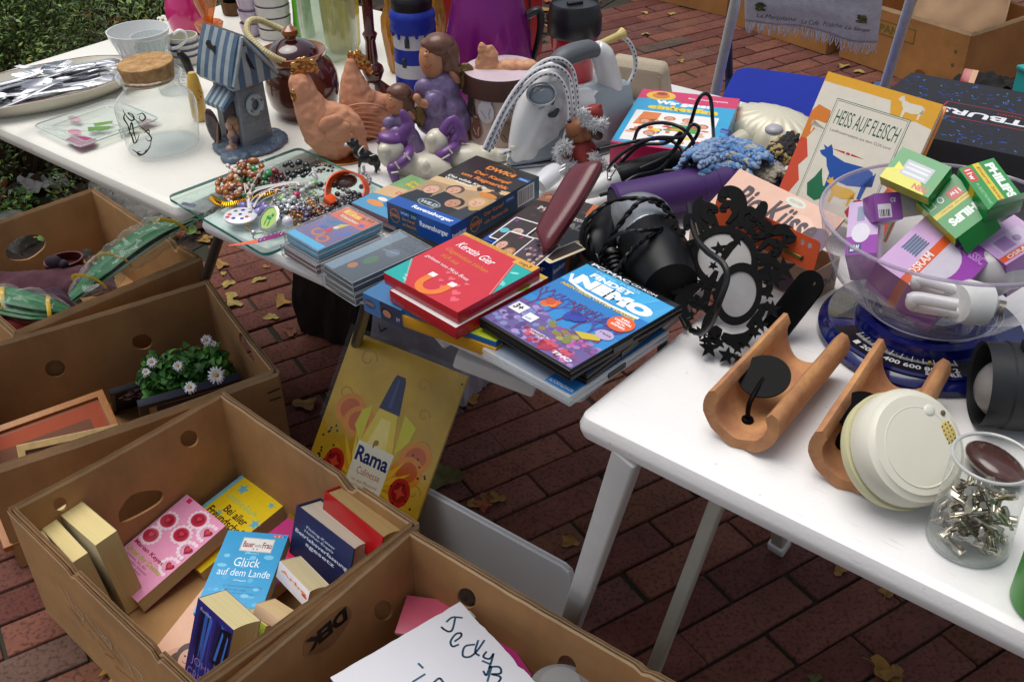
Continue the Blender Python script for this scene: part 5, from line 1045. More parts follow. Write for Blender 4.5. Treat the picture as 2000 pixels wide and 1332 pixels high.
# white cords
e=thing('cord_necklace','white ribbon and cord necklace looping over the other jewellery','cord necklace',W(490,400,GZ),group='tangled jewellery on the glass board');c=W(490,400,GZ);rd=random.Random(3)
for k,pth in enumerate([[(490,405),(482,385),(492,372),(515,365),(545,360),(590,352)],[(488,408),(486,390),(498,374),(530,364),(565,358),(620,352)],[(492,410),(490,395),(505,380),(525,372),(560,370),(588,360),(580,372),(545,378),(515,390),(500,402)],[(484,400),(480,380),(478,362)],[(487,395),(492,365),(510,335),(530,321),(548,324),(560,350)],[(495,405),(505,388),(530,368),(575,356),(585,362)]]):
    zz=[.012,.018,.024,.026,.024,.012,.01,.008,.006,.006]
    if k == 4:zz=[.012,.03,.05,.055,.05,.02]
    b=B();b.tube([W(px,py,GZ+zz[i])-c for i,(px,py) in enumerate(pth)],.0009 if k in (2,3,4) else .0016,n=6,smooth=8,flat=1 if k in (2,3,4) else .35);b.obj('cord',M('white cord','d0cac8',.6),e)
b=B();b.tube([W(486,400,GZ+.013)-c,W(491,420,GZ+.006)-c],[.003,.004,.0025],n=10,smooth=0);b.obj('knot',M('white cord','d0cac8',.6),e)
b=B();Pq=[W(600,345,GZ+.02)-c,W(612,335,GZ+.028)-c,W(620,352,GZ+.016)-c,W(606,340,GZ+.024)-c];b.tube(Pq,.003,n=6,flat=.15,smooth=6);b.obj('ribbon',M('organza','c8c4cc',.5),e)
# white disc pendant
def disc(label,px,py,z,r_,nrm,name,cat):
    c=W(px,py,z);R=Vector(nrm).normalized().to_track_quat('Z','Y').to_matrix().to_4x4();return thing(name,label,cat,mw=Matrix.Translation(c) @ R,group='tangled jewellery on the glass board')
e=disc('round white pendant with red, blue and green millefiori spots',470,422,GZ+.006,.02,(0,-.15,1),'disc_pendant','pendant');b=B();b.lathe([(.0,-.003),(.018,-.003),(.0205,-.001),(.0205,.001),(.018,.0025),(0,.003)],n=30,sx=1.15,sy=.95,capb=False,capt=False);b.obj('disc',M('white glass','d4d0d6',.12,coat=.6),e)
b=B();rd=random.Random(5)
for k,(x,y) in enumerate([(-.015,.0),(-.008,-.009),(.002,.01),(.01,-.006),(.0,0),(.013,.005),(-.008,.008),(.004,-.01),(-.017,-.006)]):b.m=[1,0,0,1,3,2,2,0,1][k];b.ell((x,y,.0028),(.003,.0028,.0006),n=10,m=4)
b.obj('spots',[M('spot','2a2a9c',.2),M('spot','b83028',.2),M('spot','2c6a48',.2),M('spot','18181c',.2)],e)
e=disc('oval green cameo medallion watch in a silver frame',526,427,GZ+.014,.02,(-.35,-.55,.75),'medallion','medallion');b=B();b.lathe([(.0,-.005),(.0135,-.005),(.0155,-.002),(.015,.001),(.0125,.0015),(.0125,.0),(0,.0)],n=36,sx=1.,sy=1.3,capb=False,capt=False,fn=lambda a,t:1+(.05*abs(sin(9*a)) if .15 < t < .6 else 0));b.obj('frame',M('silver','b0b0aa',.2,1.),e)
b=B();b.lathe([(.0122,.0004),(.0122,.0008),(0,.001)],n=30,sy=1.3);b.obj('face',M('cameo green','a9c86a',.3),e)
b=B();b.ell((0,.001,.001),(.005,.003,.0006),n=12,m=4);b.ell((.004,.006,.001),(.0025,.003,.0006),n=10,m=4);b.ell((-.003,-.006,.001),(.001,.006,.0005),n=8,m=4);b.ell((.003,-.006,.001),(.001,.006,.0005),n=8,m=4);b.obj('emblem',M('cameo dark green','2c8a50',.3),e)
o=B().ell((0,0,0),(.0085,.0085,.011),(.6,.3,0)).obj('pearl_pendant',M('pearl','d8d2dc',.15,coat=1),mw=Matrix.Translation(W(562,434,GZ+.009)));tag(o,'single large white pearl beside the green medallion','pearl','tangled jewellery on the glass board')
# rings
e=thing('ring','silver ring with a clear stone in front of the medallion','ring',W(508,462,GZ+.002));b=B();b.tube([(.0095*cos(a),.0095*sin(a),.0) for a in [2*pi*k/24 for k in range(24)]],.001,n=6,closed=True);b.obj('band',M('silver','b4b4b0',.2,1.),e);b=B();b.ell((-.009,.004,.004),.004,n=10,m=6);b.obj('stone',M('stone','c8ccd0',.1,.6),e)
# silver plate half hidden
e=thing('small_dish','small decorated white dish half hidden behind the cassette','dish',W(625,432,GZ));b=B();b.lathe([(.0,.001),(.016,.001),(.022,.004),(.0225,.005),(.0205,.0045),(.014,.0025),(0,.0025)],n=30,capb=False,capt=False);b.obj('dish',M('porcelain','c4c4c8',.2,coat=.5),e)
# orange watch
wc=W(668,385,GZ);e=thing('wristwatch','bright orange plastic wristwatch standing in a loop','watch',wc);ORG=M('orange plastic','e04f14',.35,noise=(60,.08));vx=(W(700,372,GZ)-W(640,390,GZ)).normalized();uz=Vector((0,0,1))
pts_=[W(645,400,GZ+.004),W(640,375,GZ+.014),W(650,348,GZ+.026),W(678,336,GZ+.03),W(705,345,GZ+.024),W(716,368,GZ+.012),W(712,385,GZ+.004)]
Q=catmull([p-wc for p in pts_],8);b=B();wdir=(ray(680,370)*-1)
wdir=Vector((-.25,-.8,.55)).normalized();vs=[];fs=[]
for i,p in enumerate(Q):
    hw=.0085+.003*sin(pi*i/(len(Q)-1));t_=(Q[min(i+1,len(Q)-1)]-Q[max(i-1,0)]).normalized();o_=t_.cross(wdir).normalized()*.0012
    for s_,q_ in ((-1,-1),(1,-1),(1,1),(-1,1)):vs.append(p+wdir*hw*s_*.9+o_*q_)
for i in range(len(Q)-1):
    for k in range(4):fs.append((i*4+k,i*4+(k+1) % 4,(i+1)*4+(k+1) % 4,(i+1)*4+k))
fs+=[(0,3,2,1),tuple(range(len(vs)-4,len(vs)))]
b.add(vs,fs);b.obj('strap',ORG,e)
b=B();c=W(645,393,GZ+.012)-wc;b.box(.022,.016,.006,c=c,r=(.5,.2,1.2),bev=.002);b.obj('buckle_loop',ORG,e)
b=B();c=W(636,410,GZ+.004)-wc;b.box(.02,.018,.008,c=c,r=(.3,0,.6),bev=.002);b.obj('clear_clasp',thin('clear plastic','e8a080',.3,.05,.4),e)
b=B();c=W(675,355,GZ+.014)-wc;b.ell(c,(.018,.012,.009),(.3,0,.3));displace(b.obj('case_back',M('shell inlay','6a5040',.25,noise=(200,.7),coat=.8),e),.003,.008)
# polka dot band and orange strip, bagged trinket
fr=frame(W(449,483,GZ+.001),W(500,470,GZ+.001),W(449,477,GZ+.001));
e=thing('fabric_band','orange tipped band with purple polka dot part lying over the board edge','band',W(500,475,GZ));c=W(500,475,GZ);b=B();Pn=[W(447,480,GZ+.001)-c,W(480,475,GZ+.003)-c,W(505,471,GZ+.004)-c];b.tube(Pn,[.0012,.0038,.0046],n=8,flat=.3,smooth=6);b.obj('orange_tip',M('orange fabric','e0603c',.6),e)
Pn=[W(503,471,GZ+.004)-c,W(530,463,GZ+.005)-c,W(556,455,GZ+.004)-c];b=B();b.tube(Pn,.0055,n=8,flat=.3,smooth=6);b.obj('polka_part',M('purple fabric','7c1464',.6),e);b=B()
for i in range(7):
    for j in (-1,0,1):t=(i+.5*(j % 2))/6.6;p=Pn[0]*(1-t)+Pn[2]*t;d=(Pn[2]-Pn[0]).normalized();n_3=Vector((-d.y,d.x,0));b.ell(p+n_3*j*.0032+Vector((0,0,.0018)),(.0011,.0011,.0004),n=8,m=4)
b.obj('dots',M('dot','d8ccd8',.6),e)
e=thing('zip_bag','small clear zip bag with a dark blue trinket at the left of the board','zip bag',W(385,402,GZ));b=B();b.grid(16,10,lambda u,v:Vector(((u-.5)*.055,(v-.5)*.03-.006*u,.002+.004*abs(mnoise.noise(Vector((u*5,v*4,7)))))));o=b.obj('bag',thin('clear film','eef2f4',.08,.12,.4,.8),e,ang=180);o.rotation_euler=(0,0,-.35)
b=B();b.box(.022,.006,.002,c=(-.012,0,.001),r=(0,0,-.4));b.obj('trinket',M('dark blue','4c5470',.4),e)
e=thing('purple_clip','bright purple plastic piece next to the disc case','clip',W(705,385,GZ+.002));b=B();b.box(.02,.007,.004,r=(0,0,.6),bev=.0015);b.box(.01,.005,.004,c=(.006,-.004,0),r=(0,0,-.3),bev=.0012);b.obj('body',M('purple plastic','a030b4',.35),e)
# ================================================================== crockery, glass and figurines at the back
def zof(px,py,P):return up(px,py,P)-P.z
def prof(P,cx,pts):
    """picture profile (radius px, y px) -> (radius, z) above P"""
    o=[]
    for r_,y in pts:
        z=zof(cx,y,P);o.append((r_/K(P+Vector((0,0,z))),z))
    return o
def vessel(label,name,cat,cx,yb,pts,mat,n=40,part='body',z=TZ,group=None,fn=None,wall_=0,sx=1,capb=True,capt=True,rz=0):
    P=W(cx,yb,z);e=thing(name,label,cat,P,group=group);pr_=prof(P,cx,pts);pr_[0]=(pr_[0][0],0.0005)
    if wall_:pr_=pr_+[(r_-wall_,z_) for r_,z_ in reversed(pr_[1:])]+[(max(.0,pr_[0][0]-wall_),wall_+.0005)];capt=True
    b=B();b.lathe(pr_,n,capb=capb,capt=capt,fn=fn,sx=sx,r=(0,0,rz));b.obj(part,mat,e,ang=50);return e,P
def hv(P):v_=Vector((P.x,P.y,0));return v_.normalized()           # horizontal direction away from the camera
def bp(px,py,P,d=0.):
    """picture point on the upright plane through P that faces the camera, pushed d metres away"""
    n=hv(P);C=Vector((0,0,HC));r_=ray(px,py);t=(P+n*d-C).dot(n)/r_.dot(n);return C+r_*t
def blob(name,parent,P,prims,mat,vox=.0018,it=6,disp=None):
    b=B();n=hv(P);yaw=atan2(n.y,n.x)-pi/2;k=K(P)
    for pr_ in prims:
        if pr_[0] == 'T':                                        # tube through picture points: ('T', [(px,py,d)], [radii px])
            b.tube([bp(x,y,P,d_)-P for x,y,d_ in pr_[1]],[q/k for q in pr_[2]],n=10,smooth=5)
            for (x,y,d_),q in ((pr_[1][0],pr_[2][0]),(pr_[1][-1],pr_[2][-1])):b.ell(bp(x,y,P,d_)-P,q/k,n=10,m=8)
        else:
            px,py,rx,ry=pr_[:4];rd=(pr_[4] if len(pr_) > 4 and pr_[4] else rx);a=pr_[5] if len(pr_) > 5 else 0;d_=pr_[6] if len(pr_) > 6 else 0
            R=Matrix.Rotation(yaw,4,'Z') @ Matrix.Rotation(-a,4,'Y');c=bp(px,py,P,d_)-P;o=B();o.T=Matrix.Translation(c) @ R;o.ell((0,0,0),(rx/k,rd/k,ry/k/.88),n=18,m=12)
            f0=len(b.v);b.v+=o.v;b.f+=[tuple(f0+i for i in f) for f in o.f];b.mi+=[0]*len(o.f)
    o=b.obj(name,mat,parent);mod_remesh(o,vox,it)
    if disp:displace(o,disp[0],disp[1])
    return o
PORC=M('white porcelain','dcdcd8',.15,coat=.6);GLASS=thin('clear glass','fafdfd',.02,.01,.35,1.1)
# ---- platter and cutlery
pc_=W(100,190);pa=atan2(*(W(245,150)-W(-40,215)).yx[:]);
e=thing('oval_platter','long white oval platter with thin magenta rim line, heaped with cutlery','platter',pc_,pa);fnp=lambda a,t:1+.02*sin(8*a)*(t > .3)
b=B();b.lathe([(.062,0),(.075,.003),(.09,.018),(.096,.030),(.0945,.0315),(.087,.019),(.07,.007),(.0,.006)],64,sx=1.9,sy=1.0,fn=fnp,capt=False);b.obj('dish',M('cream porcelain','d6d0bc',.2,coat=.6),e)
b=B();b.tube([(.0945*1.9*cos(a)*fnp(a,1),.0945*sin(a)*fnp(a,1),.0312) for a in [2*pi*k/96 for k in range(96)]],.0006,n=5,closed=True);b.obj('rim_line',M('magenta glaze','8e2a5c',.3),e)
STEEL=M('cutlery steel','c4c6ca',.36,.95,noise=(14,.12));rd=random.Random(31)
def cut_mesh(kind,L):
    b=B()
    b.tube([(-L*.5,0,0),(-L*.4,0,.004),(-L*.1,0,.002),(L*.1,0,.003),(L*.24,0,.006)],[.0035,.0075,.005,.0022,.0025],n=8,flat=.28,smooth=4)
    if kind == 'spoon':
        def fn(u,v):a=2*pi*u;r_=v;return Vector((L*.37+cos(a)*r_*L*.15,sin(a)*r_*L*.085,.006-.008*(1-r_*r_)))
        b.grid(18,5,fn)
    elif kind == 'fork':
        b.tube([(L*.22,0,.006),(L*.28,0,.004),(L*.33,0,.003)],[.0028,.008,.0105],n=8,flat=.18,smooth=3)
        for y in (-.0085,-.0028,.0028,.0085):b.tube([(L*.31,y,.003),(L*.42,y*.95,.003),(L*.5,y*.9,.008)],[.0018,.0016,.0008],n=6,smooth=4)
    else:b.tube([(L*.05,0,.004),(L*.2,0,.004),(L*.4,.001,.004),(L*.5,-.003,.004)],[.006,.0095,.0095,.002],n=8,flat=.12,smooth=4)
    return b
meshes={k:cut_mesh(k,.19).obj(k,STEEL,ang=60) for k in ('spoon','fork','table_knife')}
used_=set();piece_lab={'spoon':'silver spoon in the heap of cutlery on the platter','fork':'silver fork in the heap of cutlery on the platter','table_knife':'silver knife in the heap of cutlery on the platter'}
for i in range(34):
    k=rd.choice(['spoon','fork','table_knife','spoon','table_knife']);o=meshes[k]
    if k in used_:o=o.copy();COL.objects.link(o)
    used_.add(k);o.name=k;lay=i/34
    lx,ly=rd.uniform(-.05,.05),rd.uniform(-.055,.06);q=pc_+Matrix.Rotation(pa,3,'Z') @ Vector((lx,ly,.012+.028*lay*(1-abs(ly)/.09)+.004))
    o.location=q;o.rotation_euler=(rd.uniform(-.5,.5),rd.uniform(-.06,.06),pa+rd.gauss(0,.13)+(pi if rd.random() < .5 else 0));tag(o,piece_lab[k],'cutlery','cutlery heaped on the platter')
for k_,px,py,rz_,dz in (('fork',130,130,2.4,.052),('spoon',25,205,3.4,.05),('fork',150,165,.12,.05)):
    o=meshes[k_].copy();COL.objects.link(o);o.location=W(px,py,TZ+dz);o.rotation_euler=(.2,.1,pa+rz_);tag(o,{130:'fork with upturned tines lying across the top of the cutlery heap',25:'large spoon sticking out over the left rim of the platter',150:'fork with curved tines lying along the front of the heap'}[px],'cutlery','cutlery heaped on the platter')
# ---- glass tray with a tulip
fr=frame(W(66,250,.738),W(157,293,.738),W(232,203,.738));w_,h_=fr[1],fr[2];e=thing('glass_tray','rectangular glass tray with pink tulips and green leaves in the glass','glass tray',mw=fr[0])
b=B();
def trf(u,v):
    x,y=u,v;m_=min(u,1-u,v,1-v);return Vector((x*w_,y*h_,.004 if m_ < .02 else (.004-.004*min(1,(m_-.12)/.05) if m_ > .12 else .004)))
b.grid(36,40,trf);b.obj('dish',thin('tray glass','f0f6f2',.12,.08,.3,.9),e,ang=20)
b=B();
for ins in (.0,.13):b.tube([(x*(1-2*ins)+ins*w_,y*(1-2*ins)+ins*h_,.0045-.003*(ins > 0)) for x,y in rrect(w_,h_,.012)],.0012 if ins == 0 else .0006,n=6,closed=True)
b.obj('rim',M('glass rim','b4c0ba',.12,coat=.8),e)
art(e,w_,h_,[('p',[(.62,.03),(.98,.0),(.99,.18),(.9,.26),(.72,.22),(.6,.14)],'9c2a5c'),('l',[(.8,.03),(.8,.12),(.88,.16)],.008,'c87a9c'),('e',.5,.22,.1,.06,'c88a9c'),('e',.15,.42,.12,.05,'c898a4'),('p',[(.5,.38),(.62,.32),(.75,.5),(.68,.56)],'5c8a2c'),('p',[(.45,.48),(.56,.44),(.62,.62),(.56,.66)],'6a963a'),('p',[(.85,.55),(.98,.5),(.98,.75),(.9,.7)],'4c7a2c'),('p',[(.82,.8),(.98,.78),(.98,.96),(.8,.93)],'b06a84'),('l',[(.03,.1),(.2,.2),(.4,.42),(.62,.6),(.95,.66)],.006,'4a504a'),('l',[(.1,.05),(.35,.15),(.62,.33),(.9,.42)],.006,'4a504a')],.0008,name='tulip_inlay',rough=.2)
# ---- jar with cork
P=W(321,284);k=K(P);e=thing('glass_jar','bulbous glass jar with a wide cork and black scroll lettering','jar',P)
jp=prof(P,321,[(64,284),(69,278),(71,262),(75,235),(78,205),(74,190),(60,176),(54,170),(53,158),(56,150),(63,146),(64,141),(60,139)]);jp[0]=(jp[0][0],.001)
b=B();b.lathe(jp,56,capt=False);b.obj('glass',thin('jar glass','fafcfb',.02,.01,.95,1.2),e)
b=B();b.lathe([(.0,.003),(.035,.0035),(.05,.002),(jp[1][0]-.002,.004)],40,capb=False,capt=False);b.obj('base_glass',thin('jar glass','fafcfb',.03,.02,.5,1.),e)
zc=jp[-1][1];b=B();b.T=Matrix.Translation((0,0,zc-.012)) @ rot((.03,-.05,0));b.lathe([(.038,0),(.0435,.028),(.0425,.0305),(0,.031)],40,capt=False);b.obj('cork',M('cork','c09a68',.9,noise=(70,.45),bump=(180,.9),col2='8a6238'),e)
def oncyl(px,py,P,R):
    d=ray(px,py);C=Vector((0,0,HC));o_=C-P;a_=d.x**2+d.y**2;b_=o_.x*d.x+o_.y*d.y;c_=o_.x**2+o_.y**2-R*R;D=b_*b_-a_*c_
    if D < 0:D=0
    t=(-b_-sqrt(D))/a_;return o_+d*t
scr=[[(240,215),(246,226),(256,236),(262,232),(258,224),(250,222),(268,238),(272,246)],[(268,225),(278,222),(284,230),(278,237),(272,232),(274,226)],[(272,246),(284,256),(292,264),(296,272),(290,276),(284,270)],[(250,250),(258,268),(262,280),(268,275),(272,262)],[(252,262),(257,240),(262,262),(268,280)],[(296,272),(292,288),(282,300),(272,304),(268,298),(276,296)],[(282,260),(290,254),(292,262)],[(258,292),(270,300),(280,302),(286,292)],[(244,222),(242,232),(250,246),(254,262)]]
b=B()
for ln in scr:b.tube([oncyl(x,y,P,.0655)*1.0 for x,y in ln],[.0004,.0013,.0009,.0004],n=5,smooth=6)
b.obj('scroll_lettering',M('black print','14120f',.4),e)
# ---- cup, tumbler, striped mug, glass pot
e,P=vessel('large white porcelain cup with a handle behind the cork jar','cup','cup',287,142,[(28,142),(31,134),(40,108),(50,84),(57,66),(60,56)],PORC,wall_=.0022);b=B();b.tube([bp(x,y,P)-P for x,y in ((338,68),(350,60),(362,66),(362,80),(348,92),(335,96))],.0045,n=10,smooth=6,flat=.7);b.obj('handle',PORC,e)
vessel('small ribbed crystal tumbler standing behind the cork jar','glass_tumbler','tumbler',307,150,[(25,150),(27,140),(28,110),(34,92),(36,80),(36,68)],thin('crystal','f0f4f4',.10,.03,.8,1.6),n=60,wall_=.003,fn=lambda a,t:1+.05*abs(sin(15*a)))
e,P=vessel('cream mug with dark blue horizontal stripes behind the tumbler','mug','mug',366,122,[(26,122),(30,116),(31,100),(30,80),(29,68)],M('cream stoneware','d4d0c0',.25,coat=.5),wall_=.0025)
b=B()
for y in (78,90,102):b.lathe([(.0305*31/31,zof(366,y,P)-.0022),(.0305,zof(366,y,P)+.0022)],40,capb=False,capt=False)
b2=b.obj('stripe',M('blue glaze','23235c',.25,coat=.5),e);b2.data['n']=1
for v_ in b2.data.vertices:q=Vector((v_.co.x,v_.co.y));q=q.normalized()*(31/K(P)+.0006);v_.co.x,v_.co.y=q
e,P=vessel('clear glass pot with a black handle between the cork jar and the striped little house','glass_pot','glass pot',345,178,[(30,178),(33,170),(32,140),(28,118)],thin('pot glass','f4f6f6',.05,.02,.4,.9),wall_=0,capt=False)
b=B();b.tube([bp(x,y,P,-.02)-P for x,y in ((352,106),(362,118),(372,142),(381,168))],[.0062,.0082,.0075,.007],n=12,smooth=5);b.ell(bp(381,168,P,-.02)-P,.007);b.ell(bp(352,106,P,-.02)-P,.0065);b.obj('handle',M('black plastic','121213',.35),e)
b=B()
for i in range(7):y=128+i*6;b.box(.008-.003*(i % 2),.0006,.0008,c=bp(358,y,P,-.025)-P)
b.obj('scale_marks',M('grey print','5c6066',.5),e)
e,P=vessel('slim yellow ceramic vase with red flower dots behind the little house','vase','vase',392,235,[(12,235),(15,225),(15,180),(11,150),(7,140)],M('yellow ceramic','d2a848',.3,coat=.5,noise=(8,.15)))
b=B();
for px,py in ((388,178),(392,190),(387,196),(393,182)):b.ell(oncyl(px,py,P,14.5/K(P)),.0016,n=8,m=5)
b.obj('painted_dots',M('red glaze','b8401c',.4),e)
vessel('glossy pink ceramic pitcher at the back left of the crockery','pitcher','pitcher',372,62,[(30,62),(37,50),(41,25),(40,5),(30,-18),(26,-30),(30,-42)],M('pink glaze','c2206c',.18,coat=.8,noise=(4,.1)))
e,P=vessel('amber glass goblet in front of the pink pitcher','goblet','goblet',416,92,[(22,92),(8,86),(9,76),(24,58),(28,45),(26,43),(8,50),(9,40),(16,20),(23,0),(26,-20)],thin('amber glass','e8a030',.25,.02,.5,1.5))
vessel('dark green bottle in a brown basket at the back','wine_bottle','bottle',458,22,[(18,22),(19,15),(19,-60),(8,-90)],M('dark green glass','18180e',.1,coat=1))
e,P=vessel('brown woven basket collar round the dark bottle','bottle_basket','basket',458,27,[(20,27),(22,24),(23,8),(21,2)],M('brown basket','5c3c18',.7,noise=(80,.5),bump=(200,1)),wall_=.002)
b=B();b.tube([bp(x,y,P)-P for x,y in ((470,10),(485,12),(500,4),(512,-8))],.0012,n=6,smooth=4);b.obj('wire',M('wire','3a3430',.5,.6),e)
for i,(y,r_,lb) in enumerate(((78,30,'bottom'),(52,32,'middle'),(22,33,'top'))):pass
P0_=W(540,72);STK=[]
for i in range(4):STK.append(('lowest','second','third','topmost')[i])
for i,nm_ in enumerate(STK):
    z_=TZ+.0225*i;e=thing('bowl',nm_+' of the stacked pale grey bowls at the back','bowl',P0_+Vector((0,0,.0225*i)),group='stacked pale bowls');b=B();r_=.034+.0005*i
    b.lathe([(r_*.9,.001),(r_*.97,.003),(r_,.012),(r_*1.02,.0215),(r_*.98,.0218),(r_*.9,.006),(0,.005)],36,capt=False);b.obj('body',M('pale stoneware','bdbbb8',.25,coat=.3),e)
for i in range(3):
    e=thing('cup',('lower','middle','upper')[i]+' lilac-tinted cup in the stack beside the pale bowls','cup',W(495,68)+Vector((0,0,.026*i)),group='stacked lilac cups');b=B();b.lathe([(.018,.001),(.022,.008),(.025,.026),(.0235,.0262),(.02,.008),(0,.006)],30,capt=False);b.obj('body',M('lilac porcelain','b8acc0',.2,coat=.4),e)
vessel('bright green glass bottle behind the brown teapot','green_bottle','bottle',596,70,[(19,70),(21,60),(19,20),(17,-30),(12,-60)],M('green glass','5cae1c',.15,coat=1),fn=lambda a,t:1+.02*sin(t*60))
vessel('tall clear cylinder vase behind the brown teapot','glass_vase','vase',648,112,[(40,112),(50,102),(54,85),(56,40),(56,-40)],thin('vase glass','eef4ee',.08,.02,.8,1.4),wall_=.004)
vessel('yellow glass vase standing behind the clear cylinder vase','glass_vase','vase',672,100,[(26,100),(33,85),(36,20),(38,-40)],thin('yellow glass','d8c840',.35,.02,.5,1.2),fn=lambda a,t:1+.04*sin(10*a))
e,P=vessel('dark amber pressed glass candlestick between the hens and the lighthouse pot','candlestick','candlestick',733,186,[(42,186),(40,180),(30,172),(14,158),(22,138),(20,130),(11,122),(12,110),(10,80),(15,66),(10,60),(11,0),(12,-40)],thin('brown glass','6a2408',.45,.02,.4,1.6),n=12)
b=B();b.lathe([(r_*.8,z_) for r_,z_ in prof(P,733,[(38,184),(11,156),(17,134),(8,120),(8,-40)])],12);b.obj('core',M('brown glass core','3c1206',.15,coat=1),e)
for cx_,yb_,lb in ((782,140,'swirled amber glass vase left of the lighthouse pot'),(862,108,'swirled amber glass vase right of the lighthouse pot')):
    vessel(lb,'glass_vase','vase',cx_,yb_,[(18,yb_),(22,yb_-15),(26,yb_-50),(30,yb_-80),(30,yb_-105),(20,yb_-130),(22,yb_-170)],thin('amber glass','c8922a',.42,.03,.5,1.6),n=72,fn=lambda a,t:1+.07*sin(12*a+t*5))
# ---- lighthouse pot
P=W(815,178);k=K(P);e=thing('lighthouse_pot','blue and white painted lighthouse pot with a black lid','pot',P);L_=lambda y:zof(815,y,P)
BLU,WHT,BLK=M('blue paint','16309c',.5,bump=(120,.4)),M('white paint','c8c8cc',.55,bump=(120,.4)),M('black rubber','101012',.4)
b=B();bands=[(178,0),(142,0),(142.1,1),(116,1),(115.9,0),(87,0),(86.9,1),(54,1)];rr=lambda y:(40+(178-y)*-.015)/k
for (y0,m0),(y1,m1) in zip(bands,bands[1:]):
    if m0 == m1:b.m=m0;b.lathe([(rr(y0),max(.0005,L_(y0))),(rr(y1)*1.004,L_(y1))],40,capb=(y0 == 178),capt=False)
b.obj('tower',[BLU,WHT],e)
b=B();b.lathe([(.038,L_(58)),(.041,L_(48)),(.0385,L_(38)),(.041,L_(30)),(.039,L_(20)),(.034,L_(14))],40)
for i in range(14):a=i*.449;b.ell((cos(a)*.0378,sin(a)*.0378,L_(58)-.001),(.003,.003,.005+.003*(i % 3 == 0)),n=8,m=6)
b.obj('gallery',BLU,e)
b=B();b.lathe([(.032,L_(18)),(.0355,L_(14)),(.036,L_(0)),(.0345,L_(-9)),(.032,L_(-12))],40);b.obj('lid_band',BLK,e)
b=B();b.lathe([(.031,L_(-10)),(.031,L_(-45)),(.0,L_(-60))],40);b.obj('lamp_room',WHT,e)
b=B()
for px,py,h in ((795,88,9),(832,88,8),(790,126,9)):
    c=oncyl(px,py,P,rr(90));n_4=Vector((c.x,c.y,0)).normalized();b.box(.009,.002,.014,c=c-Vector((0,0,.007)),r=(0,0,atan2(n_4.y,n_4.x)+pi/2),bev=.0009);b.ell(c+Vector((0,0,.007)),(.0045,.0045,.0045),n=10,m=6)
b.obj('window_niche',M('dark grey paint','33363a',.5),e)
# ---- thermos, red bag, travel mug
e,P=vessel('large metallic purple thermos jug with a black handle','thermos_jug','thermos',958,205,[(84,205),(86,190),(86,120),(82,60),(70,0),(56,-60),(50,-90)],M('purple metallic','7c1474',.3,.4,coat=.3),n=60)
b=B();b.tube([bp(x,y,P,-.01)-P for x,y in ((1030,30),(1052,22),(1056,50),(1046,100),(1032,140))],[.009,.009,.0075,.0065,.006],n=10,smooth=6,flat=.8);b.obj('handle',M('black plastic','141012',.35),e)
P=W(985,150);e=thing('red_shoulder_bag','bright red bag standing behind the purple thermos','bag',P+hv(P)*.12);yaw=atan2(hv(P).y,hv(P).x)-pi/2
b=B();b.box(.19,.05,.24,c=(-.02,0,0),r=(0,0,yaw),bev=.012);displace(b.obj('body',M('red nylon','a8121a',.5,noise=(6,.15),bump=(120,.3)),e),.006,.05)
b=B();b.tube([(.03,-.03,.2),(.05,-.035,.12),(.045,-.035,.02)],.006,n=8,smooth=5,flat=.3);b.obj('strap',M('black webbing','141418',.6),e)
P=W(1120,152);e=thing('travel_mug','red travel mug with a black screw lid and white lettering','travel mug',P,);k=K(P)
b=B();b.lathe(prof(P,1120,[(36,152),(38,148),(43,100),(48,55)])[0:1]+prof(P,1120,[(38,148),(43,100),(48,55)]),44);b.obj('body',M('red plastic','a4101e',.25,coat=.6),e)
b=B();b.lathe(prof(P,1112,[(50,66),(53,60),(54,30),(51,24),(50,10),(46,4),(44,8),(10,8)]),44);b.obj('lid',M('black plastic','18181a',.35,bump=(200,.1)),e)
b=B();c=prof(P,1112,[(50,6)])[0];b.box(.03,.012,.006,c=(0,0,c[1]-.003),r=(0,0,.4),bev=.003);b.obj('drink_slider',M('black plastic','101012',.4),e)
# lettering runs up the mug
cm=oncyl(1119,88,P,41/k);nn_=Vector((cm.x,cm.y,0)).normalized();xx=Vector((0,0,1));yy=nn_.cross(xx);Tm=Matrix(((xx.x,yy.x,nn_.x,cm.x),(xx.y,yy.y,nn_.y,cm.y),(xx.z,yy.z,nn_.z,cm.z),(0,0,0,1)))
art(e,.05,.012,[('t','AFÉ',-.2,-.3,.8,1.0,'e8e4e4',0,.04),('r',-.45,.62,.2,.78,'e8e4e4')],.0016,name='lettering',T=Tm)
# ---- striped tea-light house
A_=W(482,302);Bx=W(542,282);e=thing('tealight_house','ceramic beach hut tea-light house with blue striped roof and a sitting girl','tea-light house',A_,radians(47));WX,WY,WH=.056,.07,.115
HG=M('weathered grey glaze','7e8488',.5,coat=.2,noise=(30,.35),bump=(60,.5));HS=M('blue stripe glaze','4a647c',.45,coat=.2,noise=(40,.3),bump=(70,.4));HL=M('pale stripe glaze','98a2a4',.45,coat=.2,noise=(40,.2),bump=(70,.4));HB=M('blue grey glaze','526070',.5,coat=.3,noise=(50,.4),bump=(80,.6))
mwh=e.matrix_world=Matrix.Translation(A_) @ rot((0,0,radians(47)))
b=B();b.box(WX,WY,WH,c=(WX/2,WY/2,0),bev=.003,top=.93)
for i in range(11):b.box(WX*.86,.0012,.0022,c=(WX/2,.0005+.00016*i,.012+i*.0088),bev=.0004)
b.obj('walls',HG,e)
def hp(px,py,y=0.):
    w2=mwh @ Matrix.Translation((0,y,0)) @ rot((pi/2,0,0));return onp(px,py,w2)      # on the gable-side wall plane -> (x, z)
ap=hp(470,74,-.012);el_=hp(455,172,-.012);er_=hp(540,143,-.012);dep=WY+.024
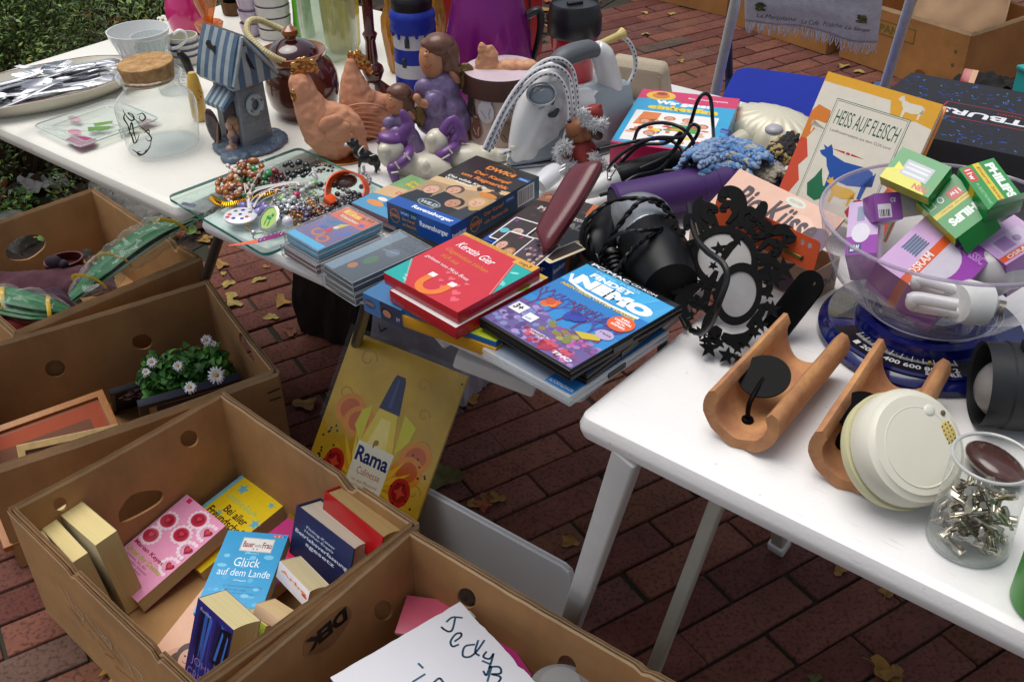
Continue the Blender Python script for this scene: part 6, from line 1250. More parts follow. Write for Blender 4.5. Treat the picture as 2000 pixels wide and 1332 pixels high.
def roof(side):
    b=B();ex,ez=(el_ if side < 0 else er_);N=18
    def f(u,v,off=0):
        sag=.006*sin(pi*v);x=ap[0]+(ex-ap[0])*v;z=ap[1]+(ez-ap[1])*v+sag;
        if v > .9:z -= .003
        return Vector((x+side*off*.7,-.012+u*dep,z+off))
    for i in range(N):
        b.m=0 if (i//2) % 2 == 0 else 1
        T0=[f(i/N,v,.004) for v in [k/10 for k in range(11)]];T1=[f((i+1)/N,v,.004) for v in [k/10 for k in range(11)]];Lo0=[f(i/N,k/10,-.003) for k in range(11)];Lo1=[f((i+1)/N,k/10,-.003) for k in range(11)]
        for k in range(10):
            b.add([T0[k],T0[k+1],T1[k+1],T1[k]],[(0,1,2,3)]);b.add([Lo0[k],Lo0[k+1],Lo1[k+1],Lo1[k]],[(3,2,1,0)])
        b.add([T0[10],Lo0[10],Lo1[10],T1[10]],[(0,1,2,3)])
        if i == 0:
            for k in range(10):b.add([T0[k],T0[k+1],Lo0[k+1],Lo0[k]],[(3,2,1,0)])
    return b.obj('roof_slope',[HS,HL],e,ang=50)
roof(-1);roof(1)
# striped gable front
b=B();N=7
for i in range(N):
    x0,x1=el_[0]+(er_[0]-el_[0])*i/N,el_[0]+(er_[0]-el_[0])*(i+1)/N;b.m=i % 2
    def zt(x):return ap[1]-.004+((el_[1]-ap[1])*(ap[0]-x)/(ap[0]-el_[0]) if x < ap[0] else (er_[1]-ap[1])*(x-ap[0])/(er_[0]-ap[0]))
    zb0=el_[1]+(er_[1]-el_[1])*i/N-.006;zb1=el_[1]+(er_[1]-el_[1])*(i+1)/N-.006
    b.add([(x0,-.0125,zb0),(x1,-.0125,zb1),(x1,-.0125,zt(x1)),(x0,-.0125,zt(x0)),(x0,.004,zb0),(x1,.004,zb1),(x1,.004,zt(x1)),(x0,.004,zt(x0))],[(0,1,2,3),(5,4,7,6),(1,0,4,5),(3,2,6,7),(2,1,5,6),(0,3,7,4)])
for q in (er_,el_):b.m=0;b.bar((ap[0],-.014,ap[1]+.001),(q[0],-.014,q[1]+.001),.005,.008,upv=(0,1,0),bev=.0015)
b.obj('gable',[HL,HS],e)
b=B();fx=[hp(480,101,-.0135),hp(485,112,-.0135),hp(492,124,-.0135),hp(499,138,-.0135),hp(488,133,-.0135),hp(481,116,-.0135)];b.prism([(x,z) for x,z in fx],0,.0005)
b2=B();b2.T=Matrix.Translation((0,-.0135,0)) @ rot((pi/2,0,0));b2.prism(fx if sum(fx[i][0]*fx[(i+1) % 6][1]-fx[(i+1) % 6][0]*fx[i][1] for i in range(6)) > 0 else fx[::-1],0,.0006);b2.obj('fish_opening',M('dark opening','1c1410',.8),e)
# second fish opening on the left slope
u_s,v_s=.62,.45;
def rs(u,v,off=.0052):ex,ez=el_;return Vector((ap[0]+(ex-ap[0])*v-off*.7,-.012+u*dep,ap[1]+(ez-ap[1])*v+.006*sin(pi*v)+off))
b=B();b.add([rs(u,v) for u,v in ((.78,.38),(.7,.36),(.6,.45),(.52,.42),(.5,.6),(.6,.54),(.72,.52),(.8,.46))],[(0,1,2,3,4,5,6,7)]);b.obj('fish_opening',M('dark opening','1c1410',.8),e)
q=hp(498,205,-.004);b=B();b.T=Matrix.Translation((q[0],-.004,q[1])) @ rot((pi/2,0,0));b.tube([(.0115*cos(a),.0135*sin(a),0) for a in [2*pi*i/24 for i in range(24)]],.0048,n=10,closed=True);b.obj('life_ring',M('pale ring glaze','a0a8a8',.4,coat=.3,noise=(60,.2)),e)
b=B();b.T=Matrix.Translation((q[0],-.004,q[1])) @ rot((pi/2,0,0))
for i in range(4):b.ell((.0115*cos(i*1.57+.5),.0135*sin(i*1.57+.5),.001),(.0022,.0052,.0052),(0,0,i*1.57+.5),n=8,m=6)
b.obj('rope',M('blue rope glaze','3c5468',.5),e)
# awning, door, boat, oar, base, girl on the left wall (x = 0 plane)
b=B();
for i in range(8):b.m=i % 2;b.add([(-.001,.006+i*.0065,.104),(-.001,.006+(i+1)*.0065,.104),(-.024,.006+(i+1)*.0065,.084),(-.024,.006+i*.0065,.084),(-.001,.006+i*.0065,.094),(-.001,.006+(i+1)*.0065,.094),(-.023,.006+(i+1)*.0065,.077),(-.023,.006+i*.0065,.077)],[(3,2,1,0),(4,5,6,7),(2,3,7,6),(0,4,7,3),(1,2,6,5)])
b.obj('awning',[HS,HL],e)
b=B();b.box(.002,.034,.082,c=(-.0008,.03,.002),bev=.0008);b.obj('doorway',M('dark doorway','3c2c30',.6),e)
b=B();b.T=Matrix.Translation((-.012,.066,.034)) @ rot((0,-.12,.35));b.ell((0,0,0),(.005,.0135,.032));b.obj('boat',M('brown boat glaze','463038',.25,coat=.7,noise=(30,.4)),e)
b=B();b.tube([(-.02,.052,.0),(-.012,.05,.045)],[.0042,.0016],n=8,flat=.5);b.obj('oar',M('oar glaze','8c6244',.5),e)
b=B();b.ell((.028,.03,.004),(.062,.06,.010));b.ell((.055,.01,.006),(.03,.03,.011));b.ell((-.02,.0,.004),(.026,.024,.009));o=b.obj('rock_base',HB,e);mod_remesh(o,.002,4);displace(o,.005,.012)
SKIN=M('figurine skin','b98d74',.45,coat=.2,noise=(40,.15))
P2=W(458,300);
gl_=[(447,246,7,8),(453,262,7,10),(455,277,8,12),(450,290,9,6),(462,296,12,5,6,-.3),('T',[(449,258,0),(446,268,-.004),(452,276,-.006)],[3,2.5,2]),('T',[(456,284,0),(462,292,-.004),(452,298,-.006)],[5,4,3])]
o=blob('girl',e,P2,gl_,SKIN,.0012,3);o.location=mwh.inverted() @ P2;o.rotation_euler=(0,0,-mwh.to_euler().z)
o=blob('girl_hair',e,P2,[(455,236,11,8,9),(462,246,8,12,8,.0,.002),(465,258,6,12,6,0,.002),(450,238,8,6,8)],M('hair glaze','9a7858',.5,noise=(120,.3),bump=(200,.8)),.0012,2);o.location=mwh.inverted() @ P2;o.rotation_euler=(0,0,-mwh.to_euler().z)
o=blob('girl_swimsuit',e,P2,[(456,272,9.5,11,9),(460,266,7,7,8)],M('plum glaze','5c4c60',.4,coat=.3),.0012,2);o.location=mwh.inverted() @ P2;o.rotation_euler=(0,0,-mwh.to_euler().z)
# ---- brown teapot
P=W(598,222);e=thing('teapot','round brown glazed lidded pot with a cream wound handle','teapot',P);BG=M('brown glaze','6a2a10',.14,coat=.7,noise=(5,.5),col2='2c120a')
rib=lambda a,t:1+.008*sin(t*75)
b=B();b.lathe([(.04,0.001)]+prof(P,598,[(52,216),(66,195),(72,165),(70,140),(62,122),(50,110),(50,103)]),60,fn=rib);b.obj('body',BG,e)
CG=M('caramel glaze','8a4c14',.15,coat=1,noise=(20,.4))
zr=prof(P,580,[(54,108)])[0][1];dx_=(bp(580,108,P)-bp(598,108,P));b=B();b.T=Matrix.Translation(dx_*.6);b.lathe([(.045,zr-.012),(.053,zr-.002),(.056,zr+.008),(.053,zr+.009),(.044,zr)],48,capt=False);b.obj('collar',CG,e)
b=B();b.T=Matrix.Translation(dx_*.6);b.lathe([(.044,zr+.001),(.043,zr+.008),(.034,zr+.018),(.016,zr+.026),(.0,zr+.027)],48,capt=False);b.obj('lid',M('dark red glaze','360c0c',.08,coat=1),e)
b=B();b.T=Matrix.Translation(dx_*.6);b.lathe([(.010,zr+.024),(.008,zr+.028),(.014,zr+.036),(.013,zr+.043),(.004,zr+.05),(0,zr+.05)],24,capt=False);b.obj('knob',CG,e)
b=B();Q=catmull([bp(x,y,P,d_)-P for x,y,d_ in ((556,122,-.045),(535,112,-.05),(505,92,-.04),(484,66,-.02),(486,44,0),(505,40,.02),(535,52,.03),(560,62,.03))],14)
b.tube(Q,[.0052*(1+.12*(i % 2)) for i in range(len(Q))],n=10);b.obj('handle',M('wound cane','c9bb88',.5,noise=(200,.2)),e,ang=20)
b=B()
for y,d_ in ((122,-.045),):b.tube([bp(x,126,P,-.045)-P for x in (552,562,572)],.006,n=8)
b.obj('lug',BG,e)
# ---- hens
TC=M('terracotta clay','c88d6c',.85,noise=(14,.16),bump=(70,.7));GOLD=M('gold lustre','c48c50',.16,1.,noise=(60,.15))
def hen(label,P,s_,ox,oy,ribs,flip=1):
    e=thing('ceramic_hen',label,'hen figurine',P,group='terracotta hens with gold combs');X=lambda x,y:(P_px+(x-P_px)*s_+ox,y*s_+oy)
    return e
P=W(655,305);e=thing('ceramic_hen','front terracotta hen with gold comb, facing left','hen figurine',P)
o=blob('body',e,P,[('T',[(587,163,0),(598,190,0),(614,222,0),(636,255,0),(652,285,0)],[22,26,36,46,34]),('T',[(625,235,0),(660,238,0),(688,250,0),(702,262,0)],[38,36,27,15]),('T',[(660,268,0),(690,275,0),(706,290,0)],[32,26,14]),('T',[(582,163,0),(566,169,0)],[11,3.5])],TC,.0018,5);ridged(o,.0022,.012,4)
o=blob('wing',e,P,[(646,240,24,13,7,.35,-.034),(660,258,27,15,8,.5,-.034),(672,276,22,11,6,.6,-.028)],TC,.0018,3);ridged(o,.002,.009,3)
o=blob('comb',e,P,[(575,135,9,12,6),(585,126,9,12,5),(597,123,9,11,5),(609,127,10,10,5),(617,135,7,7,5),(594,135,24,9,6)],GOLD,.0016,1);displace(o,.004,.006)
blob('wattle',e,P,[(575,188,7,13,6,.1,-.012)],GOLD,.0016,1);b=B();b.lathe([(.038,0),(.04,.0015),(.038,.003)],40,sx=1.0,sy=.72,c=(.012,-.01,0));b.obj('gold_foot_line',GOLD,e)
P=W(715,262);e=thing('ceramic_hen','rear terracotta hen with gold comb, turned to the right','hen figurine',P)
o=blob('body',e,P,[('T',[(686,122,0),(688,145,0),(694,178,0),(704,212,0),(712,236,0)],[10,19,31,42,40]),('T',[(712,200,0),(742,198,0),(768,192,0)],[30,17,7]),('T',[(700,235,0),(732,232,0),(748,240,0)],[40,33,22])],TC,.0018,5);ridged(o,.0022,.012,4)
b=B()
for i in range(8):
    y=206+i*9;b.tube([bp(x,y+10*((x-712)/44)**2-3,P,-.026-.014*(1-((x-712)/50)**2))-P for x in range(676,752,9)],.0016,n=6,smooth=3)
b.obj('feather_ridges',TC,e)
o=blob('comb',e,P,[(688,110,9,9,5),(699,108,9,9,5),(708,116,9,9,5),(716,126,9,8,5),(721,138,8,7,5),(702,124,16,10,6,-.6)],GOLD,.0016,1);displace(o,.004,.006)
# ---- kneeling angels
def angel(label,P,c0,s_,hand):
    """c0 = picture point of the head centre, s_ = scale against the big angel"""
    e=thing('angel_figurine',label,'angel figurine',P);q=lambda x,y:(c0[0]+(x-848)*s_,c0[1]+(y-112)*s_)
    HAIR=M('brown hair glaze','6a4534',.35,noise=(90,.3),bump=(40,.5),coat=.2);SK=M('clay skin','b8805c',.5,noise=(12,.08));DR=M('purple pearly paint','7a688e',.4,.15,noise=(70,.4),bump=(60,1.0),coat=.2);WG=M('antique gold','77603c',.4,.6,noise=(40,.3),bump=(90,.8))
    S=lambda L:[((*q(p[0],p[1]),p[2]*s_,p[3]*s_)+tuple((v_*s_ if i == 0 and v_ else v_) for i,v_ in enumerate(p[4:]))) if p[0] != 'T' else ('T',[(*q(x,y),d_) for x,y,d_ in p[1]],[v_*s_ for v_ in p[2]]) for p in L]
    blob('head',e,P,S([(846,116,25,34,26),(833,108,4.5,4.5,5,0,-.024)]),SK,.0016,3)
    blob('hair',e,P,S([(866,108,34,36,30,0,.010),(858,88,30,20,27,0,.0),(884,135,16,26,16,0,.004),(832,84,10,6,14,.3)]),HAIR,.0018,4)
    blob('dress',e,P,S([(865,175,34,34,30),(870,220,46,40,40),(850,235,36,26,36),(895,235,30,28,34),(835,175,24,20,16,-.3,-.01),(850,205,22,22,14,0,-.03)]),DR,.002,5)
    blob('hands',e,P,S([('T',[(840,205,-.03),(826,202,-.04),(818,196,-.042)],[9,8,7]),(816,192,8,8,7,0,-.044)]),SK,.0014,3)
    blob('wing',e,P,S([(908,150,20,24,8,-.3,.008),(918,165,12,20,7,-.4,.01),(890,142,14,12,7,0,.0),(924,155,8,8,6,0,.01)]),WG,.0016,2,(.004,.008))
    blob('hair_tie',e,P,S([(890,152,7,14,7,.6,-.008)]),M('skin pink','a87458',.5,noise=(80,.3)),.0014,2)
    blob('knees',e,P,S([(902,268,18,18,30,.2,.0),(868,264,34,12,30)]),SK,.002,4)
    b=B();b.T=Matrix()
    for ex,ey in ((838,101),(843.5,103)):b.ell(bp(*q(ex-3,ey),P,-.0225*s_**.9)-P,.0011*s_+.0004,n=8,m=6)
    b.obj('eyes',M('black paint','140c0a',.3),e)
    b=B();b.tube([bp(*q(x-3,y),P,-.0225*s_**.9+.0012)-P for x,y in ((833,129),(838,133),(844,131),(848,126))],.0006,n=6,smooth=4);b.obj('mouth',M('red paint','9c2c24',.4),e)
    return e
angel('large kneeling angel figurine in a purple dress, facing left',W(872,272),(846,112),1.0,0)
angel('small kneeling angel figurine in a purple dress in front of the large one',W(788,292)+Vector((0,0,0)),(773,197),.73,0)
# ---- lying white figurines with purple ears and scarves
CR=M('cream glaze','cfc8b4',.3,coat=.4,noise=(14,.08));PU=M('purple paint','6c4280',.35,coat=.2,noise=(20,.12))
P=W(800,340);e=thing('sheep_figurine','lying white ceramic animal with purple scarf, the one beside the toy dog','animal figurine',P)
blob('body',e,P,[(765,297,28,30,26),(752,292,14,11,14,0,-.012),(835,330,50,26,30,-.15,.0),(800,322,26,24,22),(845,345,40,20,26),(830,328,12,14,8,0,-.03),(775,345,10,18,12)],CR,.0018,5)
blob('ears',e,P,[(787,268,15,30,9,-.5,.0),(796,240,11,26,8,.35,.004),(762,270,24,11,20,-.3,0),(784,286,12,22,12,-.3,.004),(740,277,5,5,6)],PU,.0016,3)
blob('scarf',e,P,[('T',[(765,330,-.024),(785,318,-.028),(797,305,-.022),(800,292,-.006)],[10,10,10,10]),('T',[(765,328,-.026),(770,345,-.026),(775,358,-.022)],[10,9,8])],PU,.0014,2)
b=B();
for p_,q_ in (((772,317),(780,330)),((764,338),(778,336)),((790,300),(801,312))):b.tube([bp(*p_,P,-.035)-P,bp(*q_,P,-.035)-P],.0016,n=6)
b.obj('scarf_stripe',CR,e)
P=W(930,318);e=thing('sheep_figurine','lying white ceramic animal with purple scarf, the one below the large angel','animal figurine',P)
blob('body',e,P,[(853,280,24,26,24),(844,272,12,11,12,0,-.01),(915,306,52,22,30,-.1),(885,300,24,20,20),(972,304,20,12,14,-.25),(950,300,26,14,18),(905,325,40,16,24)],CR,.0018,5)
blob('ears',e,P,[(869,254,12,28,9,-.55),(898,253,11,28,8,.35),(886,280,12,24,13,-.35)],PU,.0016,3)
blob('scarf',e,P,[('T',[(855,308,-.022),(868,300,-.026),(884,290,-.018),(894,282,0)],[10,10,10,8]),('T',[(862,302,-.024),(872,314,-.024),(868,326,-.02)],[10,10,8])],PU,.0014,2)
b=B();
for p_,q_ in (((862,312),(878,302)),((874,288),(884,300))):b.tube([bp(*p_,P,-.034)-P,bp(*q_,P,-.034)-P],.0014,n=6)
b.obj('scarf_stripe',CR,e)
# ---- toy dog (calf-like black and white dog)
P=W(712,340);e=thing('toy_dog','small black and white plastic dog standing by the jewellery','toy dog',P);BKP=M('black toy plastic','121214',.35,coat=.2);WTP=M('white toy plastic','c9c6c2',.4)
blob('body',e,P,[(714,306,15,12,10,-.35),(728,312,12,11,9,-.3),(700,296,10,12,8,-.5),(692,282,8,10,7,-.6),(683,280,7,5,5,.2),('T',[(706,308,-.004),(702,322,-.004),(702,330,-.004)],[5,3,2.4]),('T',[(733,316,.0),(735,330,.0),(733,340,0)],[6,3.4,2.6]),('T',[(738,308,0),(742,320,0),(738,332,0)],[2.5,2,1.5]),(688,273,3,4,3)],BKP,.0011,2)
blob('white_parts',e,P,[('T',[(702,328,-.004),(701,342,-.004),(699,350,-.006)],[3.2,2.8,3.2]),('T',[(710,326,.006),(712,340,.006)],[3.4,2.8]),('T',[(733,336,.0),(731,350,0),(728,355,-.003)],[3.2,2.6,3.2]),('T',[(740,330,.008),(742,344,.008)],[3.4,2.6]),(677,283,5,3.5,4,.3)],WTP,.0011,1)
b=B();b.tube([bp(x,y,P,d_)-P for x,y,d_ in ((703,306,-.004),(700,298,-.010),(707,288,-.006),(711,286,.0))],.0011,n=6,smooth=4);b.tube([bp(x,y,P,-.0085)-P for x,y in ((722,305),(735,301))],.0009,n=6);b.obj('white_stripe',WTP,e)
# ---- round box with cats
P=W(982,262);e=thing('hat_box','round card box with pictures of cats and an organza bow on its lid','round box',P);k=K(P);h_=zof(984,133,P);R_=70/k
b=B();b.lathe([(R_*.96,.0005),(R_*.96,h_-.03)],64);b.obj('body',M('box paper','b79f94',.5,noise=(20,.12)),e)
b=B();b.lathe([(R_*1.03,h_-.034),(R_*1.03,h_-.001),(R_*1.02,h_),(R_*.99,h_-.0005)],64,capb=False,capt=False);b.obj('lid_band',M('brown paper','43261e',.45,noise=(30,.15)),e)
b=B();b.lathe([(R_*1.02,h_),(0,h_+.0006)],64,capb=False,capt=False);b.obj('lid_top',M('lilac paper','c9b6be',.45,noise=(12,.12)),e)
def catpic(px,py,s_,col,c2):
    c=oncyl(px,py,P,R_*.965);n_=Vector((c.x,c.y,0)).normalized();t_=Vector((-n_.y,n_.x,0));u_=Vector((0,0,1));Tm=Matrix(((t_.x,u_.x,n_.x,c.x),(t_.y,u_.y,n_.y,c.y),(t_.z,u_.z,n_.z,c.z),(0,0,0,1)))
    art(e,s_,s_*1.5,[('e',0,-.12,.34,.3,col),('e',.02,.22,.24,.16,col),('p',[(-.2,.28),(-.15,.46),(-.04,.35)],col),('p',[(.06,.36),(.18,.46),(.24,.28)],col),('e',-.08,.24,.035,.02,'2a2018'),('e',.1,.24,.035,.02,'2a2018'),('p',[(-.02,.19),(.04,.19),(.01,.16)],'8a5a50'),('l',[(-.2,-.1),(-.1,-.2),(.0,-.3)],.05,c2),('l',[(.2,-.0),(.12,-.15),(.15,-.3)],.05,c2),('l',[(-.1,.33),(0,.29),(.1,.33)],.04,c2)],.0022,name='cat_picture',T=Tm,rough=.45,step=.0002)
catpic(950,210,.042,'b4aeb2','8c868c');catpic(932,246,.034,'6a4034','c0a49c');catpic(989,256,.032,'7c6450','3a2c24');catpic(1000,200,.036,'9a8c96','5c5058');catpic(1030,225,.036,'3a3034','8c7c80');catpic(922,205,.032,'2c2420','5c4c44')
def ribbonloop(pts,wd):
    b=B();Q=catmull(pts,8);n_=len(Q)
    for i in range(n_-1):
        s0,s1=sin(pi*min(1,i/(n_-1)*.94+.06))**.6,sin(pi*min(1,(i+1)/(n_-1)*.94+.06))**.6
        d_=Vector((0,0,1)).cross((Q[i+1]-Q[i])).normalized()*wd;uq=Vector((0,0,wd*.35))
        b.add([Q[i]-d_*s0-uq*s0,Q[i+1]-d_*s1-uq*s1,Q[i+1]+d_*s1+uq*s1,Q[i]+d_*s0+uq*s0],[(0,1,2,3)])
    return b
ORGZ=M('peach organza','c48c64',.5,sheen=.3,noise=(20,.2))
f=lambda x,y,z:bp(x,y,P,z)-P
for nm_,pr_ in (('bow_loop',[(950,122,20,30,9,-.35),(943,100,9,14,5,.2),(962,128,14,18,8,.3)]),('bow_loop',[(1010,130,44,11,16,-.06),(1035,128,18,9,14),(985,134,20,13,14,.2)]),('bow_tail',[(925,142,20,8,12,.1),(938,150,22,8,12,-.2)]),('bow_tail',[(955,152,26,9,10,.1,-.02)])):
    o=blob(nm_,e,P,pr_,ORGZ,.0016,2);displace(o,.007,.014)
b=B();b.ell(f(966,148,-.012),(.007,.006,.006));b.obj('bow_knot',ORGZ,e)
# ================================================================== appliances, books and things on the right
def onv(px,py,A,Bv,d=0.):                                  # picture point on the upright plane through A and B, d metres towards the camera
    x=(Bv-A);x.z=0;x.normalize();n=Vector((x.y,-x.x,0));
    if n.dot(-A) < 0:n=-n
    C=Vector((0,0,HC));r_=ray(px,py);t=(A+n*d-C).dot(n)/r_.dot(n);return C+r_*t
BP=M('black plastic','101012',.42,spec=.3);BPG=M('glossy black','0a0a0c',.35,spec=.4)
def cord(name,parent,pts,r_,mat,org,smooth=8,n=8):b=B();b.tube([p-org for p in pts],r_,n=n,smooth=smooth);return b.obj(name,mat,parent)
# ---- steam iron
A_,H_=W(992,330),W(1215,262);e=thing('steam_iron','white and grey steam iron with its black and white fabric cord wound round it','steam iron',A_)
ax=(H_-A_);LI=ax.length;ax.normalize();nx=Vector((ax.y,-ax.x,0));
if nx.dot(-A_) < 0:nx=-nx
def V(px,py,d=0.):return onv(px,py,A_,H_,d)-A_
def hw(t):return .052*(sin(min(1,t*1.25+.04)*pi/2))**.8*(1-.25*max(0,t-.8)/.2)
def loft(b,z0f,z1f,wf,t0=0.,t1=1.,n=26,tuck=.8):
    vs=[];m=10
    for i in range(n+1):
        t=t0+(t1-t0)*i/n;c=ax*(t*LI);w_=wf(t);za,zb=z0f(t),z1f(t)
        for k in range(m):
            a=2*pi*k/m+pi/m;x=math.copysign(abs(cos(a))**.45,cos(a));y=math.copysign(abs(sin(a))**.45,sin(a));ww=w_*(1-(1-tuck)*(y*.5+.5))
            vs.append(c+nx*(x*ww)+Vector((0,0,(za+zb)/2+(zb-za)/2*y)))
    fs=[(i*m+k,i*m+(k+1) % m,(i+1)*m+(k+1) % m,(i+1)*m+k) for i in range(n) for k in range(m)]+[tuple(range(m))[::-1],tuple(range(n*m,n*m+m))]
    b.add(vs,fs);return b
loft(B(),lambda t:.001,lambda t:.006,lambda t:hw(t)+.001).obj('soleplate',M('steel plate','9a9ca0',.25,.9),e)
loft(B(),lambda t:.006,lambda t:.018+.082*min(1,t*1.4)**1.3*(1-.3*max(0,t-.72)),lambda t:hw(t)*.97,.01,1.,tuck=.45).obj('water_tank',M('grey translucent plastic','8f979b',.25,coat=.3,noise=(8,.08)),e)
IW=M('white glossy plastic','d6d6d4',.22,coat=.5)
def zt(y,x):return V(x,y).z
b=B()
S_=[(1003,316,.010,.010),(1016,284,.021,.02),(1032,240,.028,.024),(1050,195,.032,.024),(1068,155,.028,.02),(1085,128,.018,.016)]
b.tube([V(x,y) for x,y,_,_ in S_],[q[2] for q in S_],n=12,smooth=4,flat=.95)
for x,y,r_,_ in S_[1:5]:b.ell(V(x+12,y+12),(r_*1.0,r_*.9,r_*1.1),n=14,m=10)
b.tube([V(x,y) for x,y in ((1162,92),(1176,108),(1188,150),(1198,200),(1202,225))],[.013,.019,.020,.022,.018],n=12,smooth=4)
b.tube([V(x,y) for x,y in ((1070,235),(1120,205),(1195,205))],[.026,.026,.027],n=12,smooth=4)
b.tube([V(x,y) for x,y in ((1010,312),(1045,280),(1075,250))],[.010,.018,.024],n=12,smooth=4)
o=b.obj('housing',IW,e);mod_remesh(o,.0026,16)
b=B();b.tube([V(x,y) for x,y in ((1082,135),(1098,115),(1125,103),(1150,97),(1166,100))],[.016,.018,.018,.017,.012],n=14,smooth=5,flat=.85);b.obj('handle_grip',M('grey soft plastic','55585c',.45,bump=(200,.1)),e)
c=V(1058,187,.03);R=(Vector((0,0,HC))-A_-c).normalized().lerp(Vector((0,0,1)),.25).to_track_quat('Z','Y').to_matrix().to_4x4()
b=B();b.T=Matrix.Translation(c) @ R;b.tube([(.0215*cos(a),.017*sin(a)+.001,.003) for a in [2*pi*i/32 for i in range(32)]],.0017,n=8,closed=True);b.obj('dial_ring',M('silver plastic','a4a8ac',.25,.8),e)
b=B();b.T=Matrix.Translation(c) @ R;b.ell((0,.001,-.003),(.0212,.0168,.0075),n=24,m=12);b.obj('dial_window',M('smoky window','6a7278',.08,coat=1),e)
b=B();b.box(.012,.012,.009,c=V(1078,158,.028),r=(.3,.2,.5),bev=.003);b.obj('steam_button',IW,e)
b=B();b.ell(V(1001,290,.012),(.005,.0045,.0045),n=10,m=8);b.obj('spray_nozzle',M('cream button','d0cfc0',.3),e)
b=B();b.box(.005,.003,.014,c=V(1078,205,.032),r=(0,.3,.3),bev=.001);b.tube([V(1072,226,.032),V(1082,224,.033),V(1090,214,.03)],[.003,.005,.003],n=8,smooth=4);b.obj('slider',M('dark grey button','3a3e42',.4),e)
cA=V(1066,214,.034);Tm=Matrix.Translation(cA) @ (R);art(e,.03,.012,[('t','TEMP',-.35,-.2,.35,.2,'3c3c40',.5),('t','STEAM',.2,.55,.35,.2,'3c3c40',1.1)],.001,name='lettering',T=Tm)
YC=M('yellowed rubber','c2b070',.5)
b=B();q0,q1=V(1170,88),V(1212,68);b.tube([q0+(q1-q0)*(i/24) for i in range(25)],[.0052*(1.15 if i % 2 else .9)+.0000*i for i in range(25)],n=12);b.tube([q1-(q1-q0)*.12,q1+(q1-q0)*.12],[.0055,.0095],n=14);b.obj('cord_guard',YC,e,ang=20)
b=B();b.tube([V(1160,96),V(1172,87)],[.010,.0065],n=12);b.obj('cord_collar',IW,e)
CORDM=[M('white braid','c4c4c6',.85),M('black braid','14141e',.85)]
def braid(pts,r_=.0036,nm='cord'):
    Q=catmull([p for p in pts],10);L=[0]
    for i in range(1,len(Q)):L.append(L[-1]+(Q[i]-Q[i-1]).length)
    N=int(L[-1]/.0021);P_=[];j=0
    for i in range(N+1):
        s=L[-1]*i/N
        while j < len(L)-2 and L[j+1] < s:j+=1
        f=(s-L[j])/max(1e-9,L[j+1]-L[j]);P_.append(Q[j]*(1-f)+Q[j+1]*f)
    b=B();b.tube(P_,r_,n=12)
    for fi in range(len(b.mi)):
        i,k=divmod(fi,12)
        if (k % 4 in (0,)) and ((i+(2 if k % 8 == 4 else 0)) % 4 in (0,1)):b.mi[fi]=1
    return b.obj(nm,CORDM,e)
braid([V(1213,70),V(1230,85),V(1240,110),V(1240,135),V(1230,160),V(1212,185),V(1203,198)])
braid([V(945,292,.01),V(962,255,.012),V(985,210,.014),V(1015,165,.02),V(1050,136,.026),V(1085,130,.026),V(1110,150,.03),V(1118,185,.04),V(1120,225,.05),V(1112,262,.05),V(1102,290,.045)])
braid([V(953,296,.012),V(972,255,.014),V(995,212,.018),V(1025,172,.024),V(1055,147,.03),V(1082,146,.032),V(1100,165,.038),V(1110,195,.046),V(1112,235,.052),V(1103,270,.05),V(1096,300,.045),V(1088,330,.03)])
braid([V(960,290,.0),V(985,232,.005),V(1020,160,.014),V(1060,122,.02),V(1095,117,.02),V(1118,138,.024),V(1126,180,.034),V(1128,220,.044),V(1118,255,.046)])
braid([V(978,303,.0),V(986,298,.0),V(1000,295,.0)])
e2=thing('power_plug','white round power plug lying by the blue game box','plug',W(1070,352));P=W(1070,352);b=B();b.tube([W(1052,362,.75)-P,W(1078,340,.76)-P,W(1086,330,.762)-P],[.016,.017,.012],n=14,flat=.8);b.obj('body',M('white plastic','c9c9cc',.3),e2)
b=B()
for dy in (0,7):b.tube([W(1078,345-dy,.762)-P,W(1104,330-dy,.768)-P],.0023,n=8)
b.obj('pin',M('steel','a0a0a0',.25,1.),e2)
# ---- beige bag and round tin behind
fr=quad((1185,135),(1298,152),.79,(1205,232));e=thing('fabric_pouch','beige woven fabric pouch behind the steam iron','pouch',mw=fr[0]);b=B();b.box(fr[1],fr[2]+.02,.035,c=(fr[1]/2,fr[2]/2,-.035),bev=.015);o=b.obj('body',M('beige canvas','b0a48e',.9,noise=(6,.1),bump=(500,.8)),e);displace(o,.006,.04)
b=B();b.tube([(.012,.008,.0005),(fr[1]-.012,.008,.0005),(fr[1]-.01,fr[2],.0005)],.0015,n=6);b.obj('seam',M('beige piping','9c907a',.9),e)
# ---- christmas bear
P=W(1140,332);e=thing('christmas_figurine','brown animal figurine in a red coat and hat with white fur trim','figurine',P)
BR=M('brown clay','8a5230',.55,noise=(18,.3));RD=M('red coat','8a2a22',.6,noise=(16,.25));
blob('head',e,P,[(1132,255,24,22,22),(1120,252,16,15,15),(1150,252,20,20,20)],BR,.0016,3)
blob('ear',e,P,[(1165,258,12,16,8,.4,-.016)],M('dark brown clay','33211a',.5),.0014,2)
blob('body',e,P,[(1140,300,26,28,24),(1140,322,32,20,26),(1158,335,14,16,14)],RD,.0018,3);blob('hat',e,P,[(1160,222,18,16,16,.3),(1170,208,6,5,5)],RD,.0014,2);blob('paw',e,P,[(1103,300,8,8,7,0,-.02)],BR,.0012,2)
b=B();b.ell(bp(1112,238,P,-.02)-P,(.0035,.003,.003));b.obj('nose',M('black paint','1a1210',.3),e);b=B();b.tube([bp(x,y,P,-.0235)-P for x,y in ((1112,264),(1120,268),(1128,264))],.0006,n=5);b.obj('mouth',M('black paint','1a1210',.3),e)
rd=random.Random(8);b=B()
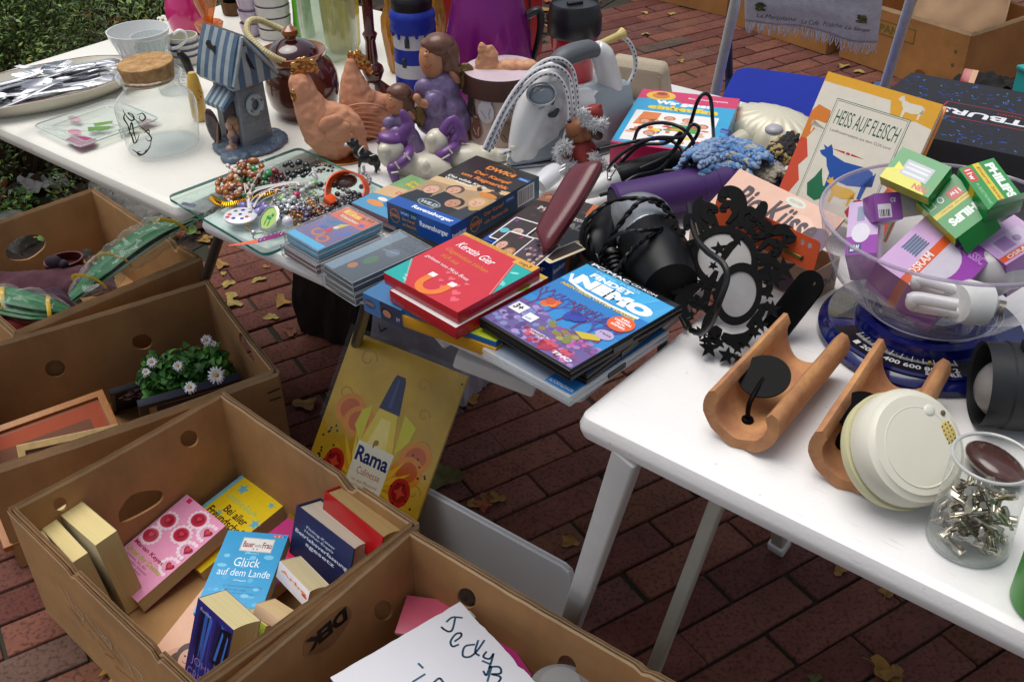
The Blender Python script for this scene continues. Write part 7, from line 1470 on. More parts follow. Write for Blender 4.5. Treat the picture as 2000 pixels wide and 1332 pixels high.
for path in ([(1138,218),(1143,232),(1152,240),(1165,246),(1178,240)],[(1090,300),(1096,288),(1105,284),(1110,292)],[(1092,310),(1110,322),(1128,330),(1118,326)],[(1158,305),(1168,315),(1176,326),(1168,332)]):
    Q=catmull([bp(x,y,P,-.02)-P for x,y in path],6)
    for q in Q:
        for k in range(20):
            d=Vector((rd.gauss(0,1),rd.gauss(0,1),rd.gauss(0,1))).normalized();s_=q+d*.004;b.tube([s_,s_+d*.004+Vector((rd.gauss(0,.001),rd.gauss(0,.001),0)),s_+d*.0065+Vector((rd.gauss(0,.002),rd.gauss(0,.002),rd.gauss(0,.002)))],[.0009,.0007,.0003],n=3,capend=False)
        b.ell(q,.0055,n=8,m=6)
b.obj('fur_trim',M('white fur','c8c8c8',.9),e)
# ---- children's shopping game
zg=.79;fr=flat((1265,175),(1455,195),(1192,278),zg)
sp=[('r',0,0,1,1,'2b9cc8'),('p',[(0,.82),(.35,.86),(.5,.78),(1,.8),(1,1),(0,1)],'c8285c'),('r',0,0,1,.03,'c8285c'),('e',.22,.9,.15,.085,'e0b820'),('e',.22,.9,.09,.055,'c87830'),('e',.22,.94,.06,.03,'a03020'),('t','Bio Wasserspiele',.5,.885,.4,.03,'f0e8e8',0,.02),('t','Wir gehen',.2,.73,.58,.085,'f0f0f4',0,.07),('t','einkaufen',.15,.645,.7,.085,'e8c81c',0,.07),('r',.06,.07,.88,.6,'e8e4e0')]
rnd=random.Random(6)
sp+=[('p',[(.1,.35),(.3,.35),(.32,.58),(.14,.58)],'d87828'),('p',[(.45,.3),(.75,.28),(.72,.4),(.5,.42)],'4a9a3c')]
for k in range(46):x,y=rnd.uniform(.1,.84),rnd.uniform(.1,.45);sp.append(('e',x,y,rnd.uniform(.02,.05),rnd.uniform(.012,.03),rnd.choice(['c83c20','e0a020','d8641c','3a70b8','d8a888','5a9a30','e8c840','8a4828','b82838'])))
for x,y in ((.2,.42),(.42,.5),(.6,.5),(.76,.42),(.3,.22)):sp+=face(x,y,.05,.7,'d8a080','b85a20')
pack('pink and blue box of a childrens shopping game with black cable across it',fr,.045,'b8245c',sp,[('r',0,0,1,1,'b0204e'),('r',.5,.12,.98,.9,'a01c48'),('t','Wir gehen',.4,.56,.36,.2,'d0a828',0,.05),('t','einkaufen',.4,.24,.38,.24,'d8b02c',0,.06),('s',.12,.6,.04,'d898a8',4,.6),('r',.72,.2,.82,.8,'6a4a3c')],[('r',0,0,1,1,'b0204e'),('r',.2,0,.85,1,'2b8cb8'),('t','einkaufen',.25,.35,.4,.4,'d8b02c',0,.04)])
# ---- curling iron with cable
P=W(1290,345,.75);T_=lambda x,y,z:W(x,y,z)-P
e=thing('curling_iron','black and white curling iron with its black cable in loops','curling iron',P)
b=B();b.tube([T_(1205,345,.765),T_(1230,338,.77),T_(1300,318,.775),T_(1375,300,.77),T_(1400,292,.77)],[.017,.0175,.017,.0145,.006],n=18,smooth=4);b.obj('handle',BP,e)
b=B()
for i in range(5):q=T_(1212+i*6,343-i*1.6,.766);dq=(T_(1300,318,.775)-T_(1230,338,.77)).normalized();b.tube([q,q+dq*.0016],.0186,n=18)
b.obj('grip_rings',BPG,e)
b=B();b.tube([T_(1135,378,.758),T_(1170,364,.76),T_(1205,346,.765)],[.010,.015,.0165],n=18,smooth=3);b.obj('barrel',M('white plastic','cfcfcb',.3,coat=.3),e)
b=B();b.tube([T_(x,y,z) for x,y,z in ((1187,350,.78),(1186,335,.79),(1200,320,.80),(1207,325,.80),(1192,348,.78))],.001,n=6);b.ell(T_(1190,350,.781),.0035);b.obj('hanging_hook',M('steel','b0b0b0',.25,1.),e)
loops=[[(1395,292,.77),(1392,240,.84),(1388,195,.87),(1376,184,.88),(1362,200,.87),(1345,250,.83),(1320,290,.8),(1290,330,.79),(1240,345,.79),(1200,372,.775),(1172,382,.765)],
 [(1172,292,.79),(1215,282,.80),(1270,272,.81),(1310,275,.81),(1335,300,.8),(1325,330,.79),(1290,335,.785)],
 [(1238,275,.80),(1250,250,.83),(1290,240,.84),(1330,250,.84),(1355,280,.82),(1350,320,.79)],
 [(1185,345,.77),(1195,320,.79),(1230,290,.81),(1280,270,.82),(1330,268,.83),(1350,245,.84),(1365,250,.84),(1358,270,.82),(1335,300,.8)],
 [(1210,320,.78),(1250,285,.81),(1300,280,.815),(1330,260,.83),(1310,300,.8),(1250,330,.785)],
 [(1350,190,.86),(1340,240,.84),(1330,280,.82),(1340,310,.8)]]
for i,lp in enumerate(loops[:5]):cord('cable',e,[W(*q) for q in lp],.0027,BPG,P)
# ---- purple straightener tube
P=W(1310,385,.765);a_,b_=W(1198,402,.763),W(1440,352,.775);e=thing('purple_tube','large matt purple tube lying behind the silver hairdryer','tube',P);b=B();d=b_-a_
PM=M('purple matt plastic','40205e',.5,noise=(10,.08));b.tube([a_-P,a_-P+d*.02],[.026,.030],n=30,capend=False);b.tube([a_-P+d*(.02+.98*i/10) for i in range(11)],[.030]*7+[.0302,.0296,.029,.0285],n=30);b.obj('body',PM,e)
b=B()
for t in (.68,.8,.92):b.tube([a_-P+d*t,a_-P+d*(t+.004)],.0305,n=30)
b.obj('ring',M('purple matt plastic','3c1c5c',.5),e)
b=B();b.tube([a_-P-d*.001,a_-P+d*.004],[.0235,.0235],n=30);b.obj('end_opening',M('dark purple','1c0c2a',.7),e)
# ---- hairdryer
P=W(1245,500);e=thing('hairdryer','silver and black hairdryer with twisted black cable wrapped round it','hairdryer',P);T_=lambda x,y,z:W(x,y,z)-P
b=B();b.ell(T_(1250,430,.79),(.044,.044,.034),n=28,m=18);b.tube([T_(1240,425,.79),T_(1270,470,.785)],[.038,.04],n=24);o=b.obj('body',M('silver plastic','8f9296',.3,.5),e);mod_remesh(o,.002,5)
b=B();b.tube([T_(1268,470,.783),T_(1290,520,.775),T_(1310,560,.77)],[.041,.044,.034],n=26,smooth=3);b.obj('nozzle',BP,e)
b=B();b.tube([T_(1200,430,.785),T_(1175,450,.78),T_(1168,480,.775),T_(1180,510,.765)],[.022,.027,.024,.014],n=20,smooth=4);b.obj('handle',BP,e)
b=B();
for i in range(8):q=T_(1196+i*2.5,500+i*8,.775-.002*i);b.tube([q,q+(T_(1200,515,.77)-T_(1196,500,.775)).normalized()*.003],[.012-.0006*i,.012-.0006*i],n=14)
b.tube([T_(1194,495,.775),T_(1216,560,.76)],[.011,.0055],n=14);b.obj('cord_guard',BPG,e)
def twist(nm,pts,r_=.0028):
    Q=catmull(pts,14);b=B();
    for s in (0,pi):b.tube([q+Vector((cos(i*.55+s),sin(i*.55+s),cos(i*.55+s+1.3)))*r_*.75-P for i,q in enumerate(Q)],r_*.8,n=7)
    return b.obj(nm,BPG,e)
twist('cable',[W(1175,520,.765),W(1148,470,.79),W(1152,430,.81),W(1190,396,.83),W(1240,388,.84),W(1280,396,.835),W(1310,420,.82),W(1322,450,.80)])
twist('cable',[W(1165,515,.765),W(1190,470,.80),W(1225,420,.835),W(1255,392,.85),W(1290,395,.84),W(1316,430,.82)])
twist('cable',[W(1185,475,.80),W(1215,455,.825),W(1260,450,.83),W(1290,448,.82),W(1255,470,.82),W(1225,500,.80),W(1200,540,.77)])
# ---- pearl appliance, knitted bags
P=W(1508,275);e=thing('massage_appliance','pearly shell shaped appliance with a grey knob and a blue capped spout','appliance',P);yaw=atan2(hv(P).y,hv(P).x)-pi/2
b=B();b.T=rot((0,.1,yaw-.35));b.lathe([(.0,.052),(.03,.05),(.055,.04),(.07,.022),(.072,.01),(.064,.0)][::-1],90,sx=1.1,sy=.8,fn=lambda a,t:1+.13*abs(sin(9*a))*sin(pi*min(1,t+.1))**.7);b.obj('shell',M('pearl plastic','cbc5ae',.4,.1,coat=.25),e)
b=B();b.ell(T_.__call__(1512,252,.80)+W(0,0,0)*0 if False else W(1512,254,.795)-P,(.014,.014,.008));b.obj('knob',M('grey plastic','a2a0a4',.3),e)
b=B();b.tube([W(1450,275,.765)-P,W(1418,285,.765)-P],[.018,.009],n=14);b.obj('spout',M('pearl plastic','b8b39c',.3),e);b=B();b.tube([W(1408,262,.785)-P,W(1424,266,.785)-P],.0085,n=12);b.obj('blue_cap',M('blue plastic','1c3c98',.3),e)
def crochet(label,path,w_,cols,seed,z,h=.02,elong=1.):
    c=W(*path[len(path)//2],z);Q=[W(px,py,z)-c for px,py in path];e=thing('crochet_piece',label,'crochet',c);b=B();rd=random.Random(seed);Q=catmull(Q,16)
    n_=len(Q)
    for i in range(n_):
        t=(Q[min(i+1,n_-1)]-Q[max(0,i-1)]).normalized();s_=Vector((-t.y,t.x,0));ww=w_*(.55+.45*sin(pi*i/(n_-1)))
        for k in range(15):
            f=k/7*2-1+.07*(i % 2)-.035;b.m=int((mnoise.noise(Vector((i*.11,f*1.2,seed)))*.5+.5)*len(cols)*.999);p=Q[i]+s_*ww*f+Vector((0,0,h*(1-f*f)+.003*mnoise.noise(Vector((i*.2,f*2,1)))))
            p+=Vector((0,0,.0018*((i+k) % 3-1)));b.ell(p,(.0078,.0040,.0036),(rd.uniform(-.5,.5),rd.uniform(-.5,.5),atan2(t.y,t.x)+(.6 if k % 2 else -.6)),n=7,m=5)
    b.obj('stitches',[M('yarn',q,.9,noise=(300,.3)) for q in cols],e);return e
crochet('blue and white crocheted piece on top of the purple tube',[(1350,330),(1385,312),(1420,305),(1460,315),(1490,335)],.034,['2c3450','5078a8','8298b8','5c84b4','a8a498','38486c'],1,.80,.022)
crochet('beige crocheted piece between the blue one and the cookery book',[(1478,330),(1500,345),(1518,358)],.026,['8c8272','9c9484','7a8090'],2,.785,.016)
crochet('small striped pink, black and tan crocheted piece leaning on the cookery book',[(1512,318),(1528,300),(1545,285)],.02,['9c4880','a08c58','2a2628','a08c58','8c4070'],3,.785,.018)
# ---- cookery book
hb=quad((1618,140),(1842,205),.93,(1512,390),zmin=.734)
def cow(x,y,s,col,f=1):return ('p',[(x+f*s*a,y+s*b_*.72) for a,b_ in ((-.5,.42),(-.56,.5),(-.47,.47),(-.43,.55),(-.38,.48),(-.33,.36),(-.1,.3),(.3,.33),(.42,.28),(.5,.02),(.47,.3),(.42,.1),(.4,-.3),(.34,-.3),(.33,-.05),(.1,-.12),(-.15,-.1),(-.18,-.38),(-.25,-.38),(-.27,0),(-.36,.12),(-.42,.26),(-.53,.3),(-.58,.36))],col)
hf=[('r',0,0,1,1,'d9d2c0'),('r',0,.93,1,1,'dca028'),('p',[(0,0),(.1,0),(.1,.1),(.14,.2),(.08,.3),(.13,.38),(.06,.5),(.0,.52)],'c8482a'),('p',[(0,.5),(.05,.5),(.1,.6),(.18,.66),(.16,.74),(.04,.76),(0,.7)],'d07828'),('p',[(.6,.93),(.64,.84),(.72,.8),(.85,.84),(1,.82),(1,.93)],'d9a02c'),('p',[(.84,.0),(1,0),(1,.5),(.9,.46),(.85,.3)],'c8502c'),('p',[(.85,.36),(.95,.34),(.98,.5),(.88,.5)],'d8782c'),cow(.78,.9,.22,'d9d2c0'),cow(.14,.6,.2,'d9d2c0',-1),('p',[(.12,.93),(.2,.88),(.44,.86),(.5,.93)],'d9d2c0'),
      ('r',.17,.03,.82,.84,'2a5a4c'),('r',.175,.035,.815,.835,'d9d2c0'),('r',.185,.042,.805,.828,'2a5a4c'),('r',.188,.046,.802,.824,'d9d2c0'),('t','HEISS AUF FLEISCH',.22,.66,.54,.1,'1e5244',0,.0),('t','Landfrauenrezepte aus dem CUX-Land',.22,.6,.54,.026,'3a3a36'),('p',[(.3,.49),(.45,.5),(.6,.49),(.45,.48)],'b8302c'),('e',.45,.49,.03,.014,'d9d2c0'),('e',.45,.49,.02,.009,'b8302c'),
      cow(.5,.32,.5,'1c4c9c'),cow(.52,.2,.26,'dca81c'),('p',[(.26,.12),(.22,.2),(.26,.26),(.29,.34),(.32,.28),(.36,.22),(.4,.22),(.4,.14),(.34,.1)],'1c6a44'),('p',[(.62,.1),(.66,.2),(.72,.22),(.7,.1),(.66,.07)],'b82420')]
hf[[i for i,q in enumerate(hf) if q[0] == 't'][0]]=('t','HEISS AUF FLEISCH',.22,.66,.56,.11,'1e5244',0,0,.1)
book('orange and cream cookery book with coloured animal silhouettes, propped upright',hb,.018,'d0843a',hf,pcol='d9d2bc',hard=True,rough=.35)
# ---- black boxed game on the far side
fr=quad((1780,142),(2050,190),.795,(1640,250),h_=.3);of=[('r',0,0,1,1,'0d0f16')];rnd=random.Random(44)
for k in range(330):
    x,y,a=rnd.uniform(.02,.98),rnd.uniform(.02,.98),rnd.uniform(0,3.1);of.append(('l',[(x-.012*cos(a),y-.012*sin(a)),(x+.012*cos(a),y+.012*sin(a))],.005,rnd.choice(['2438a0','4a78b8','2a50c0','1c2c70'])))
of+=[('r',.3,.36,1,.6,'a01c24'),('r',.308,.367,1,.593,'0b0c12'),('t','OUTBURST',.92,.50,.72,.09,'d8d8dc',pi,.03),('t','das Wortspiel',.86,.56,.3,.035,'a82830',pi)]
of=[q for q in of if not (q[0] == 'l' and q[1][0][0] > .28 and .34 < q[1][0][1] < .62)]
ob=pack('black boxed party game with blue confetti pattern behind the cookery book',(fr[0] @ Matrix.Translation((0,-.06,0)),.30,.36),.05,'0b0c12',of,rough=.6,coat=0)
# ---- chocolate-kiss carton with an orange folder
A_,B_=W(1350,428,.775),W(1590,533,.775);x=(B_-A_).normalized();yv=Vector((-x.y,x.x,0));Wd_=(B_-A_).length;dp=.055;mw=Matrix(((x.x,yv.x,0,A_.x),(x.y,yv.y,0,A_.y),(0,0,1,TZ),(0,0,0,1)))
e=thing('open_carton','open pale peach carton with big dark lettering on its raised lid','carton',mw=mw);PE=M('peach print','d0a48c',.4,noise=(6,.15));b=B();hh=.045
b.box(Wd_,.002,hh,c=(Wd_/2,0,.0));b.box(Wd_,.002,hh,c=(Wd_/2,dp,0));b.box(.002,dp-.002,hh,c=(0,dp/2,0));b.box(.002,dp-.002,hh,c=(Wd_,dp/2,0));b.box(Wd_-.003,dp-.003,.002,c=(Wd_/2,dp/2,.0005));b.obj('tray',M('peach print','b8987c',.5,noise=(10,.2)),e)
lf=quad((1445,330),(1650,428),.838,(1385,398));lm=mw.inverted() @ lf[0];lid=B();lid.T=lm;lid.box(lf[1],lf[2],.0022,c=(lf[1]/2,lf[2]/2,-.0022));lid=lid.obj('lid',PE,e)
art(lid,lf[1],lf[2],[('r',0,0,1,1,'d6ac96'),('e',.75,.4,.12,.3,'dfb8a4'),('e',.93,.3,.1,.32,'54405c'),('t','Bio-Küsse',.14,.16,.76,.6,'38202c',0,.03,.25),('e',.6,.86,.09,.1,'c8d0c0'),('t','VOLLKORN',.54,.83,.12,.07,'a84830'),('l',[(.74,.2),(.77,.3),(.8,.2),(.83,.3)],.012,'e8dcd4')],.0003,T=lm)
art(e,dp,hh,[('t','Bio-K',.1,.3,.85,.4,'38202c',0,.02,.2),('e',.8,.8,.1,.1,'54405c')],.0012,T=Matrix.Translation((Wd_,0,0)) @ rot((pi/2,0,pi/2)),name='side_print')
art(e,Wd_,hh,[('e',.78,.4,.1,.35,'5a4450'),('e',.3,.3,.12,.3,'a0806c')],.0012,T=rot((pi/2,0,0)),name='front_print')
fr=frame(W(1466,465,.79),W(1589,532,.782),W(1512,432,.795));fr=frame(W(1589,532,.786)+W(1432,395,.83)-W(1640,489,.825),W(1589,532,.786),W(1432,395,.83));of_=thing('ring_folder','bright orange card divider with two round holes and a metal fastener','divider',mw=fr[0]);b=B();hl=[onp(1568,473,fr[0]),onp(1582,480,fr[0])]
b.mesh(plate(rrect(fr[1],fr[2],.006,4),[ring(x_,y_,.0032,.0032,14) for x_,y_ in hl],.0008));b.obj('card',M('orange card','d2552a',.6,noise=(30,.06)),of_)
b=B();p0_,p1_=onp(1532,488,fr[0]),onp(1566,503,fr[0]);b.bar((*p0_,.002),(*p1_,.002),.004,.001,bev=.0003);b.obj('fastener',M('brass strip','9c9a50',.3,.8),of_)
b=B();b.tube([(p1_[0],p1_[1],.0012),(p1_[0]+.002,p1_[1]-.001,.0012)],.0035,n=12,flat=.3);b.obj('slot',M('dark slot','1a1210',.7),of_)
# ---- black ornamental mirrors
def mirror(label,cen,fr_c,tilt,sc,stars,seed,strokes_,rx,ry,rin):
    n=((Vector((0,0,HC))-fr_c).normalized()*tilt+Vector((0,0,1))*(1-tilt)).normalized();xx=Vector((1,0,0));xx=(xx-n*xx.dot(n)).normalized();yy=n.cross(xx)
    mw=Matrix(((xx.x,yy.x,n.x,fr_c.x),(xx.y,yy.y,n.y,fr_c.y),(xx.z,yy.z,n.z,fr_c.z),(0,0,0,1)));e=thing('wall_mirror',label,'mirror',mw=mw);q=lambda x,y:onp(x,y,mw)
    a_=[q(cen[0]+rx*cos(t)*cos(sc)-ry*sin(t)*sin(sc),cen[1]+rx*cos(t)*sin(sc)+ry*sin(t)*cos(sc)) for t in [2*pi*i/40 for i in range(40)]];b_=[q(cen[0]+rx*rin*cos(t)*cos(sc)-ry*rin*sin(t)*sin(sc),cen[1]+rx*rin*cos(t)*sin(sc)+ry*rin*sin(t)*cos(sc)) for t in [2*pi*i/40 for i in range(40)]]
    b=B();b.mesh(plate(a_,[b_],.003));o=0
    for wd,pts in strokes_:
        P_=catmull([(*q(*p),0) for p in pts],7);L,R=[],[];N=len(P_);o+=1
        for i,p in enumerate(P_):
            t=(P_[min(i+1,N-1)]-P_[max(i-1,0)]).normalized();s_=Vector((-t.y,t.x,0));w2=wd*(.0008+.0054*sin(pi*(.12+.86*i/(N-1)))**.8)/1.6;L.append(p+s_*w2);R.append(p-s_*w2)
        vs=[(p.x,p.y,z) for z in (-.0001*o,.003+.00007*o) for p in L+R];f=[]
        for i in range(N-1):f+=[(i,i+1,N+i+1,N+i),(2*N+i,3*N+i,3*N+i+1,2*N+i+1),(i,2*N+i,2*N+i+1,i+1),(N+i,N+i+1,3*N+i+1,3*N+i)]
        f+=[(0,N,3*N,2*N),(N-1,3*N-1,4*N-1,2*N-1)];b.add(vs,f)
    for px,py,r_,aa in stars:
        o+=1;c=q(px,py);c2=q(px+r_,py);rr_=.95*sqrt((c2[0]-c[0])**2+(c2[1]-c[1])**2);s5=star(c[0],c[1],rr_,5,.42,aa);b.prism(s5,-.0001*o-.0004,.0034+.00006*o)
    b.obj('frame',M('black lacquer','070708',.5,spec=.1),e)
    g=B();g.prism([(x_*1.0,y_*1.0) for x_,y_ in [q(cen[0]+rx*(rin+.04)*cos(t)*cos(sc)-ry*(rin+.04)*sin(t)*sin(sc),cen[1]+rx*(rin+.04)*cos(t)*sin(sc)+ry*(rin+.04)*sin(t)*cos(sc)) for t in [-2*pi*i/40 for i in range(40)]]],-.002,-.0002);g.obj('mirror_glass',M('dusty mirror','8f8c8a',.32,.6,noise=(30,.15)),e);return e
sunst=[(1.5,[(1385,455),(1368,430),(1360,405),(1372,385)]),(1.6,[(1400,445),(1388,425),(1380,410),(1366,390)]),(2.2,[(1420,442),(1438,430),(1446,405),(1438,382),(1420,376),(1409,388),(1416,396)]),(1.5,[(1440,445),(1462,425),(1466,405)]),(1.8,[(1455,450),(1478,428),(1490,405),(1488,395)]),(1.8,[(1368,470),(1335,482),(1308,475),(1296,455),(1302,440),(1318,436),(1322,448)]),(1.6,[(1362,500),(1335,505),(1315,515),(1308,535),(1290,538),(1272,530),(1273,520)]),(1.5,[(1365,530),(1340,545),(1330,555),(1310,552),(1318,570),(1332,566)]),(1.4,[(1370,555),(1345,575),(1335,600),(1350,625)]),(1.4,[(1385,570),(1372,595),(1352,590),(1345,570)]),(1.8,[(1470,470),(1500,455),(1530,450),(1545,462),(1538,470),(1530,464)]),(1.5,[(1475,500),(1500,505),(1520,490),(1525,475)]),(1.5,[(1460,540),(1490,535),(1505,515)]),(1.4,[(1345,560),(1325,590),(1335,620),(1350,640)])]
for i in range(15):
    a=i*2*pi/15+.2;s_=1 if i % 2 else -1;cx,cy=1415+cos(a)*68,505+sin(a)*68;sunst.append((1.1,[(cx,cy),(cx+26*cos(a+.5*s_),cy+26*sin(a+.5*s_)),(cx+38*cos(a),cy+38*sin(a)),(cx+30*cos(a-.5*s_),cy+30*sin(a-.5*s_)),(cx+24*cos(a-.2*s_),cy+24*sin(a-.2*s_))]))
mirror('black wall mirror with curling flame tendrils, the rear one of the pair',(1415,505),W(1420,560,.77),.72,.35,[],1,sunst,68,62,.78)
sts=[(1404,487,17,.4),(1393,520,10,.9),(1380,555,20,.2),(1440,468,16,.1),(1470,455,14,.7),(1500,450,20,.4),(1525,480,18,.9),(1530,525,26,.3),(1515,545,20,1.2),(1508,605,20,.2),(1500,575,13,.7),(1365,600,14,.5),(1350,615,12,.1),(1368,650,16,.8),(1385,680,22,.2),(1378,665,13,.6),(1405,670,14,.4),(1420,695,20,1.3),(1440,680,14,.3),(1455,670,14,.5),(1475,650,13,.9),(1485,635,16,.1),(1395,655,12,0),(1370,590,14,1.2),(1440,700,10,.2)]
mirror('black wall mirror ringed with stars, the front one of the pair',(1442,575),W(1442,650,.76),.8,.28,sts,2,[(1.8,[(1410,655),(1430,665),(1455,660),(1475,640)]),(2.0,[(1405,640),(1395,655),(1400,672)]),(1.2,[(1395,600),(1382,625),(1370,650)]),(1.2,[(1400,530),(1385,560),(1376,590)]),(1.1,[(1478,545),(1500,540),(1520,530)]),(1.1,[(1480,600),(1498,600),(1510,600)]),(1.2,[(1410,510),(1425,485),(1445,470)]),(1.2,[(1460,640),(1480,620),(1500,590)])],46,62,.74)
e=thing('black_cable','thick black cable hanging in a curve across the two mirrors','cable',W(1400,560,.8));P=e.location;cord('cable',e,[W(*q) for q in ((1345,440,.80),(1352,425,.82),(1345,400,.81),(1358,460,.84),(1380,490,.86),(1412,515,.86),(1420,545,.85),(1405,590,.83),(1390,630,.80),(1370,650,.77),(1350,645,.755))][2:]+[],.0036,BPG,P)
cord('cable',e,[W(*q) for q in ((1322,440,.80),(1330,520,.76),(1325,600,.745),(1340,640,.74))],.0028,BPG,P)
fr=frame(W(1520,640,.745),W(1560,665,.745),W(1565,535,.80));e=thing('black_strap','flat black rounded blade with a small hole at its tip','blade',mw=fr[0]);b=B();L_=fr[2];w2=.019;hl=onp(1592,555,fr[0])
cq=onp(1580,560,fr[0]);c0_=onp(1510,650,fr[0]);dq=(Vector(cq)-Vector(c0_));ln=dq.length;dq.normalize();nq=Vector((-dq.y,dq.x));out=[tuple(Vector(c0_)+nq*w2),tuple(Vector(c0_)-nq*w2)]+[tuple(Vector(c0_)+dq*(ln+w2*cos(a))+nq*(w2*sin(a))) for a in [-pi/2+pi*i/12 for i in range(13)]]
b.mesh(plate(out,[ring(hl[0],hl[1],.0025,.0025,12)],.003));b.obj('blade',M('black lacquer','070708',.5,spec=.1),e)
# ---- kitchen scale with bowl
P=W(1797,652,TZ+.0);P=W(1797,660);e=thing('kitchen_scale','dark blue round kitchen scale with a black dial and printed figures','kitchen scale',P);DB=M('dark blue plastic','0a1458',.18,coat=.6);k=K(P);RS=196/k
b=B();b.lathe([(RS*.93,0),(RS,.004),(RS*1.0,.010),(RS*.96,.016),(RS*.9,.020)],72,capt=False);b.lathe([(RS*.9,.018),(RS*.94,.021),(RS*.92,.0235),(RS*.55,.0225)],72,capb=False,capt=False);b.obj('base',DB,e)
b=B();b.lathe([(RS*.66,.022),(RS*.64,.034),(RS*.56,.036),(RS*.5,.030),(0,.030)],72,capt=False);b.lathe([(RS*.5,.03),(RS*.44,.05),(RS*.42,.05)],60,capt=False,capb=False);b.obj('platform',DB,e)
def ringpatch(a0,a1,r0,r1,z,n=24):return [(cos(a)*r1,sin(a)*r1,z) for a in [a0+(a1-a0)*i/n for i in range(n+1)]]+[(cos(a)*r0,sin(a)*r0,z) for a in [a1-(a1-a0)*i/n for i in range(n+1)]]
b=B();pts=ringpatch(radians(184),radians(284),RS*.68,RS*.915,.0238);b.add(pts,[tuple(range(len(pts)))]);pts=ringpatch(radians(138),radians(174),RS*.68,RS*.915,.0238);b.add(pts,[tuple(range(len(pts)))]);b.obj('dial',M('black dial','101114',.15,coat=.8),e)
b=B();
for i in range(101):
    a=radians(196+i*.78);l_=.010 if i % 10 == 0 else (.007 if i % 5 == 0 else .0045);b.T=rot((0,0,a));b.box(l_,.0004 if i % 10 else .0008,.0002,c=(RS*.76-l_/2,0,.0240))
b.T=Matrix();vsx=[]
def curved(s,a_c,rr_,hgt,wid):
    vs,fs=text_mesh(s,.02);out=[]
    for vx,vy in vs:a=a_c+((vx-.5)*wid)/rr_;r_=rr_-(vy)*hgt*1.0+hgt;out.append((cos(a)*r_,sin(a)*r_,.0241))
    b.add(out,fs)
for s,dg in (('1',204),('200',214),('400',231),('600',244),('800',257),('2',271)):curved(s,radians(dg),RS*.80,.0075,.006*len(s))
curved('SOEHNLE',radians(262),RS*.87,.007,.036);b.obj('scale_print',M('white print','c8c8c8',.4),e)
b=B();a=radians(255);b.ell((cos(a)*RS*.74,sin(a)*RS*.74,.0255),(.002,.002,.002));b.obj('pointer',M('yellow pointer','c8a020',.4),e)
bw=thing('scale_bowl','large clear plastic bowl on the blue scale, full of bulb boxes','bowl',P+Vector((.008,.01,.0305)));Pb=bw.location;RB=.142
CB=thin('clear bowl plastic','f8f8fa',.03,.02,.5,1.1)
bp_=[(.066,0.0),(.068,.004),(.074,.010),(.095,.026),(.118,.052),(.131,.080),(.139,.108),(.141,.122)];b=B();b.lathe(bp_,80,capt=False);b.obj('body',CB,bw)
b=B();b.tube([(.141*cos(a),.141*sin(a),.122) for a in [2*pi*i/80 for i in range(80)]],.0022,n=8,closed=True);b.obj('rim',thin('bowl rim','d8d0dc',.3,.05,.5),bw)
b=B();
for r_,z_ in ((.067,.002),(.072,.008),(.078,.012)):b.tube([(r_*cos(a),r_*sin(a),z_) for a in [2*pi*i/60 for i in range(60)]],.0008,n=5,closed=True)
b.obj('foot_ring',thin('bowl rim','d8d8e4',.3,.05,.5),bw)
# boxes in the bowl, each from three picture corners at given heights
def bulbbox(label,tl,tr,bl,zs,t,col,top,side=(),flap=None,fcol='0c7a30',name='bulb_box',rightart=()):
    fr=frame(W(*bl,zs[2]),W(*bl,zs[2])+(W(*tr,zs[1])-W(*tl,zs[0])),W(*tl,zs[0]));e=pack(label,fr,t,col,top,side,rightart,cat='bulb box',name=name,group=None,rough=.3)
    if flap:b=B();b.T=Matrix.Translation((fr[1],fr[2]/2,0)) @ rot((0,flap,0));b.box(.024,fr[2]*.9,.0006,c=(.012,0,0));b.obj('flap',M('printed card',fcol,.35,noise=(30,.1)),e)
    return e
def osr(w25=True):return [('r',0,0,1,1,'c8a4cc'),('r',.55,0,1,1,'8e3e9c'),('e',.56,.5,.24,.3,'c0b8c4'),('r',.08,.38,.3,.62,'8088a0')]+[('r',.08+.04*i,.36,.1+.04*i,.64,'5c647c') for i in range(6)]+[('r',.36,0,.48,1,'d0562e'),('t','OSRAM',.46,.12,.5,.09,'e8d8d0',pi/2,.02),('r',.82,.02,.98,.34,'3a4468'),('t','25W',.85,.08,.12,.2,'e0e0ea',0,.04),('t','CLASSIC',.6,.78,.36,.12,'b888c4',0,.02)]
def phs2():return [('r',0,0,1,1,'0f8438'),('r',0,.38,1,.56,'c8b81e'),('t','Energy Saver',.08,.41,.84,.11,'a83c20',0,.02,.2),('t','PHILIPS',.08,.66,.84,.24,'dfe8e0',0,.06),('r',.04,.06,.36,.3,'c0342c'),('t','11w',.08,.1,.24,.15,'e8e0dc',0,.03),('t','PL ELECTRONIC',.42,.14,.5,.08,'9cc8a4')]
def phs():return [('r',0,0,1,1,'0f8438'),('r',.42,.0,.52,1,'c8b81e'),('t','Energy Saver',.44,.93,.64,.06,'a83c20',-pi/2,.02,.2),('t','PHILIPS',.64,.95,.66,.2,'dfe8e0',-pi/2,.06),('r',.2,.55,.4,.85,'c0342c'),('t','11w',.25,.84,.2,.12,'e8e0dc',-pi/2,.03),('r',.1,.05,.32,.22,'a8c8a8'),('r',.12,.07,.3,.2,'0f8438'),('e',.25,.38,.07,.07,'d8e4d8'),('e',.25,.38,.045,.045,'0f8438')]
bulbbox('lilac and orange bulb box lying across the middle of the bowl',(1782,395),(1908,478),(1712,512),(.875,.85,.845),.045,'a878b0',[(q if q[0] != 't' or q[1] != 'OSRAM' else q) for q in osr()],[('r',0,0,1,1,'7a3a80'),('r',.36,0,.48,1,'b04c28')])
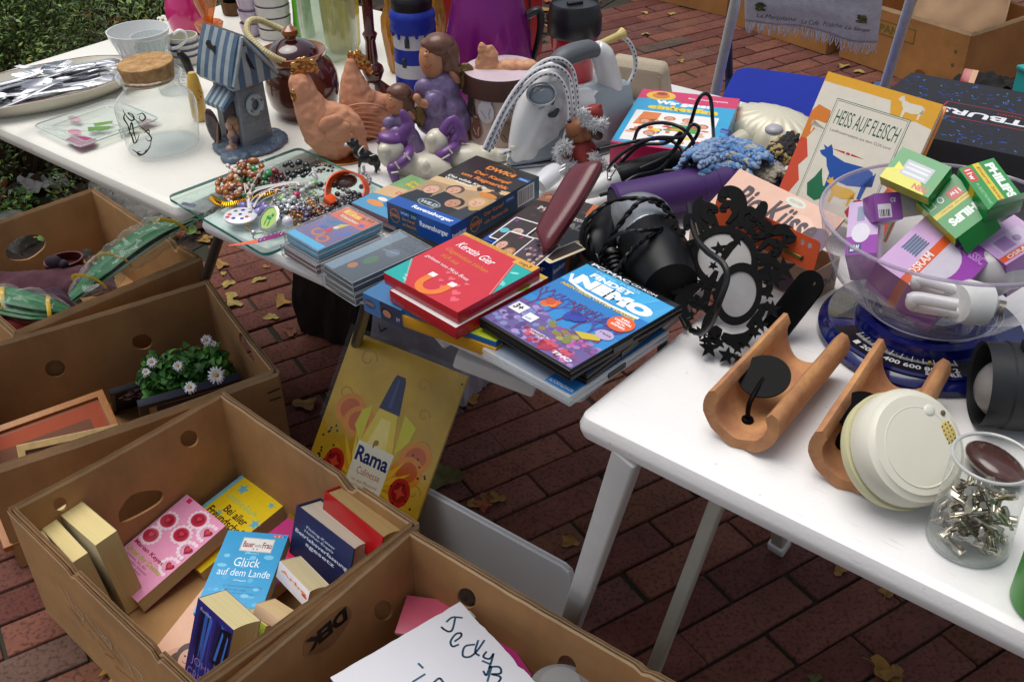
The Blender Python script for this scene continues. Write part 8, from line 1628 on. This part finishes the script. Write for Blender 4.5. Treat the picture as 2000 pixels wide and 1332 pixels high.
bulbbox('lilac bulb box at the left wall of the bowl behind the grey flap',(1700,392),(1760,385),(1650,500),(.86,.87,.83),.04,'b890bc',[('r',0,0,1,1,'c0a8c8'),('r',0,0,1,.34,'8a3c98'),('e',.45,.4,.3,.18,'d0ccd4'),('r',.3,.62,.55,.9,'8890a4'),('r',.1,.04,.5,.2,'3a4468'),('t','25W',.14,.07,.3,.11,'e0e0ea',0,.04)])
bulbbox('open lilac bulb box whose purple flap shows a bar code',(1740,376),(1792,372),(1712,432),(.885,.885,.86),.03,'8a4c98',[('r',0,0,1,1,'8a4c98'),('r',.1,.1,.6,.6,'d0ccd0')]+[('r',.15+i*.06,.14,.17+i*.06+.012*(i % 3),.4,'20202c') for i in range(7)]+[('t','CE',.6,.65,.2,.15,'e0e0e4',0,.02)],flap=-.5,fcol='8a8478')
bulbbox('lilac bulb box with a bedside lamp picture at the right side of the bowl',(1945,395),(2010,440),(1900,470),(.875,.87,.85),.055,'a060a8',[('r',0,0,1,1,'c49ccc'),('r',.3,.15,.75,.85,'c8b4d0'),('r',.34,.2,.7,.5,'a880b4'),('e',.55,.62,.1,.08,'9474a4'),('r',.78,0,.94,1,'d0562e'),('t','OSRAM',.92,.15,.6,.1,'e8d8d0',pi/2,.02)],[('r',0,0,1,1,'8c3c98'),('r',.5,.4,.9,.9,'b8a8c0')])
bulbbox('green energy saving bulb box with an open flap and yellow picture on its end',(1852,330),(1930,400),(1790,395),(.915,.895,.885),.02,'0d7030',phs(),[('r',0,0,1,1,'a8b41e')],flap=.9)
bulbbox('green and yellow bulb box end with a picture of the bulb, lying on the rim',(1770,290),(1866,330),(1718,345),(.93,.925,.905),.016,'0f7a30',[('r',0,0,1,1,'0f8438'),('p',[(0,0),(.9,0),(.7,.3),(.2,.45),(0,.3)],'c8c41e'),('r',.25,.3,.8,.75,'a4aab0'),('r',.3,.35,.75,.42,'c4c8cc'),('r',.3,.5,.75,.57,'c4c8cc'),('r',.3,.62,.75,.68,'c4c8cc'),('p',[(.12,.3),(.3,.45),(.12,.6)],'d8c818'),('t','NEU',.62,.06,.3,.16,'b8401c',0,.05)],[('r',0,0,1,1,'a8b41e')])
bulbbox('green energy saving bulb box standing at the back of the bowl with a torn lid',(1925,288),(1984,366),(1872,330),(.935,.915,.92),.022,'0d7030',phs2(),[('r',0,0,1,1,'0f8438'),('r',.4,0,.55,1,'c8b81e')],flap=-1.2,fcol='1c8a3c')
WB=M('white lamp glass','d0cccc',.25,coat=.5,noise=(20,.05));TH=M('screw thread','a8a49c',.3,.9)
e=thing('energy_saving_lamp','white energy saving lamp with folded tubes in the front of the bowl','lamp',W(1880,590,.80));P=e.location;b=B();T2=lambda x,y,z:W(x,y,z)-P
for (x0,y0),(x1,y1) in (((1800,552),(1885,575)),((1790,588),(1870,602))):
    b.tube([T2(x1,y1-6,.85),T2(x0,y0-6,.85),T2(x0-8,y0+1,.845),T2(x0,y0+10,.835),T2(x1,y1+8,.83)],.0068,n=12,smooth=5)
b.obj('tubes',WB,e)
b=B();b.tube([T2(1868,592,.84),T2(1890,590,.838),T2(1925,596,.834),T2(1938,600,.832)],[.020,.024,.022,.013],n=22);b.obj('base',M('white plastic','cfcfca',.3),e);b=B();b.tube([T2(1938+i*2.2,600+i*.5,.832) for i in range(12)],[.0098 if i % 2 else .0088 for i in range(12)],n=14);b.obj('screw_cap',TH,e)
e=thing('light_bulb','frosted round light bulb at the bottom left inside the bowl','bulb',W(1768,565,.80));b=B();b.ell((0,0,.0),(.031,.031,.033),n=24,m=16);b.tube([(.02,.0,0),(.045,.01,.0)],[.022,.013],n=18);b.obj('glass',M('frosted glass','b09c9c',.3,coat=.3),e);b=B();b.tube([(.045,.01,0),(.066,.014,0)],.0125,n=14);b.obj('screw_cap',TH,e)
e=thing('light_bulb','frosted bulb at the right of the bowl with its long screw cap pointing right','bulb',W(1935,530,.82));b=B();b.ell((0,0,0),(.029,.029,.03),n=24,m=16);b.tube([(.015,-.002,0),(.036,-.006,-.004)],[.024,.013],n=18);b.obj('glass',M('frosted glass','b4b0b0',.3,coat=.3),e);b=B();b.tube([(.036+i*.0024,-.006-.0003*i,-.004) for i in range(12)],[.0125 if i % 2 else .0112 for i in range(12)],n=14);b.obj('screw_cap',TH,e)
# ---- terracotta channel holders
TR=M('terracotta','cc9660',.85,noise=(16,.35),bump=(55,1.2),col2='98664a')
def channel(label,n0,n1,R,L,rod,dsc):
    """n0: picture point of the underside of the near end, n1: direction point, rod: foot px, dsc: disc centre px + radius"""
    a=W(*n0);d=(W(*n1)-a);d.z=0;d.normalize();e=thing('candle_holder',label,'candle holder',mw=Matrix(((-d.y,d.x,0,a.x),(d.x,d.y,0,a.y),(0,0,1,a.z),(0,0,0,1))))
    mw=Matrix(((d.y,d.x,0,a.x),(-d.x,d.y,0,a.y),(0,0,1,a.z),(0,0,0,1)));e.matrix_world=mw
    b=B();N,M_=24,30;th=.0125;vs=[];fs=[]
    prof_=[]
    for i in range(N+1):
        q=radians(-205+230*i/N);prof_.append((q,R,0))
    outp=[(cos(q)*R*1.02,R+sin(q)*R*.98) for q,_,_ in prof_];inp=[(cos(q)*(R-th),R+sin(q)*(R-th)*.98) for q,_,_ in reversed(prof_)]
    def roundends(o,i_):return o+[((o[-1][0]+i_[0][0])/2+.000,(o[-1][1]+i_[0][1])/2+th*.45)]+i_+[((i_[-1][0]+o[0][0])/2,(i_[-1][1]+o[0][1])/2+th*.45)]
    loop=roundends(outp,inp);m=len(loop)
    for j in range(M_+1):
        y=L*j/M_
        for k,(x,z) in enumerate(loop):
            dd=.0016*mnoise.noise(Vector((x*30,y*18,z*30+L*9)));ye=y+(.010*((x/R)**2)*(1 if j == M_ else 0))*1.5+(.0035*mnoise.noise(Vector((x*60,z*60,j)))if j in (0,M_) else 0);vs.append((x*(1+dd*12),ye,max(0,z*(1+dd*8))))
    fs=[(j*m+k,j*m+(k+1) % m,(j+1)*m+(k+1) % m,(j+1)*m+k) for j in range(M_) for k in range(m)]
    n_=N+1
    for base,fl in ((0,1),(M_*m,0)):
        for k in range(N):q=(base+k,base+k+1,base+m-3-k,base+m-2-k);fs.append(q if fl else q[::-1])
        q=(base+N,base+N+1,base+N+2);fs.append(q);fs.append((base+m-1,base,base+m-2))
    b.add(vs,fs);b.obj('channel',TR,e,ang=60)
    b=B();f=mw.inverted() @ W(*rod,TZ+th+.003);c=mw.inverted() @ W(*dsc[0],TZ+dsc[2]);BM=M('black metal','090808',.4,spec=.08)
    b.tube([f,f+Vector((0,.0,.022)),c+Vector((0,-.002,-.002))],.0028,n=8,smooth=5);b.lathe([(.007,0),(.006,.003),(.003,.004)],14,c=f-Vector((0,0,.002)));b.obj('rod',BM,e)
    b=B();b.T=Matrix.Translation(c) @ rot(dsc[3]);b.lathe([(0,-.0012),(dsc[1],-.001),(dsc[1],.001),(0,.0008)],36,capb=False,capt=False);b.obj('drip_disc',BM,e);return e
channel('left terracotta half-pipe candle holder with black disc, greenish at its far end',(1438,876),(1590,700),.0405,.165,(1460,818),((1493,735),.027,.05,(.35,0,0)))
channel('right terracotta half-pipe candle holder, partly behind the smoke alarm',(1648,958),(1768,758),.0405,.175,(1636,882),((1690,812),.027,.045,(.35,.3,0)))
# ---- smoke alarm
c=W(1790,870,.80);v=(Vector((0,0,HC))-c).normalized();r_=_rt;n=(v*.74+r_*.52+Vector((0,0,1))*.18).normalized();up_=Vector((0,0,1));xx=up_.cross(n).normalized();yy=n.cross(xx);mw=Matrix(((xx.x,yy.x,n.x,c.x),(xx.y,yy.y,n.y,c.y),(xx.z,yy.z,n.z,c.z),(0,0,0,1)))
R=.055;e=thing('smoke_alarm','round white smoke alarm on edge leaning against a terracotta holder','smoke alarm',mw=mw);SW_=M('white abs plastic','d6d2c0',.4,noise=(8,.06));b=B();b.lathe([(R*.7,-.026),(R*.98,-.024),(R,-.018),(R,-.006),(R*.95,.0),(R*.86,.002),(R*.84,.0035),(R*.5,.0055),(0,.006)],64,capt=False);b.obj('housing',SW_,e)
b=B();b.lathe([(R*.9,-.040),(R*1.0,-.038),(R*1.03,-.030),(R*1.02,-.027),(R*.9,-.0265)],64);b.obj('base_plate',M('yellowed plastic','c9c49a',.4),e)
b=B();b.tube([(R*.68*cos(a),R*.68*sin(a)-.002,.0042) for a in [2*pi*i/48 for i in range(48)]],.0009,n=6,closed=True);b.tube([(R*.80*cos(a),R*.80*sin(a),.003) for a in [radians(190)+radians(150)*i/30 for i in range(31)]],.0007,n=6);b.obj('ridge',SW_,e)
q=onp(1808,803,mw);b=B();b.ell((q[0],q[1],.005),(.0062,.0055,.0018));b.obj('test_button',M('button plastic','d2d2c4',.3),e);q=onp(1835,808,mw);b=B();b.ell((q[0],q[1],.005),(.0026,.0026,.0012));b.obj('indicator',M('dark hole','5a4a3c',.6),e)
q=onp(1845,846,mw);b=B();b.ell((q[0],q[1],.0042),(.0085,.0115,.0016));b.obj('sounder',M('yellow grille','c2ad64',.45),e);b=B()
for i in range(-1,2):
    for j in range(-2,3):b.ell((q[0]+i*.0042,q[1]+j*.004+.001*i,.0057),(.0009,.0009,.0004),n=8,m=4)
b.obj('sounder_hole',M('dark hole','4a3c22',.6),e)
# ---- black pipe with a pale ball
c=W(1912,748,.775);d=(W(2060,760,.775)-c).normalized();e=thing('black_pipe','thick black plastic pipe lying at the right edge of the table','pipe',c);b=B();Rr=.044
mwp=d.to_track_quat('Z','Y').to_matrix().to_4x4();b.T=mwp;b.lathe([(Rr,0),(Rr*1.0,.022),(Rr*1.04,.024),(Rr*1.04,.2),(Rr*.96,.2),(Rr*.94,.003)],48,capb=False,capt=False);b.lathe([(Rr*.94,.003),(Rr,0)],48,capb=False,capt=False);b.obj('tube',M('black rubbery plastic','1a1b1d',.5,noise=(30,.3),bump=(60,.2)),e)
b=B();b.ell(c*0+d*.03+Vector((0,0,-.006)),.033,n=28,m=20);b.obj('ball',M('dusty acrylic','84807c',.35,noise=(14,.3)),e)
b=B();b.T=mwp;b.box(.012,.02,.16,c=(0,Rr*1.04,.03),bev=.002);b.obj('rib',M('black rubbery plastic','161719',.5),e)
b=B();fr=frame(W(1790,752,.732),W(1868,752,.732),W(1792,738,.732));b.T=fr[0];b.mesh(plate(rrect(fr[1],.02,.005,4),(),.0025));tag(b.obj('leather_tag',M('pink leather','8c5048',.6,noise=(30,.2))),'dusty pink stitched leather strip under the blue scale','leather strip')
b=B();b.ell((0,0,0),(.028,.034,.012),(0,.3,.3),n=24,m=14);tag(b.obj('polished_stone',M('red wood grain','4c241e',.25,noise=(12,.5),coat=.8),mw=Matrix.Translation(W(1945,905,.742))),'polished reddish brown oval seen through the clear cup','stone')
# ---- clear cup with metal shelf pins
P=W(1888,1056);k=K(P);e=thing('clear_cup','clear tapered plastic cup filled with small metal shelf pins','cup',P);zt_=up(1935,893,P)-P.z;tilt=(bp(1935,893,P)-P);tilt.z=0;tilt *= .0
b=B();b.lathe([(.034,.0015),(.0365,.006),(.0345,.05),(.0335,zt_)],56,capt=False);b.obj('wall',thin('clear cup plastic','f8faf8',.03,.02,.6,1.1),e);b=B();b.tube([(.0335*cos(a),.0335*sin(a),zt_) for a in [2*pi*i/56 for i in range(56)]],.0017,n=8,closed=True);b.obj('rim',M('clear rim','b0b0ac',.2,coat=.5),e)
b=B();b.tube([(.0345*cos(a),.0345*sin(a),.0035) for a in [2*pi*i/56 for i in range(56)]],.0013,n=8,closed=True);b.obj('foot_ring',thin('cup foot','e4e6e4',.35,.03,.4),e)
b=B();b.tube([(-.011,0,0),(-.003,0,0),(-.001,0,0),(.011,0,0)],[.0036,.0036,.0026,.0026],n=10);b.box(.011,.0085,.0035,c=(.011,0,0),bev=.001,cen=True)
pin=b.obj('shelf_pin',M('nickel','b8b0a0',.2,1.));rd=random.Random(77)
for i in range(64):
    o=pin if i == 0 else pin.copy();o.name='shelf_pin'
    if i:COL.objects.link(o)
    a=rd.uniform(0,6.3);r_=.026*rd.random()**.5;z_=.008+.052*(i/64)+rd.uniform(-.003,.003);o.location=P+Vector((cos(a)*r_,sin(a)*r_,z_));o.rotation_euler=(rd.uniform(0,6),rd.uniform(-.9,.9),rd.uniform(0,6));tag(o,'small nickel shelf pin in the heap inside the clear cup','shelf pin','shelf pins in the clear cup')
P=W(2058,1185);e=thing('green_pot','bright green plastic pot cut off by the right edge','pot',P);b=B();b.lathe([(.03,0),(.036,.004),(.036,.06),(.036,.08),(.034,.08),(.03,.01)],44);b.obj('body',M('green plastic','3a8a2c',.35),e);b=B();b.lathe([(.036,.076),(.038,.079),(.037,.083),(.033,.081)],44,capb=False,capt=False);b.obj('rim',M('green plastic','3f9430',.35),e)
# ================================================================== chair, towel, cartons and paper bag behind
zs=.43;e=thing('folding_chair','folding chair with blue seat and steel tube frame behind the tables','chair',W(1560,180,0));P=e.location.copy();SL,SR=W(1395,190,zs),W(1728,168,zs)
s0,s1,s2,s3=W(1440,128,zs),W(1715,165,zs),W(1700,262,zs),W(1385,235,zs);b=B();cen=(s0+s1+s2+s3)/4
b.T=Matrix();ppts=[]
for a,b_,c_ in ((s3,s0,s1),(s0,s1,s2),(s1,s2,s3),(s2,s3,s0)):
    for t in (.0,.25,.5,.75,1.):p=b_+(a-b_)*.14*(1-t)**2+(c_-b_)*.14*t*t;ppts.append((p.x-P.x,p.y-P.y))
A2=sum(ppts[i][0]*ppts[(i+1) % len(ppts)][1]-ppts[(i+1) % len(ppts)][0]*ppts[i][1] for i in range(len(ppts)))
if A2 < 0:ppts=ppts[::-1]
b.prism(ppts,zs-.025,zs);o=b.obj('seat',M('blue vinyl','04208c',.45,noise=(10,.1),spec=.2),e);bevelmod(o,.006,3)
ST=M('galvanised tube','ccd2d0',.35,noise=(60,.15));BT=M('blue painted tube','1c3c6c',.4);Tl,Tr=W(1440,-12,.72),W(1783,-12,.72)
for q0,q1 in ((SL,Tl),(SR,Tr)):b=B();dd=(q0-q1).normalized();b.tube([q1-dd*.2-P,q0-P,q0+dd*.0-P+dd*.45],.0125,n=14);b.obj('frame_tube',ST,e)
b=B();b.tube([Tl-(SL-Tl).normalized()*.2-P,Tr-(SR-Tr).normalized()*.2-P],.0125,n=12);b.obj('top_tube',ST,e)
b=B();b.tube([W(1422,80,.45)-P,W(1424,150,.3)-P,W(1424,150,.3)-P+Vector((.0,-.1,-.28))],.012,n=10);b.obj('rear_leg',BT,e);b=B();b.tube([s1-P,s1-P+Vector((.05,.15,-.41))],.012,n=10);b.obj('rear_leg',BT,e)
tw=frame(W(1455,45,.66),W(1715,78,.66),W(1470,-60,.80));e=thing('tea_towel','pale blue fringed tea towel with embroidered herb names hanging on the chair','towel',mw=tw[0]);TW,THh=tw[1],tw[2];TM=M('pale blue towelling','e6eefc',.95,noise=(60,.15),bump=(400,1.0))
b=B();wav=lambda u,v:.006*sin(u*9)+.004*mnoise.noise(Vector((u*4,v*4,1)))
b.grid(50,20,lambda u,v:Vector((u*TW,v*THh+.010*sin(u*5+.5)*(1-v),wav(u,v))));o=b.obj('cloth',TM,e);m=o.modifiers.new('s','SOLIDIFY');m.thickness=.003
b=B();rd=random.Random(5)
for i in range(64):u=(i+.5)/64;y0=.010*sin(u*5+.5);x0=u*TW;l_=rd.uniform(.026,.036);b.tube([(x0,y0+.001,wav(u,0)-.0015),(x0+rd.uniform(-.004,.002),y0-l_*.5,wav(u,0)+rd.uniform(-.003,.003)),(x0+rd.uniform(-.009,.003),y0-l_,wav(u,0)+rd.uniform(-.003,.003))],[.0018,.0016,.0007],n=5)
b.obj('fringe',TM,e)
art(e,TW,THh,[('t','La Marjolaine',.1,.16,.3,.1,'4a4a44',.02,0,.3),('t','Le Café',.44,.17,.13,.09,'4a4a44',.0,0,.3),('t','Fraîche',.6,.18,.14,.08,'4a4a44',0,0,.3),('t','La Sauge',.76,.15,.18,.08,'4a4a44',.02,0,.3)]+[('e',x+rd.uniform(-.03,.03),.38+rd.uniform(-.06,.08),.016,.02,rd.choice(['5c6a40','7a7a48','4c5c3c','8a8458'])) for x in (.13,.87) for _ in range(22)],.0085,name='embroidery',rough=.9)
def bgcarton(label,fl_,fr_,depth,hgt,walls=None):
    a,c_=W(*fl_,0),W(*fr_,0);x=(c_-a);L=x.length;x.normalize();y=Vector((-x.y,x.x,0));mw=Matrix(((x.x,y.x,0,a.x),(x.y,y.y,0,a.y),(0,0,1,0),(0,0,0,1)));return carton(label,mw,L,depth,hgt,walls or {},mats=[card_mat('cardboard','a8743e'),CARDL],seed=31)[0],mw,L
bgcarton('long low carton at the top edge behind the chair',(1180,-25),(1418,32),.4,.24,{'f':dict(holes=[],oholes=[])})
cb,mwb2,Lb=bgcarton('carton with green print standing behind the tea towel',(1440,50),(1612,106),.38,.21)
art(cb,Lb,.2,[('r',.45,.35,.9,.6,'5c5a30'),('r',.46,.37,.89,.58,'a8743e'),('t','BANANAS',.48,.4,.38,.15,'5c5a30',0,.04),('r',.93,.5,.97,.56,'3a3a28')],.0127,T=rot((pi/2,0,0)),name='printed_lettering')
cc,mwc2,Lc=bgcarton('large carton holding a brown paper bag behind the black boxed game',(1645,112),(1868,190),.42,.235)
art(cc,Lc,.22,[('e',.22,.45,.035,.06,'c8c4b8'),('e',.7,.2,.045,.06,'7a5230'),('r',.05,.62,.6,.86,'6a6434'),('r',.06,.64,.59,.84,'a8743e'),('t','COMPANY',.1,.66,.42,.14,'6a6434',0,.04),('e',.93,.5,.012,.03,'5c5a30'),('e',.93,.72,.012,.03,'5c5a30')],.0127,T=rot((pi/2,0,0)),name='printed_lettering')
pb=W(1880,8,.25);e=thing('paper_sack','brown paper sack with blue print lying in the large carton','paper sack',pb);b=B();yaw=radians(-35);b.T=rot((1.05,0,yaw));b.grid(20,24,lambda u,v:Vector(((u-.5)*.34*(1-.25*v),(v-.25)*.5,.035*cos((u-.5)*pi)+.012*mnoise.noise(Vector((u*5,v*5,2))))));b.grid(20,24,lambda u,v:Vector(((.5-u)*.34*(1-.25*v),(v-.25)*.5,-.035*cos((u-.5)*pi))));b.obj('sack',M('kraft paper','a08060',.8,noise=(7,.2),bump=(30,.6)),e,ang=180)
art(e,.14,.1,[('t','PAPIERSACK',0,.75,1,.14,'5c6480',0,.02)]+[('t','lll mm nn oo',0,.6-.12*i,1-.1*i,.07,'7a6a78') for i in range(5)],.0,name='printed_lettering',T=rot((1.05,0,yaw)) @ Matrix.Translation((-.09,.02,.052)) @ rot((0,0,.5)))
b=B();rd=random.Random(2)
b.grid(24,18,lambda u,v:Vector(((u-.5)*.22,(v-.5)*.14,.045*abs(mnoise.noise(Vector((u*4,v*4,5))))+.03*sin(u*pi))));o=b.obj('black_cloth',M('black cloth','15130f',.9,bump=(40,.6)),mw=Matrix.Translation(W(1930,180,.12)));tag(o,'crumpled black cloth in front of the large carton','cloth')
pack('red and orange paperback beside the black cloth',frame(W(1872,165,.16),W(1900,170,.16),W(1874,132,.20)),.02,'98241c',[('r',.6,0,1,1,'b07840')],name='book',cat='book')
e=thing('turquoise_crate','turquoise plastic edge at the far right behind the black game box','crate',W(2026,190,.3));b=B();b.box(.03,.2,.35,c=(.01,.0,-.3),r=(0,0,.3),bev=.006);b.obj('side',M('turquoise plastic','1c8a88',.35),e);b=B();b.box(.04,.2,.012,c=(.01,0,.05),r=(0,0,.3),bev=.003);b.obj('rim',M('turquoise plastic','24948f',.35),e)
for o in bpy.data.objects:
    if 'label' in o.keys() and len(o['label'].split()) > 16:print('LONG',o['label'])
